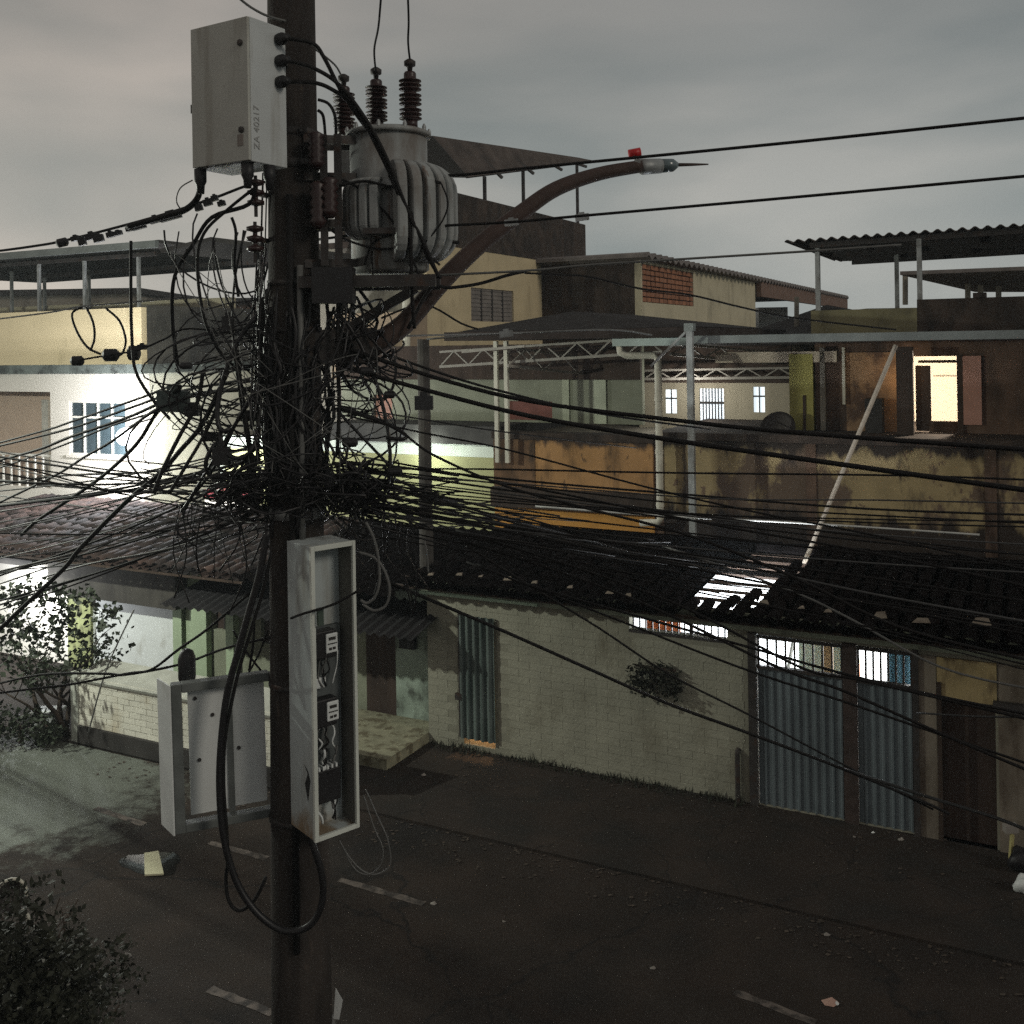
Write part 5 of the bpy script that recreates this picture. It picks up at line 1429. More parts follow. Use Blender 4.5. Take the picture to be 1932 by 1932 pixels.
# ---------------------------------------------------------------- dead street lamp arm
al = thing('lamp_arm', 'long curved brown lamp arm with an unlit head reaching over the street', 'street lamp', wp(705, 650, 9.0))
apx = [(700, 655, 9.0), (762, 612, 9.2), (835, 530, 9.5), (905, 462, 9.8), (985, 400, 10.1), (1050, 356, 10.3), (1130, 328, 10.6), (1208, 314, 10.8)]
ap = smooth_pts([wp(*p) for p in apx], 5)
MB().tube(ap, [0.10 - 0.033 * i / (len(ap) - 1) for i in range(len(ap))], 14).build('arm', rust_arm, al, True)
MB().bar(pole_c(6.3) + Vector((0.15, 0, 0)), ap[0] + Vector((0.05, 0, 0.02)), 0.22, 0.3).build('arm_clamp', dark_steel, al)
e0, e1, e2, e3 = wp(1205, 315, 10.8), wp(1246, 313, 10.9), wp(1278, 311, 11.0), wp(1336, 310, 11.2)
MB().tube([e0, e0.lerp(e1, 0.15), e1], [0.06, 0.085, 0.08], 12).build('lamp_head', galv, al, True)
MB().tube([e1, e1.lerp(e2, 0.7), e2], [0.075, 0.07, 0.03], 12).build('lamp_lens', lampglass, al, True)
MB().tube([e2, e2.lerp(e3, 0.5), e3], [0.02, 0.016, 0.008], 8).build('reflector_lip', rust_arm, al, True)
c = wp(1197, 289, 10.75)
MB().tube([c + Vector((-0.06, 0, -0.01)), c + Vector((0.065, 0, 0.012))], 0.048, 10).build('photocell', red_m, al, True)
MB().box(c + Vector((0.0, -0.02, -0.11)), (0.06, 0, 0), (0, 0.04, 0), (0, 0, 0.08)).build('photocell_base', galv, al)

# ---------------------------------------------------------------- open meter cabinet on the pole
am = math.radians(40)
mu = Vector((math.cos(am), math.sin(am), 0))
mv = Vector((-math.sin(am), math.cos(am), 0))
mq = wp(594, 1588, 8.28)
mt_ = wp(591, 1033, 8.28)
MH = mt_.z - mq.z
MW, MD, MI = 0.405, 0.40, 0.235
mc = thing('meter_cabinet', 'tall open pale meter cabinet with two meters strapped to the pole', 'meter cabinet', mq)
def mbx(u0, u1, v0, v1, z0, z1): return MB().box(mq + mu * u0 + mv * v0 + ZV * z0, mu * (u1 - u0), mv * (v1 - v0), ZV * (z1 - z0))
mbx(0, 0.012, 0.012, MD, 0, MH).build('side_panel', meter_m, mc, bevel=0.004)
mbx(MW - 0.012, MW, 0.012, MD, 0, MH).build('side_panel', meter_m, mc, bevel=0.004)
mbx(0.0125, MW - 0.0125, MI - 0.012, MI, 0.013, MH - 0.013).build('back_panel', meter_m, mc)
mbx(0.0125, MW - 0.0125, 0.012, MD - 0.0125, 0, 0.012).build('bottom_panel', meter_m, mc)
mbx(0.0125, MW - 0.0125, 0.012, MD - 0.0125, MH - 0.012, MH).build('top_panel', meter_m, mc)
fm = mbx(-0.006, 0.030, -0.02, 0.011, -0.006, MH + 0.006)
for a in (mbx(MW - 0.022, MW + 0.006, -0.02, 0.011, -0.006, MH + 0.006), mbx(0.0305, MW - 0.0225, -0.02, 0.011, -0.006, 0.03), mbx(0.0305, MW - 0.0225, -0.02, 0.011, MH - 0.035, MH + 0.006)):
    fm.add(a.v, a.f)
fm.build('front_frame', mk('cabinet_frame', (0.56, 0.58, 0.53), 0.5, var=0.08, bump=0.03), mc, bevel=0.003)
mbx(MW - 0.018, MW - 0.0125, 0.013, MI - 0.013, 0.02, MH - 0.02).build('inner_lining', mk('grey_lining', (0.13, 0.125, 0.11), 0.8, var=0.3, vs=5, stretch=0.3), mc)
mbx(0.016, 0.36, MI - 0.05, MI - 0.013, 0.35, MH * 0.70).build('mounting_board', mk('grey_board', (0.09, 0.10, 0.10), 0.8, var=0.25, vs=8), mc)
def zpx(y): return (1588 - y) / (1588 - 1033) * MH
for yy in (1225, 1356):
    z = zpx(yy)
    mm = mbx(0.05, 0.27, MI - 0.16, MI - 0.051, z - 0.13, z + 0.10).build('meter', black_m, mc, bevel=0.012)
    fr = mbx(0.165, 0.275, MI - 0.178, MI - 0.161, z - 0.085, z + 0.075).build('meter_face', white_m, mm, bevel=0.02)
    dm = mbx(0.188, 0.252, MI - 0.184, MI - 0.1785, z + 0.022, z + 0.046)
    for a in (mbx(0.180, 0.262, MI - 0.184, MI - 0.1785, z - 0.012, z - 0.004), mbx(0.190, 0.215, MI - 0.184, MI - 0.1785, z - 0.06, z - 0.04), mbx(0.225, 0.250, MI - 0.184, MI - 0.1785, z - 0.058, z - 0.038)):
        dm.add(a.v, a.f)
    dm.build('meter_window', fibre_dark, mm)
z = zpx(1500)
mbx(0.03, 0.30, MI - 0.15, MI - 0.051, z - 0.14, z + 0.13).build('breaker_block', black_m, mc, bevel=0.008)
for k in range(6):
    mbx(0.05 + k * 0.04, 0.066 + k * 0.04, MI - 0.155, MD - 0.1, z + 0.135, z + 0.165).build('breaker_terminal', white_m, mc)
rw = random.Random(5)
for k in range(26):
    grp = k % 4
    y0, y1 = ((1245, 1310), (1380, 1430), (1430, 1478), (1520, 1570))[grp]
    u = rw.uniform(0.04, 0.26)
    pts = []
    for i in range(5):
        f = i / 4
        pts.append(mq + mu * (u + rw.uniform(-0.03, 0.03)) + mv * (MI - 0.12 + rw.uniform(-0.04, 0.02)) + ZV * zpx(y0 + (y1 - y0) * f))
    MB().tube(smooth_pts(pts, 3), rw.choice((0.006, 0.008, 0.011)), 5).build('wire', rw.choice((white_m, white_m, cable_m, cable_g)), mc, True)
pts = [mq + mu * 0.08 + mv * 0.25 + ZV * zpx(1240), mq + mu * 0.12 + mv * 0.2 + ZV * zpx(1300), mq + mu * 0.05 + mv * 0.22 + ZV * zpx(1325)]
mbx(0.06, 0.19, MI - 0.13, MI - 0.06, zpx(1313), zpx(1292)).build('cable_cap', white_m, mc, bevel=0.015)
p = mq + mu * 0.03 - mv * 0.03
MB().box(p + ZV * zpx(1180), mu * 0.05, -mv * 0.03, ZV * 0.14).build('cable_clip', mk('dull_green_plastic', (0.05, 0.07, 0.055), 0.6), mc)
MB().add([mq - mu * 0.0015 + mv * a + ZV * zpx(y) for a, y in ((0.16, 1452), (0.10, 1467), (0.15, 1490), (0.10, 1522), (0.08, 1500), (0.055, 1478), (0.09, 1462))], [(0, 1, 2, 3, 4, 5, 6)]).build('crack', black_m, mc)
for zz in (0.5, MH - 0.4):
    a = mq + mu * 0.2 + mv * MD + ZV * zz
    c = pole_c(a.z)
    MB().bar(a, a.lerp(Vector((c.x, c.y, a.z)), 0.6), 0.06).build('mounting_arm', dark_steel, mc)

# ---------------------------------------------------------------- empty panel frame left of the pole
ql, qr = wp(331, 1576, 8.55), wp(516, 1538, 8.86)
tl_, tr_ = wp(319, 1294, 8.55), wp(507, 1279, 8.86)
fw = Vector((qr.x - ql.x, qr.y - ql.y, 0))
FW = fw.length
fu = fw.normalized()
fv = Vector((-fu.y, fu.x, 0))
FH = tl_.z - ql.z
lean = (tl_ - ql) - ZV * FH
lz = ZV * FH + lean * 0.6
lzn = lz.normalized()
pf = thing('panel_frame', 'open grey steel frame holding two white sheets on the left of the pole', 'panel frame', ql)
def pbx(u0, u1, v0, v1, z0, z1): return MB().box(ql + fu * u0 + fv * v0 + lzn * z0, fu * (u1 - u0), fv * (v1 - v0), lzn * (z1 - z0))
frm = mk('frame_grey_paint', (0.12, 0.13, 0.125), 0.6, 0.1, var=0.2, vs=5)
b_ = pbx(0, 0.085, 0, 0.10, 0, FH)
for a in (pbx(0.0855, FW, 0, 0.10, FH - 0.075, FH), pbx(0.0855, FW, 0, 0.10, 0, 0.07)):
    b_.add(a.v, a.f)
b_.build('outer_frame', frm, pf, bevel=0.006)
MB().box(ql - fu * 0.002 - fv * 0.01, (fv - fu * 0.30) * 0.27, -fu * 0.012, lzn * FH).build('side_plate', white_m, pf)
pbx(0.14, 0.46, 0.12, 0.14, 0.09, FH - 0.09).build('white_sheet', white_m, pf, bevel=0.004)
pbx(0.50, 0.78, 0.12, 0.14, 0.10, FH - 0.08).build('white_sheet', white_m, pf, bevel=0.004)
pbx(0.455, 0.505, 0.10, 0.119, 0.07, FH - 0.076).build('centre_strut', frm, pf)
for u, z in ((0.20, FH - 0.17), (0.34, FH - 0.33), (0.22, 0.55), (0.55, 0.6)):
    MB().lathe(ql + fu * u + fv * 0.119 + lzn * z, [(0.016, 0), (0.016, 0.012)], 10, -fv).build('bolt', dark_steel, pf)
for zz in (0.03, FH - 0.04):
    a = ql + fu * FW + fv * 0.05 + lzn * zz
    c = pole_c(a.z)
    MB().bar(a - fu * 0.02, a.lerp(Vector((c.x, c.y, a.z)), 0.7), 0.06).build('mounting_arm', dark_steel, pf)
# dark barrel terminal above the frame
c = wp(353, 1282, 9.0)
loose('cable_terminal', MB().lathe(c, [(0.07, 0), (0.075, 0.02), (0.075, 0.19), (0.055, 0.25), (0.02, 0.27)], 16), black_m, 'black barrel-shaped cable terminal on top of the panel frame', 'cable terminal', smooth=True)

# ---------------------------------------------------------------- cables
ORD = ['first', 'second', 'third', 'fourth', 'fifth', 'sixth', 'seventh', 'eighth', 'ninth', 'tenth', 'eleventh', 'twelfth', 'thirteenth', 'fourteenth', 'fifteenth', 'sixteenth', 'seventeenth', 'eighteenth', 'nineteenth', 'twentieth', 'twenty-first', 'twenty-second', 'twenty-third', 'twenty-fourth', 'twenty-fifth', 'twenty-sixth', 'twenty-seventh', 'twenty-eighth']
NC = [0]
def cable(px, d0, d1, th, mat, label, group=None, sub=5, name='overhead_cable', n=6):
    pts = smooth_pts(line3(px, d0, d1), sub)
    if px[-1][0] > 1940 or px[-1][0] < -20:
        v = (pts[-1] - pts[-2]).normalized()
        pts += [pts[-1] + v * k + Vector((0, 0, 0.012 * k * k)) for k in (1.5, 3.0, 5.0, 8.0, 12.0)]
    if px[0][0] < -20:
        v = (pts[0] - pts[1]).normalized()
        pts = [pts[0] + v * k + Vector((0, 0, 0.012 * k * k)) for k in (12.0, 8.0, 5.0, 3.0, 1.5)] + pts
    if px[0][1] < -15:
        v = (pts[0] - pts[1]).normalized()
        pts = [pts[0] + v * k for k in (2.0, 1.0)] + pts
    dm = 2.0 / (1.0 / d0 + 1.0 / d1)
    ob = MB().tube(pts, th / 2 * dm / FPX, n).build(name, mat, None, True)
    tag(ob, label, 'cable', group)
    NC[0] += 1
    return ob
main = [
 ([(-30, 477), (60, 465), (130, 452), (290, 410), (400, 375), (482, 346), (560, 342), (700, 330), (850, 331), (985, 318), (1120, 305), (1500, 268), (1960, 220)], 10.5, 7.6, 6, cable_m, 'topmost line crossing the whole view past the red photocell'),
 ([(600, 452), (780, 430), (965, 419), (1100, 407), (1500, 372), (1960, 330)], 9.2, 7.4, 6, cable_m, 'second line from the top running right above the terrace wall'),
 ([(600, 528), (760, 522), (990, 511), (1110, 500), (1300, 488), (1540, 473), (1700, 462)], 9.2, 9.0, 5, cable_g, 'third line from the top ending at the corrugated canopy'),
 ([(640, 690), (800, 735), (1000, 785), (1259, 829), (1593, 877), (1960, 928)], 8.8, 6.6, 10, cable_m, 'thickest sagging bundle crossing the peeling yellow wall'),
 ([(650, 655), (820, 712), (1000, 757), (1259, 791), (1499, 816), (1960, 850)], 8.8, 6.8, 9, cable_m, 'thick cable just above the thickest sagging bundle'),
 ([(655, 640), (790, 690), (934, 735), (1130, 780), (1340, 810)], 8.9, 12, 5, cable_m, 'medium cable passing the white porch posts'),
 ([(624, 763), (790, 790), (951, 815), (1200, 845)], 8.9, 13, 3, cable_m, 'thin cable skimming the dark slab above the lime room'),
 ([(630, 770), (740, 805), (815, 857), (951, 916), (1110, 960), (1300, 1010), (1500, 1090), (1696, 1183), (1960, 1250)], 8.8, 6.4, 5.5, cable_m, 'cable slanting across the lime room to the lower right'),
 ([(640, 885), (900, 885), (1150, 890), (1338, 893), (1691, 897), (1960, 906)], 8.8, 7.2, 4, cable_m, 'level cable crossing the middle of the orange wall'),
 ([(652, 784), (790, 815), (951, 847), (1216, 918), (1420, 965), (1650, 1010), (1960, 1080)], 8.8, 6.8, 4, cable_m, 'cable sloping over the orange annex below the bundle'),
 ([(1010, 955), (1259, 974), (1500, 986), (1848, 1009)], 17, 15.5, 4, cable_w, 'pale straight conduit stretched before the peeling wall'),
 ([(700, 1085), (812, 1132), (960, 1195), (1111, 1262), (1259, 1327), (1412, 1383), (1586, 1449), (1740, 1512), (1790, 1535)], 9.2, 11.0, 6.5, cable_m, 'thick low cable crossing the painted-brick wall to the gate'),
 ([(880, 1030), (1000, 1105), (1130, 1185), (1262, 1272), (1412, 1348), (1586, 1440), (1760, 1527)], 9.2, 11.0, 4.5, cable_m, 'steep low cable crossing beneath the wall plant'),
 ([(900, 1065), (1000, 1105), (1161, 1151), (1416, 1222), (1580, 1268), (1736, 1306), (1960, 1352)], 8.9, 7.0, 5, cable_m, 'cable passing under the barred vent to the right border'),
 ([(870, 1020), (1060, 1080), (1240, 1150), (1468, 1259), (1593, 1304), (1775, 1384), (1960, 1462)], 8.9, 6.9, 5.5, cable_m, 'cable crossing the middle of the blue gate'),
 ([(860, 1000), (1100, 1075), (1300, 1150), (1510, 1259), (1614, 1281), (1775, 1318), (1960, 1362)], 8.9, 7.0, 5, cable_m, 'cable above the gate crossing the yellow lintel'),
 ([(880, 1060), (1161, 1168), (1395, 1259), (1590, 1323), (1719, 1367), (1960, 1448)], 8.9, 7.2, 4.5, cable_m, 'cable below the gate bars running to the dark doorway'),
 ([(1250, 1030), (1480, 1110), (1600, 1165), (1775, 1259), (1960, 1303)], 9.6, 7.4, 4, cable_g, 'thin grey line over the dark roof above the gate'),
 ([(1586, 1449), (1740, 1500), (1879, 1543), (1960, 1576)], 10.5, 8.6, 6, cable_m, 'lowest cable leaving by the right border'),
 ([(1730, 1345), (1850, 1352), (1960, 1352)], 10.5, 9, 4, cable_m, 'short cable at the dark doorway top'),
 ([(-30, 843), (89, 811), (134, 796), (270, 749), (334, 724), (430, 697), (500, 690)], 12, 8.9, 4.5, cable_m, 'uppermost cable crossing the white house window'),
 ([(-30, 848), (131, 809), (250, 768), (340, 738), (490, 712)], 12, 8.9, 5, cable_m, 'second cable crossing the white house window'),
 ([(-30, 876), (70, 849), (134, 824), (240, 788), (340, 748), (490, 730)], 12, 8.9, 6, cable_m, 'third and thicker cable crossing the white house window'),
 ([(-30, 892), (60, 862), (134, 834), (220, 800), (320, 770)], 12, 9, 4, cable_m, 'fourth cable crossing the white house window'),
 ([(-30, 962), (100, 899), (160, 862), (212, 832), (290, 775), (330, 760)], 12, 8.9, 5, cable_m, 'steep cable from the left border to the teal splice box'),
 ([(-30, 922), (100, 899), (273, 891), (390, 877), (490, 865)], 12, 8.9, 4.5, cable_m, 'nearly level cable over the balcony railing'),
 ([(-30, 957), (145, 935), (273, 913), (404, 885), (490, 868)], 12, 8.9, 5, cable_m, 'cable along the foot of the white facade'),
 ([(40, 1010), (72, 981), (145, 933), (206, 888), (260, 835), (295, 780), (340, 730)], 11, 8.9, 7, cable_m, 'thick slanting cable before the floodlit wall'),
 ([(-30, 1215), (44, 1145), (122, 1071), (152, 1034), (240, 945), (303, 892), (340, 850), (383, 798), (430, 700)], 9.5, 8.7, 9, cable_m, 'very thick diagonal trunk cable at left'),
 ([(-30, 1085), (146, 1042), (260, 1003), (376, 965), (470, 925)], 10, 8.8, 4.5, cable_g, 'pale grey cable catching light over the clay roof'),
 ([(80, 1090), (174, 1063), (306, 1038), (440, 1000)], 10, 8.8, 4, cable_g, 'lower pale grey cable over the clay roof'),
 ([(-30, 1311), (76, 1298), (135, 1291), (239, 1271), (286, 1263), (337, 1225), (390, 1188), (470, 1120)], 11, 8.8, 5, cable_m, 'low cable from the left border rising past the fence'),
 ([(-30, 1297), (76, 1273), (196, 1271), (237, 1273), (338, 1254), (411, 1228), (451, 1216), (510, 1203)], 11, 8.8, 5, cable_m, 'low cable meeting the barrel terminal'),
 ([(253, 1150), (200, 1265), (165, 1390)], 14.5, 14.5, 3, cable_g, 'thin stay wire crossing the white wall of the corner house'),
 ([(435, -20), (455, 0), (480, 18), (510, 32), (560, 45)], 8.2, 8.8, 5, cable_g, 'thin wire at the top border behind the control cabinet'),
 ([(720, -20), (714, 50), (706, 95), (710, 142)], 8.4, 9.35, 4, cable_m, 'wire rising from the middle bushing'),
 ([(769, -20), (771, 40), (770, 80), (774, 118)], 8.4, 9.05, 4, cable_m, 'wire rising from the right bushing'),
 ([(595, 93), (620, 112), (636, 128), (648, 152)], 8.9, 9.3, 4, cable_g, 'thin wire curving down to the left bushing'),
 ([(540, 72), (590, 82), (612, 110), (640, 165), (672, 215), (700, 255), (735, 325), (765, 380)], 8.25, 8.7, 8, cable_m, 'upper cabinet cable bending down across the transformer'),
 ([(540, 114), (590, 128), (640, 160), (690, 225), (730, 300), (770, 400), (800, 460), (828, 525)], 8.3, 8.7, 8, cable_m, 'middle cabinet cable bending down across the transformer'),
 ([(542, 154), (592, 156), (625, 168), (660, 195), (705, 262), (745, 350), (772, 430), (776, 540), (782, 620)], 8.35, 8.75, 8, cable_m, 'lower cabinet cable hanging past the transformer'),
 ([(600, 188), (620, 196), (632, 220), (634, 262)], 8.9, 9.1, 6, cable_m, 'short arched cable left of the left bushing'),
 ([(600, 208), (610, 220), (614, 262)], 8.9, 9.1, 6, cable_m, 'shortest arched cable right beside the pole'),
 ([(735, 330), (760, 380), (790, 430), (830, 452), (866, 458)], 8.6, 9.0, 7, cable_m, 'cable swinging across the cooling fins'),
 ([(775, 400), (800, 470), (815, 500), (832, 525)], 8.6, 8.8, 6, cable_m, 'twin strand hanging over the cooling fins'),
 ([(612, 330), (660, 345), (700, 372), (742, 420), (770, 470), (800, 540)], 8.75, 8.7, 5, cable_m, 'cable crossing low over the front fins of the transformer'),
 ([(618, 430), (660, 455), (720, 470), (780, 465), (830, 500)], 8.7, 8.8, 5, cable_m, 'cable dipping across the lower tank of the transformer'),
 ([(640, 350), (690, 342), (740, 352), (790, 338), (832, 345)], 8.65, 8.75, 6, cable_m, 'twisted jumper lying over the upper fins'),
 ([(832, 345), (845, 380), (838, 410), (818, 440), (790, 470)], 8.7, 8.7, 3.5, cable_m, 'thin loop curling over the right fins'),
 ([(700, 450), (702, 500), (706, 545)], 8.7, 8.8, 4, cable_m, 'straight thin lead down the left of the tank'),
 ([(770, 620), (812, 545), (850, 543), (905, 535), (955, 520), (990, 512)], 9.0, 9.3, 7, cable_m, 'thick jumper hooked from the lamp arm to the line'),
 ([(690, 450), (705, 440), (740, 432), (770, 425)], 8.8, 8.8, 5, cable_m, 'jumper arching across the transformer tank'),
 ([(688, 500), (700, 462), (720, 448), (760, 436)], 8.8, 8.8, 5, cable_m, 'lower jumper dropping beside the transformer tank'),
 ([(990, 515), (1050, 518), (1110, 522), (1210, 545), (1300, 556), (1400, 580), (1500, 600), (1690, 622)], 9.3, 12, 4, cable_m, 'slack line drooping past the hollow-brick panel'),
 ([(720, 600), (800, 575), (870, 610), (905, 622)], 9.1, 10, 4, cable_m, 'short drop line before the yellow house window'),
 ([(373, 334), (378, 352), (370, 378), (345, 398), (300, 411), (240, 428)], 8.4, 8.9, 12, cable_m, 'thick hose curving out of the cabinet bottom'),
 ([(363, 340), (340, 355), (333, 380), (345, 400)], 8.4, 8.7, 2.5, cable_g, 'hair-thin loop beside the thick cabinet hose'),
 ([(482, 345), (470, 385), (400, 410), (365, 460), (330, 520), (325, 600), (335, 690)], 8.6, 9.2, 8, cable_m, 'thick cable dropping from the line left of the pole'),
 ([(480, 355), (430, 395), (385, 440), (372, 500), (385, 600), (412, 660), (440, 690)], 8.6, 8.8, 6, cable_m, 'second cable dropping left of the pole'),
 ([(437, 410), (445, 440), (442, 500), (450, 560)], 8.8, 8.9, 6, cable_m, 'short hanging end beside the insulator string'),
 ([(247, 455), (247, 560), (249, 640), (256, 700), (285, 750), (320, 790)], 9.4, 9, 6, cable_m, 'vertical cable dropping before the yellow parapet'),
 ([(155, 580), (136, 592), (145, 625), (165, 655), (190, 668)], 9.6, 9.4, 4.5, cable_m, 'left loop hanging before the yellow parapet'),
 ([(163, 580), (176, 610), (178, 640), (170, 662)], 9.6, 9.5, 4.5, cable_m, 'middle loop hanging before the yellow parapet'),
 ([(200, 582), (225, 605), (237, 640), (232, 665), (222, 672)], 9.6, 9.4, 4.5, cable_m, 'right loop hanging before the yellow parapet'),
 ([(140, 681), (205, 670), (262, 660), (310, 640), (360, 620), (500, 640)], 9.6, 8.9, 4, cable_m, 'line with splice closures before the yellow parapet'),
 ([(-30, 605), (90, 590), (155, 578), (250, 570), (350, 560)], 11, 9, 3.5, cable_g, 'thin line along the top of the yellow parapet'),
]
for px, d0, d1, th, mt, lb in main:
    cable(px, d0, d1, th, mt, lb)
# heavy loop hanging down the pole
loop = [(505, 1000), (490, 1080), (468, 1160), (446, 1240), (428, 1310), (418, 1390), (414, 1470), (418, 1550), (430, 1615), (452, 1675), (485, 1722), (525, 1752), (562, 1756), (592, 1738), (608, 1700), (608, 1655), (596, 1610), (576, 1560)]
cable(loop, 8.5, 8.45, 13, cable_t, 'heavy black cable loop hanging down the pole below the panel frame', name='cable_loop', n=10)
cable([(512, 1040), (497, 1110), (476, 1180), (452, 1260), (436, 1330), (424, 1400), (422, 1480), (427, 1560), (430, 1620), (426, 1660), (432, 1700), (452, 1718), (480, 1698), (502, 1655)], 8.52, 8.5, 7, cable_m, 'thinner black cable end curling inside the heavy loop', name='cable_loop', n=8)
for px, th, lb in (([(676, 1042), (706, 1052), (726, 1078), (735, 1112), (728, 1142), (706, 1152), (684, 1140)], 6, 'pale grey coil bulging right of the meter cabinet'),
                   ([(690, 985), (705, 1015), (714, 1055), (716, 1095), (708, 1125), (692, 1138), (680, 1132)], 6, 'inner pale grey coil right of the meter cabinet'),
                   ([(690, 1490), (712, 1540), (730, 1580), (737, 1620), (730, 1640), (705, 1650), (680, 1640), (655, 1612), (640, 1585)], 3, 'thin pale wire loop hanging under the meter cabinet'),
                   ([(686, 1500), (705, 1560), (722, 1600), (718, 1632), (694, 1650), (668, 1638), (648, 1600)], 2.5, 'second thin pale wire loop under the meter cabinet'),
                   ([(801, 1020), (806, 1050), (808, 1080)], 4, 'short pale wire end hanging by the roof corner')):
    cable(px, 8.6, 8.6, th, cable_g, lb, name='wire_coil')
cable([(548, 1167), (575, 1157), (610, 1147), (640, 1135), (680, 1112)], 8.2, 8.24, 5, cable_m, 'black cable slung across the front of the meter cabinet')
rf_ = random.Random(21)
RY = sorted(960 + 300 * (i / 19) ** 1.2 + rf_.uniform(-18, 18) for i in range(20))
RY0 = [865 + 135 * i / 19 for i in range(20)]
for i in range(0, 18, 2):
    k = min(19, i + rf_.randint(1, 7))
    RY0[i], RY0[k] = RY0[k], RY0[i]
for i in range(20):
    y0 = RY0[i] + rf_.uniform(-8, 8)
    y1 = RY[i]
    x0 = rf_.uniform(640, 720)
    px = [(x0, y0)]
    for f in (0.25, 0.5, 0.75, 1.0):
        px.append((x0 + (1965 - x0) * f, y0 + (y1 - y0) * (f - 0.10 * math.sin(math.pi * f)) + 22 * math.sin(math.pi * f) + rf_.uniform(-4, 4)))
    cable(px, 8.8 + rf_.uniform(-0.1, 0.4), rf_.uniform(6.6, 8.6), rf_.choice((2.5, 3, 3, 3.5, 4.5)), cable_m if i % 5 else cable_d, ('thin black' if i % 5 else 'thin greyish') + ' cable of the right-hand fan, ' + ORD[i] + ' from the top at the right border', 'cables fanning right from the pole')
LY = sorted(835 + 320 * (i / 27) + rf_.uniform(-26, 26) for i in range(28))
LY0 = [840 + 150 * i / 27 for i in range(28)]
rf_.shuffle(LY0)
for i in range(28):
    y0 = LY0[i] + rf_.uniform(-10, 10)
    y1 = LY[i]
    x0 = rf_.uniform(470, 510)
    px = [(x0, y0)]
    for f in (0.3, 0.6, 1.0):
        px.append((x0 + (-35 - x0) * f, y0 + (y1 - y0) * f + 14 * math.sin(math.pi * f) + rf_.uniform(-5, 5)))
    cable(px, 8.8, rf_.uniform(10, 13), rf_.choice((2.5, 3, 3.5, 4.5)), cable_m if i % 4 else cable_d, ('thin black' if i % 4 else 'thin greyish') + ' cable of the left-hand fan, ' + ORD[i] + ' from the top at the left border', 'cables fanning left from the pole')
for i in range(22):
    x1 = 850 + 26 * i + rf_.uniform(-8, 8)
    y1 = 950 + 0.20 * (x1 - 850) + rf_.uniform(-28, 40)
    x0, y0 = rf_.uniform(640, 700), rf_.uniform(850, 985)
    cable([(x0, y0), (x0 + (x1 - x0) * 0.4, y0 + (y1 - y0) * 0.35 + rf_.uniform(4, 26)), (x0 + (x1 - x0) * 0.75, y0 + (y1 - y0) * 0.8 + rf_.uniform(-4, 12)), (x1, y1)], 8.8, rf_.uniform(11, 15), rf_.choice((2.5, 3, 4, 5)), cable_m, 'black drop cable ending over the low roofs, ' + ORD[i] + ' end counting from the pole', 'drop cables right of the pole', name='drop_cable')
# uncountable tangle round the pole
rt2 = random.Random(33)
tg = MB()
tgg = MB()
def scrib(cx, cy, rx, ry, k, d, rad, mb, anchor=None):
    pts = []
    a = rt2.uniform(0, 6.28)
    x, y = cx, cy
    for i in range(k):
        if anchor and i in (0, k - 1):
            px_, py_ = anchor[0] + rt2.gauss(0, anchor[2]), anchor[1] + rt2.gauss(0, anchor[3])
        else:
            px_, py_ = rt2.gauss(cx, rx), rt2.gauss(cy, ry)
        pts.append(wp(px_, py_, d + rt2.uniform(-0.35, 0.35)))
    mb.tube(smooth_pts(pts, 5), rad, 5)
for i in range(22):      # knot left of the pole
    scrib(458, 925, 34, 24, 5, 8.75, rt2.uniform(0.005, 0.012), tg, (490, 915, 10, 32))
for i in range(34):      # knot right of the pole
    scrib(668, 930, 40, 27, 5, 8.75, rt2.uniform(0.005, 0.013), tg, (638, 920, 14, 32))
def strand(x0, y0, x1, y1, sag, d, rad, mb):
    pts = [wp(x0, y0, d), wp(x0 + (x1 - x0) * 0.35, y0 + (y1 - y0) * 0.35 + sag, d), wp(x0 + (x1 - x0) * 0.7, y0 + (y1 - y0) * 0.7 + sag * rt2.uniform(0.2, 1), d + 0.1), wp(x1, y1, d + 0.2)]
    mb.tube(smooth_pts(pts, 4), rad, 5)
for i in range(48):      # short strands fanning out of the two knots
    L_ = i % 5 < 2
    x0 = rt2.gauss(490 if L_ else 640, 10)
    y0 = rt2.uniform(870, 985)
    strand(x0, y0, x0 + (-1 if L_ else 1) * rt2.uniform(70, 250), y0 + rt2.gauss(22, 28), rt2.uniform(-6, 22), 8.75, rt2.uniform(0.004, 0.011), tg)
def arc(xa, ya, xb, yb, ox, oy, d, rad, mb):      # smooth hanging loop between two points, bulging by (ox, oy)
    p = [wp(xa, ya, d), wp(xa + ox, ya + oy, d + rt2.uniform(-0.3, 0.3)), wp(xb + ox * rt2.uniform(0.6, 1.1), yb + oy * 0.6, d + rt2.uniform(-0.3, 0.3)), wp(xb, yb, d + rt2.uniform(-0.1, 0.1))]
    k = 12
    pts = []
    for i in range(k + 1):
        t = i / k
        pts.append(p[0] * (1 - t) ** 3 + p[1] * 3 * t * (1 - t) ** 2 + p[2] * 3 * t * t * (1 - t) + p[3] * t ** 3)
    n = rt2.choice((1, 1, 1, 1, 2))
    for q in range(n):
        o = Vector((rt2.uniform(-1, 1), rt2.uniform(-1, 1), rt2.uniform(-1, 1))) * rad * 2.2 * (n > 1)
        mb.tube([p_ + o * (1 + 0.8 * math.sin(j * 1.1 + q)) for j, p_ in enumerate(pts)], rad * rt2.uniform(0.8, 1.15), 5)
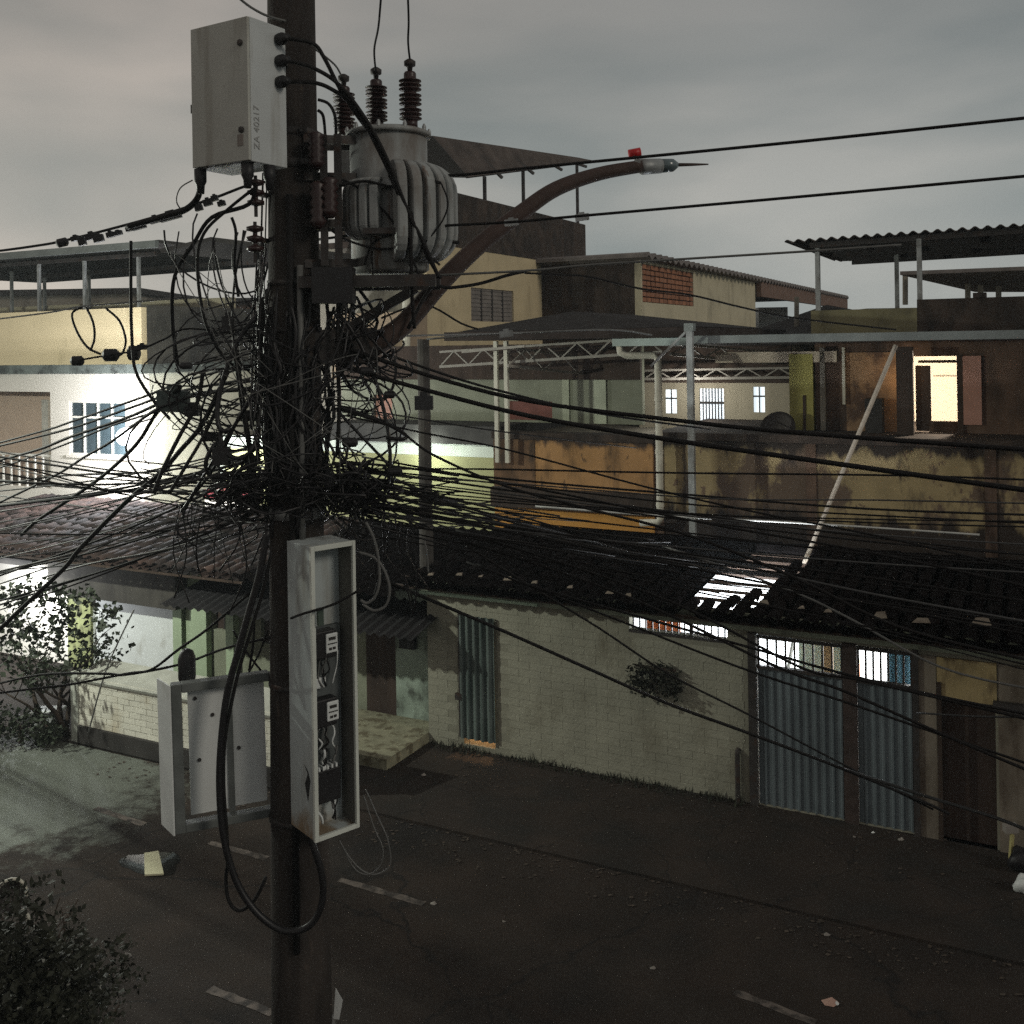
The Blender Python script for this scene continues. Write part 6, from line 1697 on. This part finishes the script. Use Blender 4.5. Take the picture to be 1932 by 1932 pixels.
for i in range(8):      # wide slack loops swinging far out to the left
    ya = rt2.uniform(540, 760)
    arc(490, ya, 492, ya + rt2.uniform(120, 300), -rt2.uniform(170, 330), rt2.uniform(-20, 110), 8.9, rt2.uniform(0.006, 0.012), tg)
for i in range(4):       # wide slack loops swinging out to the right
    ya = rt2.uniform(560, 740)
    arc(634, ya, 636, ya + rt2.uniform(100, 260), rt2.uniform(120, 240), rt2.uniform(-10, 90), 8.9, rt2.uniform(0.005, 0.011), tg)
for i in range(9):      # loops on the left, from the pole edge out and back
    ya = rt2.uniform(600, 880)
    arc(rt2.gauss(492, 8), ya, rt2.gauss(490, 12), ya + rt2.uniform(-40, 190), -rt2.uniform(60, 230), rt2.uniform(-60, 70), 8.8, rt2.uniform(0.004, 0.009), tg)
for i in range(9):      # loops upper left, under the top line
    xa = rt2.uniform(300, 480)
    arc(xa, rt2.uniform(395, 480), rt2.gauss(495, 10), rt2.uniform(520, 760), rt2.uniform(-90, 10), rt2.uniform(60, 190), 8.9, rt2.uniform(0.004, 0.010), tg)
for i in range(14):      # long thin wires crossing on the left
    arc(rt2.gauss(495, 8), rt2.uniform(600, 900), rt2.uniform(270, 400), rt2.uniform(680, 940), -rt2.uniform(0, 90), rt2.uniform(-70, 90), 8.9, rt2.uniform(0.003, 0.007), tg)
for i in range(8):      # thick sagging bundles on both sides
    L_ = i % 2
    ya = rt2.uniform(560, 860)
    arc(488 if L_ else 636, ya, (rt2.uniform(330, 470) if L_ else rt2.uniform(660, 780)), rt2.uniform(780, 980), (-1 if L_ else 1) * rt2.uniform(10, 110), rt2.uniform(20, 120), 8.75, rt2.uniform(0.012, 0.02), tg)
for i in range(7):      # loops to the right
    ya = rt2.uniform(640, 890)
    arc(rt2.gauss(632, 8), ya, rt2.gauss(634, 10), ya + rt2.uniform(-30, 160), rt2.uniform(50, 200), rt2.uniform(-50, 70), 8.9, rt2.uniform(0.004, 0.009), tg)
for i in range(16):      # dark mass right under the transformer
    scrib(672, 630, 34, 34, 4, 8.95, rt2.uniform(0.006, 0.016), tg, (635, 640, 12, 60))
for i in range(11):
    arc(rt2.gauss(640, 8), rt2.uniform(560, 720), rt2.uniform(690, 790), rt2.uniform(560, 820), rt2.uniform(20, 80), rt2.uniform(30, 130), 8.95, rt2.uniform(0.004, 0.010), tg)
for i in range(12):      # dark mass left of the pole, upper half
    scrib(488, 640, 10, 120, 4, 8.9, rt2.uniform(0.006, 0.014), tg, (500, 640, 8, 120))
for i in range(26):      # dark mass in front of the pole and under it
    scrib(560, 920, 55, 32, 4, 8.55, rt2.uniform(0.005, 0.013), tg)
for i in range(44):      # cables running up and down the front of the pole
    x = rt2.uniform(506, 628)
    y0, y1 = rt2.uniform(520, 760), rt2.uniform(800, 1010)
    pts = []
    for q in range(7):
        y = y0 + (y1 - y0) * q / 6
        p_ = wp(min(max(x + rt2.gauss(0, 9), 500), 634), y, PY)
        cc = pole_c(p_.z)
        off = p_.x - cc.x
        rr0 = pole_r(p_.z) + 0.02
        p_.y = cc.y - math.sqrt(max(rr0 * rr0 - off * off, 0.0004)) - rt2.uniform(0.0, 0.06)
        pts.append(p_)
    tg.tube(smooth_pts(pts, 3), rt2.uniform(0.005, 0.017), 6)
for i in range(7):      # slack loops across the front of the pole
    arc(rt2.uniform(470, 510), rt2.uniform(560, 900), rt2.uniform(620, 680), rt2.uniform(560, 930), rt2.uniform(-30, 60), rt2.uniform(20, 130), 8.5, rt2.uniform(0.004, 0.011), tg)
for i in range(40):      # hanging ends below the knots
    x = rt2.uniform(330, 520) if i % 2 else rt2.uniform(640, 780)
    y = rt2.uniform(940, 990)
    L = rt2.uniform(40, 190)
    pts = [wp(x, y, 8.8), wp(x + rt2.uniform(-18, 18), y + L * 0.5, 8.8), wp(x + rt2.uniform(-40, 40), y + L, 8.85)]
    tg.tube(smooth_pts(pts, 4), rt2.uniform(0.004, 0.009), 5)
for i in range(20):
    scrib(rt2.choice((400, 430, 470, 690, 640)), rt2.choice((600, 700, 780, 920)), 40, 50, 4, 8.7, rt2.uniform(0.003, 0.006), tgg, (rt2.choice((490, 640)), 800, 10, 110))
tag(tg.build('cable_tangle', cable_t, None, True), 'dense black knot of looped telephone cables around the pole', kind='stuff')
tag(tgg.build('wire_tangle', cable_g, None, True), 'loose greyish wire loops among the black cable knot', kind='stuff')
# thick strands leaving the knot on the left of the pole
for px, th, lb in (([(445, 660), (452, 720), (462, 790), (472, 850), (480, 910)], 11, 'thick black strand left of the pole, first from the pole knot'),
                   ([(383, 700), (372, 760), (340, 820), (310, 880), (290, 930)], 8, 'slanted strand over the side wall of the white house'),
                   ([(420, 700), (408, 770), (380, 830), (350, 880), (320, 930)], 7, 'second slanted strand over the side wall of the white house'),
                   ([(498, 560), (492, 640), (488, 740), (486, 860)], 8, 'vertical strand hugging the left side of the pole'),
                   ([(640, 560), (636, 660), (640, 760), (636, 860)], 8, 'vertical strand hugging the right side of the pole'),
                   ([(480, 1150), (478, 1210), (470, 1265)], 5, 'short strand beside the heavy loop'),
                   ([(440, 1190), (465, 1230), (492, 1265)], 4, 'small crossing wire above the panel frame'),
                   ([(505, 1190), (490, 1230), (470, 1268)], 4, 'small wire crossing back above the panel frame')):
    cable(px, 8.75, 8.75, th, cable_m, lb, name='cable_strand')

# clamps, splices, insulators on the lines
def block(px, py, Y, w, h, d, label, name='cable_clamp', cat='clamp', group=None, mat=black_m, rot_=0.0, round_=False):
    c = wp(px, py, Y)
    k = Y / FPX
    if round_:
        m = MB().lathe(c - Vector((w * k / 2, 0, 0)), [(h * k * 0.25, 0), (h * k * 0.5, w * k * 0.15), (h * k * 0.5, w * k * 0.85), (h * k * 0.25, w * k)], 12, Vector((1, 0.2, rot_)))
    else:
        x = Vector((math.cos(rot_), 0, math.sin(rot_))) * w * k
        zz = Vector((-math.sin(rot_), 0, math.cos(rot_))) * h * k
        m = MB().box(c - x / 2 - zz / 2 - Vector((0, d * k / 2, 0)), x, Vector((0, d * k, 0)), zz)
        m.box(c - x * 0.2 + zz * 0.501 - Vector((0, d * k * 0.3, 0)), x * 0.4, Vector((0, d * k * 0.6, 0)), zz * 0.3)
    return tag(m.build(name, mat), label, cat, group)
for ci, (px, py, w, h, rd) in enumerate(((117, 460, 22, 17, True), (142, 450, 14, 9, False), (155, 456, 13, 14, False), (172, 446, 20, 12, False), (186, 450, 18, 13, False), (222, 440, 16, 8, False), (208, 443, 13, 10, False), (262, 427, 26, 11, False), (245, 432, 14, 8, False), (292, 415, 18, 12, False), (322, 408, 40, 14, False), (375, 392, 14, 11, False), (392, 382, 16, 12, False), (405, 374, 12, 10, False), (418, 384, 14, 9, False))):
    block(px, py, 9.6 - 0.0024 * (px - 100), w, h, 10, 'black clamp block, ' + ORD[ci] + ' from the left along the top line left of the pole', group='clamp blocks on the top line', rot_=0.25, round_=rd)
block(145, 681, 9.6, 24, 19, 14, 'leftmost black splice closure before the yellow parapet', 'splice_closure', 'splice', round_=True)
block(208, 670, 9.5, 30, 24, 16, 'middle black splice closure before the yellow parapet', 'splice_closure', 'splice', round_=True)
block(252, 666, 9.4, 24, 28, 16, 'tall black splice closure at the end of the yellow parapet', 'splice_closure', 'splice', round_=True)
block(268, 655, 9.3, 16, 10, 10, 'tiny splice at the corner of the white house', 'splice_closure', 'splice')
teal = mk('dull_teal_plastic', (0.07, 0.09, 0.085), 0.6, var=0.2)
block(327, 757, 9.0, 58, 40, 20, 'dull teal distribution box hung among the cables', 'distribution_box', 'junction box', mat=teal, rot_=-0.05)
block(363, 775, 8.9, 26, 20, 16, 'small black box beside the teal distribution box', 'junction_box', 'junction box')
block(398, 824, 8.9, 34, 18, 16, 'oval black splice between the white house and the pole', 'splice_closure', 'splice', round_=True)
block(470, 785, 8.8, 44, 20, 18, 'black splice close to the left side of the pole', 'splice_closure', 'splice', round_=True)
for px, py, w, h, lb in ((690, 700, 26, 16, 'small splice right of the pole under the transformer beam'), (735, 745, 22, 14, 'small splice farther right of the pole before the green wall'), (660, 835, 30, 18, 'splice on top of the right cable knot'), (745, 890, 28, 15, 'splice at the right end of the right cable knot'), (620, 905, 24, 22, 'square black box on the front of the pole in the knot'), (440, 930, 26, 14, 'splice at the underside of the left cable knot'), (350, 690, 24, 13, 'splice above the teal distribution box'), (430, 610, 20, 26, 'black fuse box left of the pole at parapet height')):
    block(px, py, 8.6, w, h, 14, lb, 'splice_closure', 'splice', round_=w > h + 6)
block(418, 860, 8.7, 30, 34, 20, 'black box at the left end of the cable knot', 'junction_box', 'junction box')
for px, y0, n_, lb in ((482, 338, 3, 'upper dark insulator stack hanging left of the pole'), (481, 425, 3, 'lower dark insulator stack hanging left of the pole')):
    c = wp(px, y0, 8.7)
    pr_ = []
    for k in range(n_):
        zz = -k * 0.085
        pr_ += [(0.02, zz), (0.072, zz - 0.015), (0.072, zz - 0.045), (0.02, zz - 0.06)]
    it = thing('insulator', lb, 'insulator', c - ZV * 0.3)
    MB().lathe(c, [(r, -h) for r, h in pr_], 16, -ZV).build('discs', porc, it, True)
    MB().bar(c + ZV * 0.03, c - ZV * 0.32, 0.025).build('rod', dark_steel, it)
    MB().bar(c - ZV * 0.12, pole_c(c.z - 0.12) - Vector((pole_r(c.z), 0, 0)) * 0.9, 0.04).build('pin_arm', dark_steel, it)
for px, py, Y, lb in ((1098, 410, 9.0, 'hook fitting on the second line over the terrace wall'), (965, 420, 9.1, 'pale tie clamp on the second line'), (955, 630, 9.3, 'pale clamp before the dark porch roof'), (730, 348, 8.8, 'pale porcelain tie before the transformer'), (690, 355, 8.85, 'pale tie clamp between pole and transformer')):
    block(px, py, Y, 26, 12, 12, lb, 'line_clamp', 'clamp', mat=galv, rot_=0.1)
block(645, 560, 8.75, 20, 40, 16, 'black fuse holder under the transformer beam', 'fuse_holder', 'fuse holder')
block(800, 760, 15.0, 34, 26, 20, 'dark box strapped to the service post', 'junction_box', 'junction box')
cable([(805, 640), (900, 632), (985, 628), (1150, 622), (1230, 632)], 16.3, 17, 4, cable_g, 'service line from the post along the dark porch roof')
cable([(640, 628), (720, 634), (830, 632), (985, 628)], 9.0, 15, 4, cable_g, 'pale tie line from the pole to the porch roof')

# ---------------------------------------------------------------- street lamp out to the left that lights fence, cobbles and cabinets
sp = gp(-640, 1560, RZ)
lx = thing('street_lamp', 'lit white street lamp on a steel mast to the left of the view', 'street lamp', sp)
MB().lathe(sp, [(0.10, 0), (0.09, 3), (0.06, 6.4)], 14).build('mast', galv, lx, True)
hd = sp + Vector((1.1, 0.3, 6.7))
MB().tube(smooth_pts([sp + ZV * 6.35, sp + Vector((0.3, 0.1, 6.65)), hd], 4), 0.035, 8).build('arm', galv, lx, True)
MB().box(hd + Vector((-0.05, -0.12, 0)), (0.55, 0.1, 0), (0, 0.24, 0), (0, 0, 0.10)).build('lamp_head', galv, lx)
MB().box(hd + Vector((0.0, -0.09, -0.012)), (0.45, 0.08, 0), (0, 0.18, 0), (0, 0, 0.011)).build('lamp_lens', lamp_on, lx)
lamp('street_lamp_light', hd + Vector((0.25, 0, -0.10)), 2100, (0.95, 1.0, 0.87), 0.12)

# ---------------------------------------------------------------- vegetation
def branch(mb, p, d, L, r, lvl, tips, rnd):
    pts, rs = [p], [r]
    n = 5
    for i in range(n):
        d = (d + Vector((rnd.gauss(0, 0.16), rnd.gauss(0, 0.16), rnd.gauss(0.04, 0.10)))).normalized()
        pts.append(pts[-1] + d * L / n)
        rs.append(r * (1 - 0.5 * (i + 1) / n))
    mb.tube(pts, rs, 6)
    tips.append(pts[-1])
    if lvl > 0:
        for i in range(rnd.choice((2, 3, 3))):
            k = rnd.randint(2, n)
            dd = (d + Vector((rnd.uniform(-0.9, 0.9), rnd.uniform(-0.9, 0.9), rnd.uniform(-0.15, 0.6)))).normalized()
            branch(mb, pts[k], dd, L * rnd.uniform(0.55, 0.8), rs[k] * 0.7, lvl - 1, tips, rnd)
        for k in (3, 4): tips.append(pts[k])
rv = random.Random(4)
tbase = gp(112, 1392)
tree = thing('small_tree', 'small leafy street tree with several thin stems before the brick fence', 'tree', tbase)
tm, tips = MB(), []
for k in range(4):
    branch(tm, tbase + Vector((rv.uniform(-0.12, 0.12), rv.uniform(-0.12, 0.12), 0)), Vector((rv.uniform(-0.45, 0.28), rv.uniform(-0.25, 0.25), 1)).normalized(), rv.uniform(1.0, 1.25), 0.05, 2, tips, rv)
tm.build('trunk', bark_m, tree, True)
cm_ = MB()
for p in tips:
    if p.z > 1.0:
        leaves(cm_, p, (0.34, 0.34, 0.26), 16, 0.105, rnd=rv)
for px, py, rx, rz, n_ in ((205, 1160, 0.22, 0.16, 70), (60, 1120, 0.55, 0.28, 260), (20, 1190, 0.5, 0.3, 200), (110, 1180, 0.4, 0.35, 200), (-40, 1140, 0.5, 0.5, 200), (150, 1130, 0.3, 0.2, 90)):
    c = wp(px, py, tbase.y)
    leaves(cm_, c, (rx, 0.4, rz), n_, 0.11, rnd=rv)
cm_.build('crown', leaf_m, tree, kind='stuff')
sb = gp(40, 1402)
shr = thing('planter_shrub', 'dark low shrub in front of the shop front at the left border', 'shrub', sb)
m_ = MB()
for dx, dz, r in ((-0.3, 0.3, 0.4), (0.2, 0.28, 0.35), (-0.7, 0.4, 0.45), (0.45, 0.15, 0.2)):
    leaves(m_, sb + Vector((dx, 0, dz)), (r, 0.35, r * 0.8), 260, 0.09, rnd=rv)
m_.build('foliage', leaf_m, shr, kind='stuff')
MB().tube([sb, sb + ZV * 0.3], 0.04, 6).build('stem', bark_m, shr)
pp = gp(92, 1370)
pot = thing('white_planter', 'white planter trough beside the thin tree stems', 'planter', pp)
MB().slab([pp + Vector((-0.25, -0.15, 0.30)), pp + Vector((0.25, -0.15, 0.30)), pp + Vector((0.25, 0.15, 0.30)), pp + Vector((-0.25, 0.15, 0.30))], 0.05).box(pp + Vector((-0.2, -0.11, 0)), (0.4, 0, 0), (0, 0.22, 0), (0, 0, 0.249)).build('trough', white_m, pot, bevel=0.02)
# near bush at the bottom left, rooted on the near pavement
bb0 = gp(60, 2080, 0.0)
bsh = thing('near_bush', 'big dark leafy bush filling the bottom left corner', 'bush', bb0)
m_ = MB()
rb2 = random.Random(8)
for k in range(230):          # many small uneven sprays of leaves instead of one ball
    px, py = abs(rb2.gauss(0, 0.52)) * 200 - 10, 1950 - abs(rb2.gauss(0.30, 0.28)) * 300
    if px > 255 or py < 1670 or py < 1700 + (px - 60) * 0.5 - rb2.uniform(0, 50): continue
    Y = rb2.uniform(6.4, 7.3)
    r = rb2.uniform(0.05, 0.17)
    leaves(m_, wp(px, py, Y), (r, r, r * rb2.uniform(0.5, 1.0)), int(8 + 150 * r), rb2.uniform(0.028, 0.070), rnd=rb2)
for px, py, r, n_ in ((10, 1915, 0.32, 240), (-60, 1820, 0.42, 300), (70, 1955, 0.28, 160)):
    leaves(m_, wp(px, py, 7.1), (r, r, r * 0.8), n_, 0.055, rnd=rb2)
m_.build('foliage', leaf_d, bsh, kind='stuff')
tw, tips = MB(), []
for k in range(7):
    branch(tw, bb0, Vector((rb2.uniform(-0.5, 0.6), rb2.uniform(-0.3, 0.3), 1)).normalized(), 1.0, 0.03, 1, tips, rb2)
tw.build('stems', bark_m, bsh, True)
fl_ = MB()
for k in range(12):
    leaf(fl_, wp(rb2.uniform(30, 215), rb2.uniform(1770, 1920), 6.35), rb2.uniform(0.02, 0.045), rb2)
fl_.build('pale_petals', mk('petal', (0.2, 0.2, 0.18), 0.8, bump=0), bsh, kind='stuff')
c = wp(20, 1690, 7.6)
pl = thing('metal_basin', 'dark round basin with a pale rim above the near bush at the left border', 'basin', c - ZV * 0.15)
MB().lathe(c, [(0.03, -0.10), (0.09, -0.09), (0.115, 0.0), (0.105, 0.0), (0.085, -0.075), (0.02, -0.085)], 24, Vector((0.4, -0.75, 0.45))).build('bowl', dark_steel, pl, True)
rim = [c + Vector((math.cos(a) * 0.118, 0.05 * math.sin(a), math.sin(a) * 0.105)) + Vector((0.004, -0.01, 0)) for a in [i * 2 * math.pi / 18 for i in range(11)]]
MB().tube(rim, 0.012, 6).build('rim', pvc, pl, True)
MB().bar(c + Vector((0.08, 0, -0.1)), c + Vector((0.14, 0, -0.18)), 0.035, 0.02).build('handle', pvc, pl)
MB().bar(c - ZV * 0.15 - Vector((0.1, 0, 0)), wp(-60, 1800, 7.6), 0.05).build('bracket', dark_steel, pl)

# ---------------------------------------------------------------- things on the road
water = bpy.data.materials.new('puddle_water')
water.use_nodes = True
wbs = water.node_tree.nodes['Principled BSDF']
wbs.inputs['Base Color'].default_value = (0.012, 0.011, 0.010, 1)
wbs.inputs['Roughness'].default_value = 0.03
wbs.inputs['IOR'].default_value = 1.33
wbs.inputs['Specular IOR Level'].default_value = 0.16
wnz = water.node_tree.nodes.new('ShaderNodeTexNoise')
wnz.inputs['Scale'].default_value = 9.0
wbp = water.node_tree.nodes.new('ShaderNodeBump')
wbp.inputs['Strength'].default_value = 0.02
water.node_tree.links.new(wnz.outputs['Fac'], wbp.inputs['Height'])
water.node_tree.links.new(wbp.outputs[0], wbs.inputs['Normal'])
rr_ = random.Random(3)
for (cx, cy, rx, ry, lb) in ((288, 1629, 56, 23, 'small puddle reflecting the floodlit house on the road at left'),):
    ring = []
    for i in range(26):
        an = 2 * math.pi * i / 26
        k = 1 + 0.14 * math.sin(3 * an + cx) + rr_.uniform(-0.07, 0.07)
        ring.append(gp(cx + math.cos(an) * rx * k, cy - math.sin(an) * ry * k, RZ + 0.004))
    tag(MB().add(ring, [tuple(range(26))]).build('puddle', water), lb, kind='structure')
bq = [gp(x, y, RZ + 0.03) for x, y in ((272, 1609), (299, 1605), (309, 1648), (273, 1650))]  # pale sheet standing for a bright reflection in the puddle
loose('board', MB().slab(bq, 0.02), reflection_m, 'pale yellow sheet painted as a bright reflection in the small puddle at left', 'board')  # no real board, only a stand-in for the reflection
# paper sheet stuck out from the pole foot
p = wp(633, 1865, 8.62)
loose('paper_flyer', MB().add([p, wp(647, 1887, 8.55), wp(640, 1924, 8.55), wp(629, 1922, 8.6), p + Vector((0, 0.006, 0)), wp(647, 1887, 8.556), wp(640, 1924, 8.556), wp(629, 1922, 8.606)], [(0, 1, 2, 3), (7, 6, 5, 4), (0, 4, 5, 1), (1, 5, 6, 2), (2, 6, 7, 3), (3, 7, 4, 0)]), paper_m, 'white paper flyer sticking out at the foot of the pole', 'paper')
def scrap(px, py, w, mat, label, z=RZ, group=None, name='litter'):
    c = gp(px, py, z)
    k = 5
    m = MB()
    pts = []
    for i in range(k):
        a = 2 * math.pi * i / k
        pts.append(c + Vector((math.cos(a) * w * rr_.uniform(0.5, 1), math.sin(a) * w * 0.7 * rr_.uniform(0.5, 1), 0.006)))
    top = c + Vector((rr_.uniform(-0.3, 0.3) * w, 0, w * 0.5 + 0.01))
    m.add(pts + [top], [tuple(reversed(range(k)))] + [(i, (i + 1) % k, k) for i in range(k)])
    return tag(m.build(name, mat), label, 'litter', group)
pinkp = mk('pinkish_card', (0.40, 0.25, 0.20), 0.85, var=0.2)
scrap(1565, 1893, 0.10, pinkp, 'crumpled pinkish carton by the lower right road dash')
scrap(1578, 1895, 0.05, paper_m, 'white scrap touching the pinkish carton')
greyp = mk('dull_paper', (0.22, 0.20, 0.18), 0.85)
for px, py, w, lb, z in ((818, 1706, 0.05, 'pale scrap at the end of the road dash right of the pole', RZ), (1647, 1572, 0.035, 'small white scrap on the pavement before the gate', 0.0), (1232, 1828, 0.045, 'dull scrap alone in the middle of the dark road', RZ), (950, 1740, 0.03, 'tiny scrap on the road right of the meter cabinet', RZ), (800, 1463, 0.06, 'pale scrap by the porch corner of the painted-brick wall', 0.0), (1612, 1580, 0.03, 'tiny scrap below the gate post', 0.0), (1890, 1690, 0.04, 'scrap near the white bag at the right border', RZ), (1560, 1765, 0.05, 'flat scrap on the road right of centre', RZ), (1700, 1585, 0.06, 'flat pale scrap right of the gate', 0.0), (240, 1805, 0.08, 'pale flat stone beside the near bush', RZ)):
    scrap(px, py, w, greyp if 'white' not in lb else paper_m, lb, z)
p = gp(1640, 1533, 0.0)
loose('timber_strip', MB().bar(gp(1618, 1531, 0.02), gp(1672, 1541, 0.02), 0.05, 0.03), pvc, 'pale strip of wood lying at the foot of the gate', 'timber')
# rubbish at the right border
c = gp(1906, 1628, 0.0)
loose('yellow_stick', MB().bar(c + ZV * 0.01, c + Vector((0.03, 0, 0.34)), 0.05, 0.03), mk('yellow_plastic', (0.36, 0.32, 0.14), 0.6), 'short yellow stick leaning at the right border', 'stick')
loose('small_carton', MB().box(c + Vector((-0.04, 0.0, 0.345)), (0.16, 0.02, 0), (0, 0.1, 0), (0, 0, 0.09)), greyp, 'small pale carton on top of the yellow stick', 'carton')
def bag(px, py, r, mat, label):
    c = gp(px, py, RZ)
    m = MB()
    n1, n2 = 14, 8
    vs, fs = [], []
    for i in range(n2 + 1):
        th = math.pi * i / n2
        for j in range(n1):
            ph = 2 * math.pi * j / n1
            k = r * (1 + 0.16 * math.sin(3 * ph + i) + rr_.uniform(-0.07, 0.07)) * (1 if i else 0.5)
            vs.append(c + Vector((math.sin(th) * math.cos(ph) * k, math.sin(th) * math.sin(ph) * k * 0.8, r * 0.78 + math.cos(th) * k * 0.8)))
    for i in range(n2):
        for j in range(n1):
            fs.append((i * n1 + j, (i + 1) * n1 + j, (i + 1) * n1 + (j + 1) % n1, i * n1 + (j + 1) % n1))
    m.add(vs, fs)
    return loose('rubbish_bag', m, mat, label, 'rubbish bag', smooth=True)
bag(1938, 1688, 0.14, white_m, 'white rubbish bag cut by the right border')
bag(1934, 1648, 0.19, black_m, 'black rubbish bag behind the white one at the right border')

# ---------------------------------------------------------------- HAZE: thin veil added to lift the shadows and soften the lamps
hz = bpy.data.materials.new('added_haze')
hz.use_nodes = True
hn, hl = hz.node_tree.nodes, hz.node_tree.links
hn.clear()
ho = hn.new('ShaderNodeOutputMaterial')
hv = hn.new('ShaderNodeVolumePrincipled')
hv.inputs['Color'].default_value = (0.86, 0.95, 1.0, 1)
hv.inputs['Density'].default_value = 0.0010
hv.inputs['Anisotropy'].default_value = 0.35
hl.new(hv.outputs[0], ho.inputs['Volume'])
hb_ = MB().box((-70, -40, -1.2), (160, 0, 0), (0, 150, 0), (0, 0, 17)).build('added_haze_volume', hz)
hb_['kind'] = 'stuff'
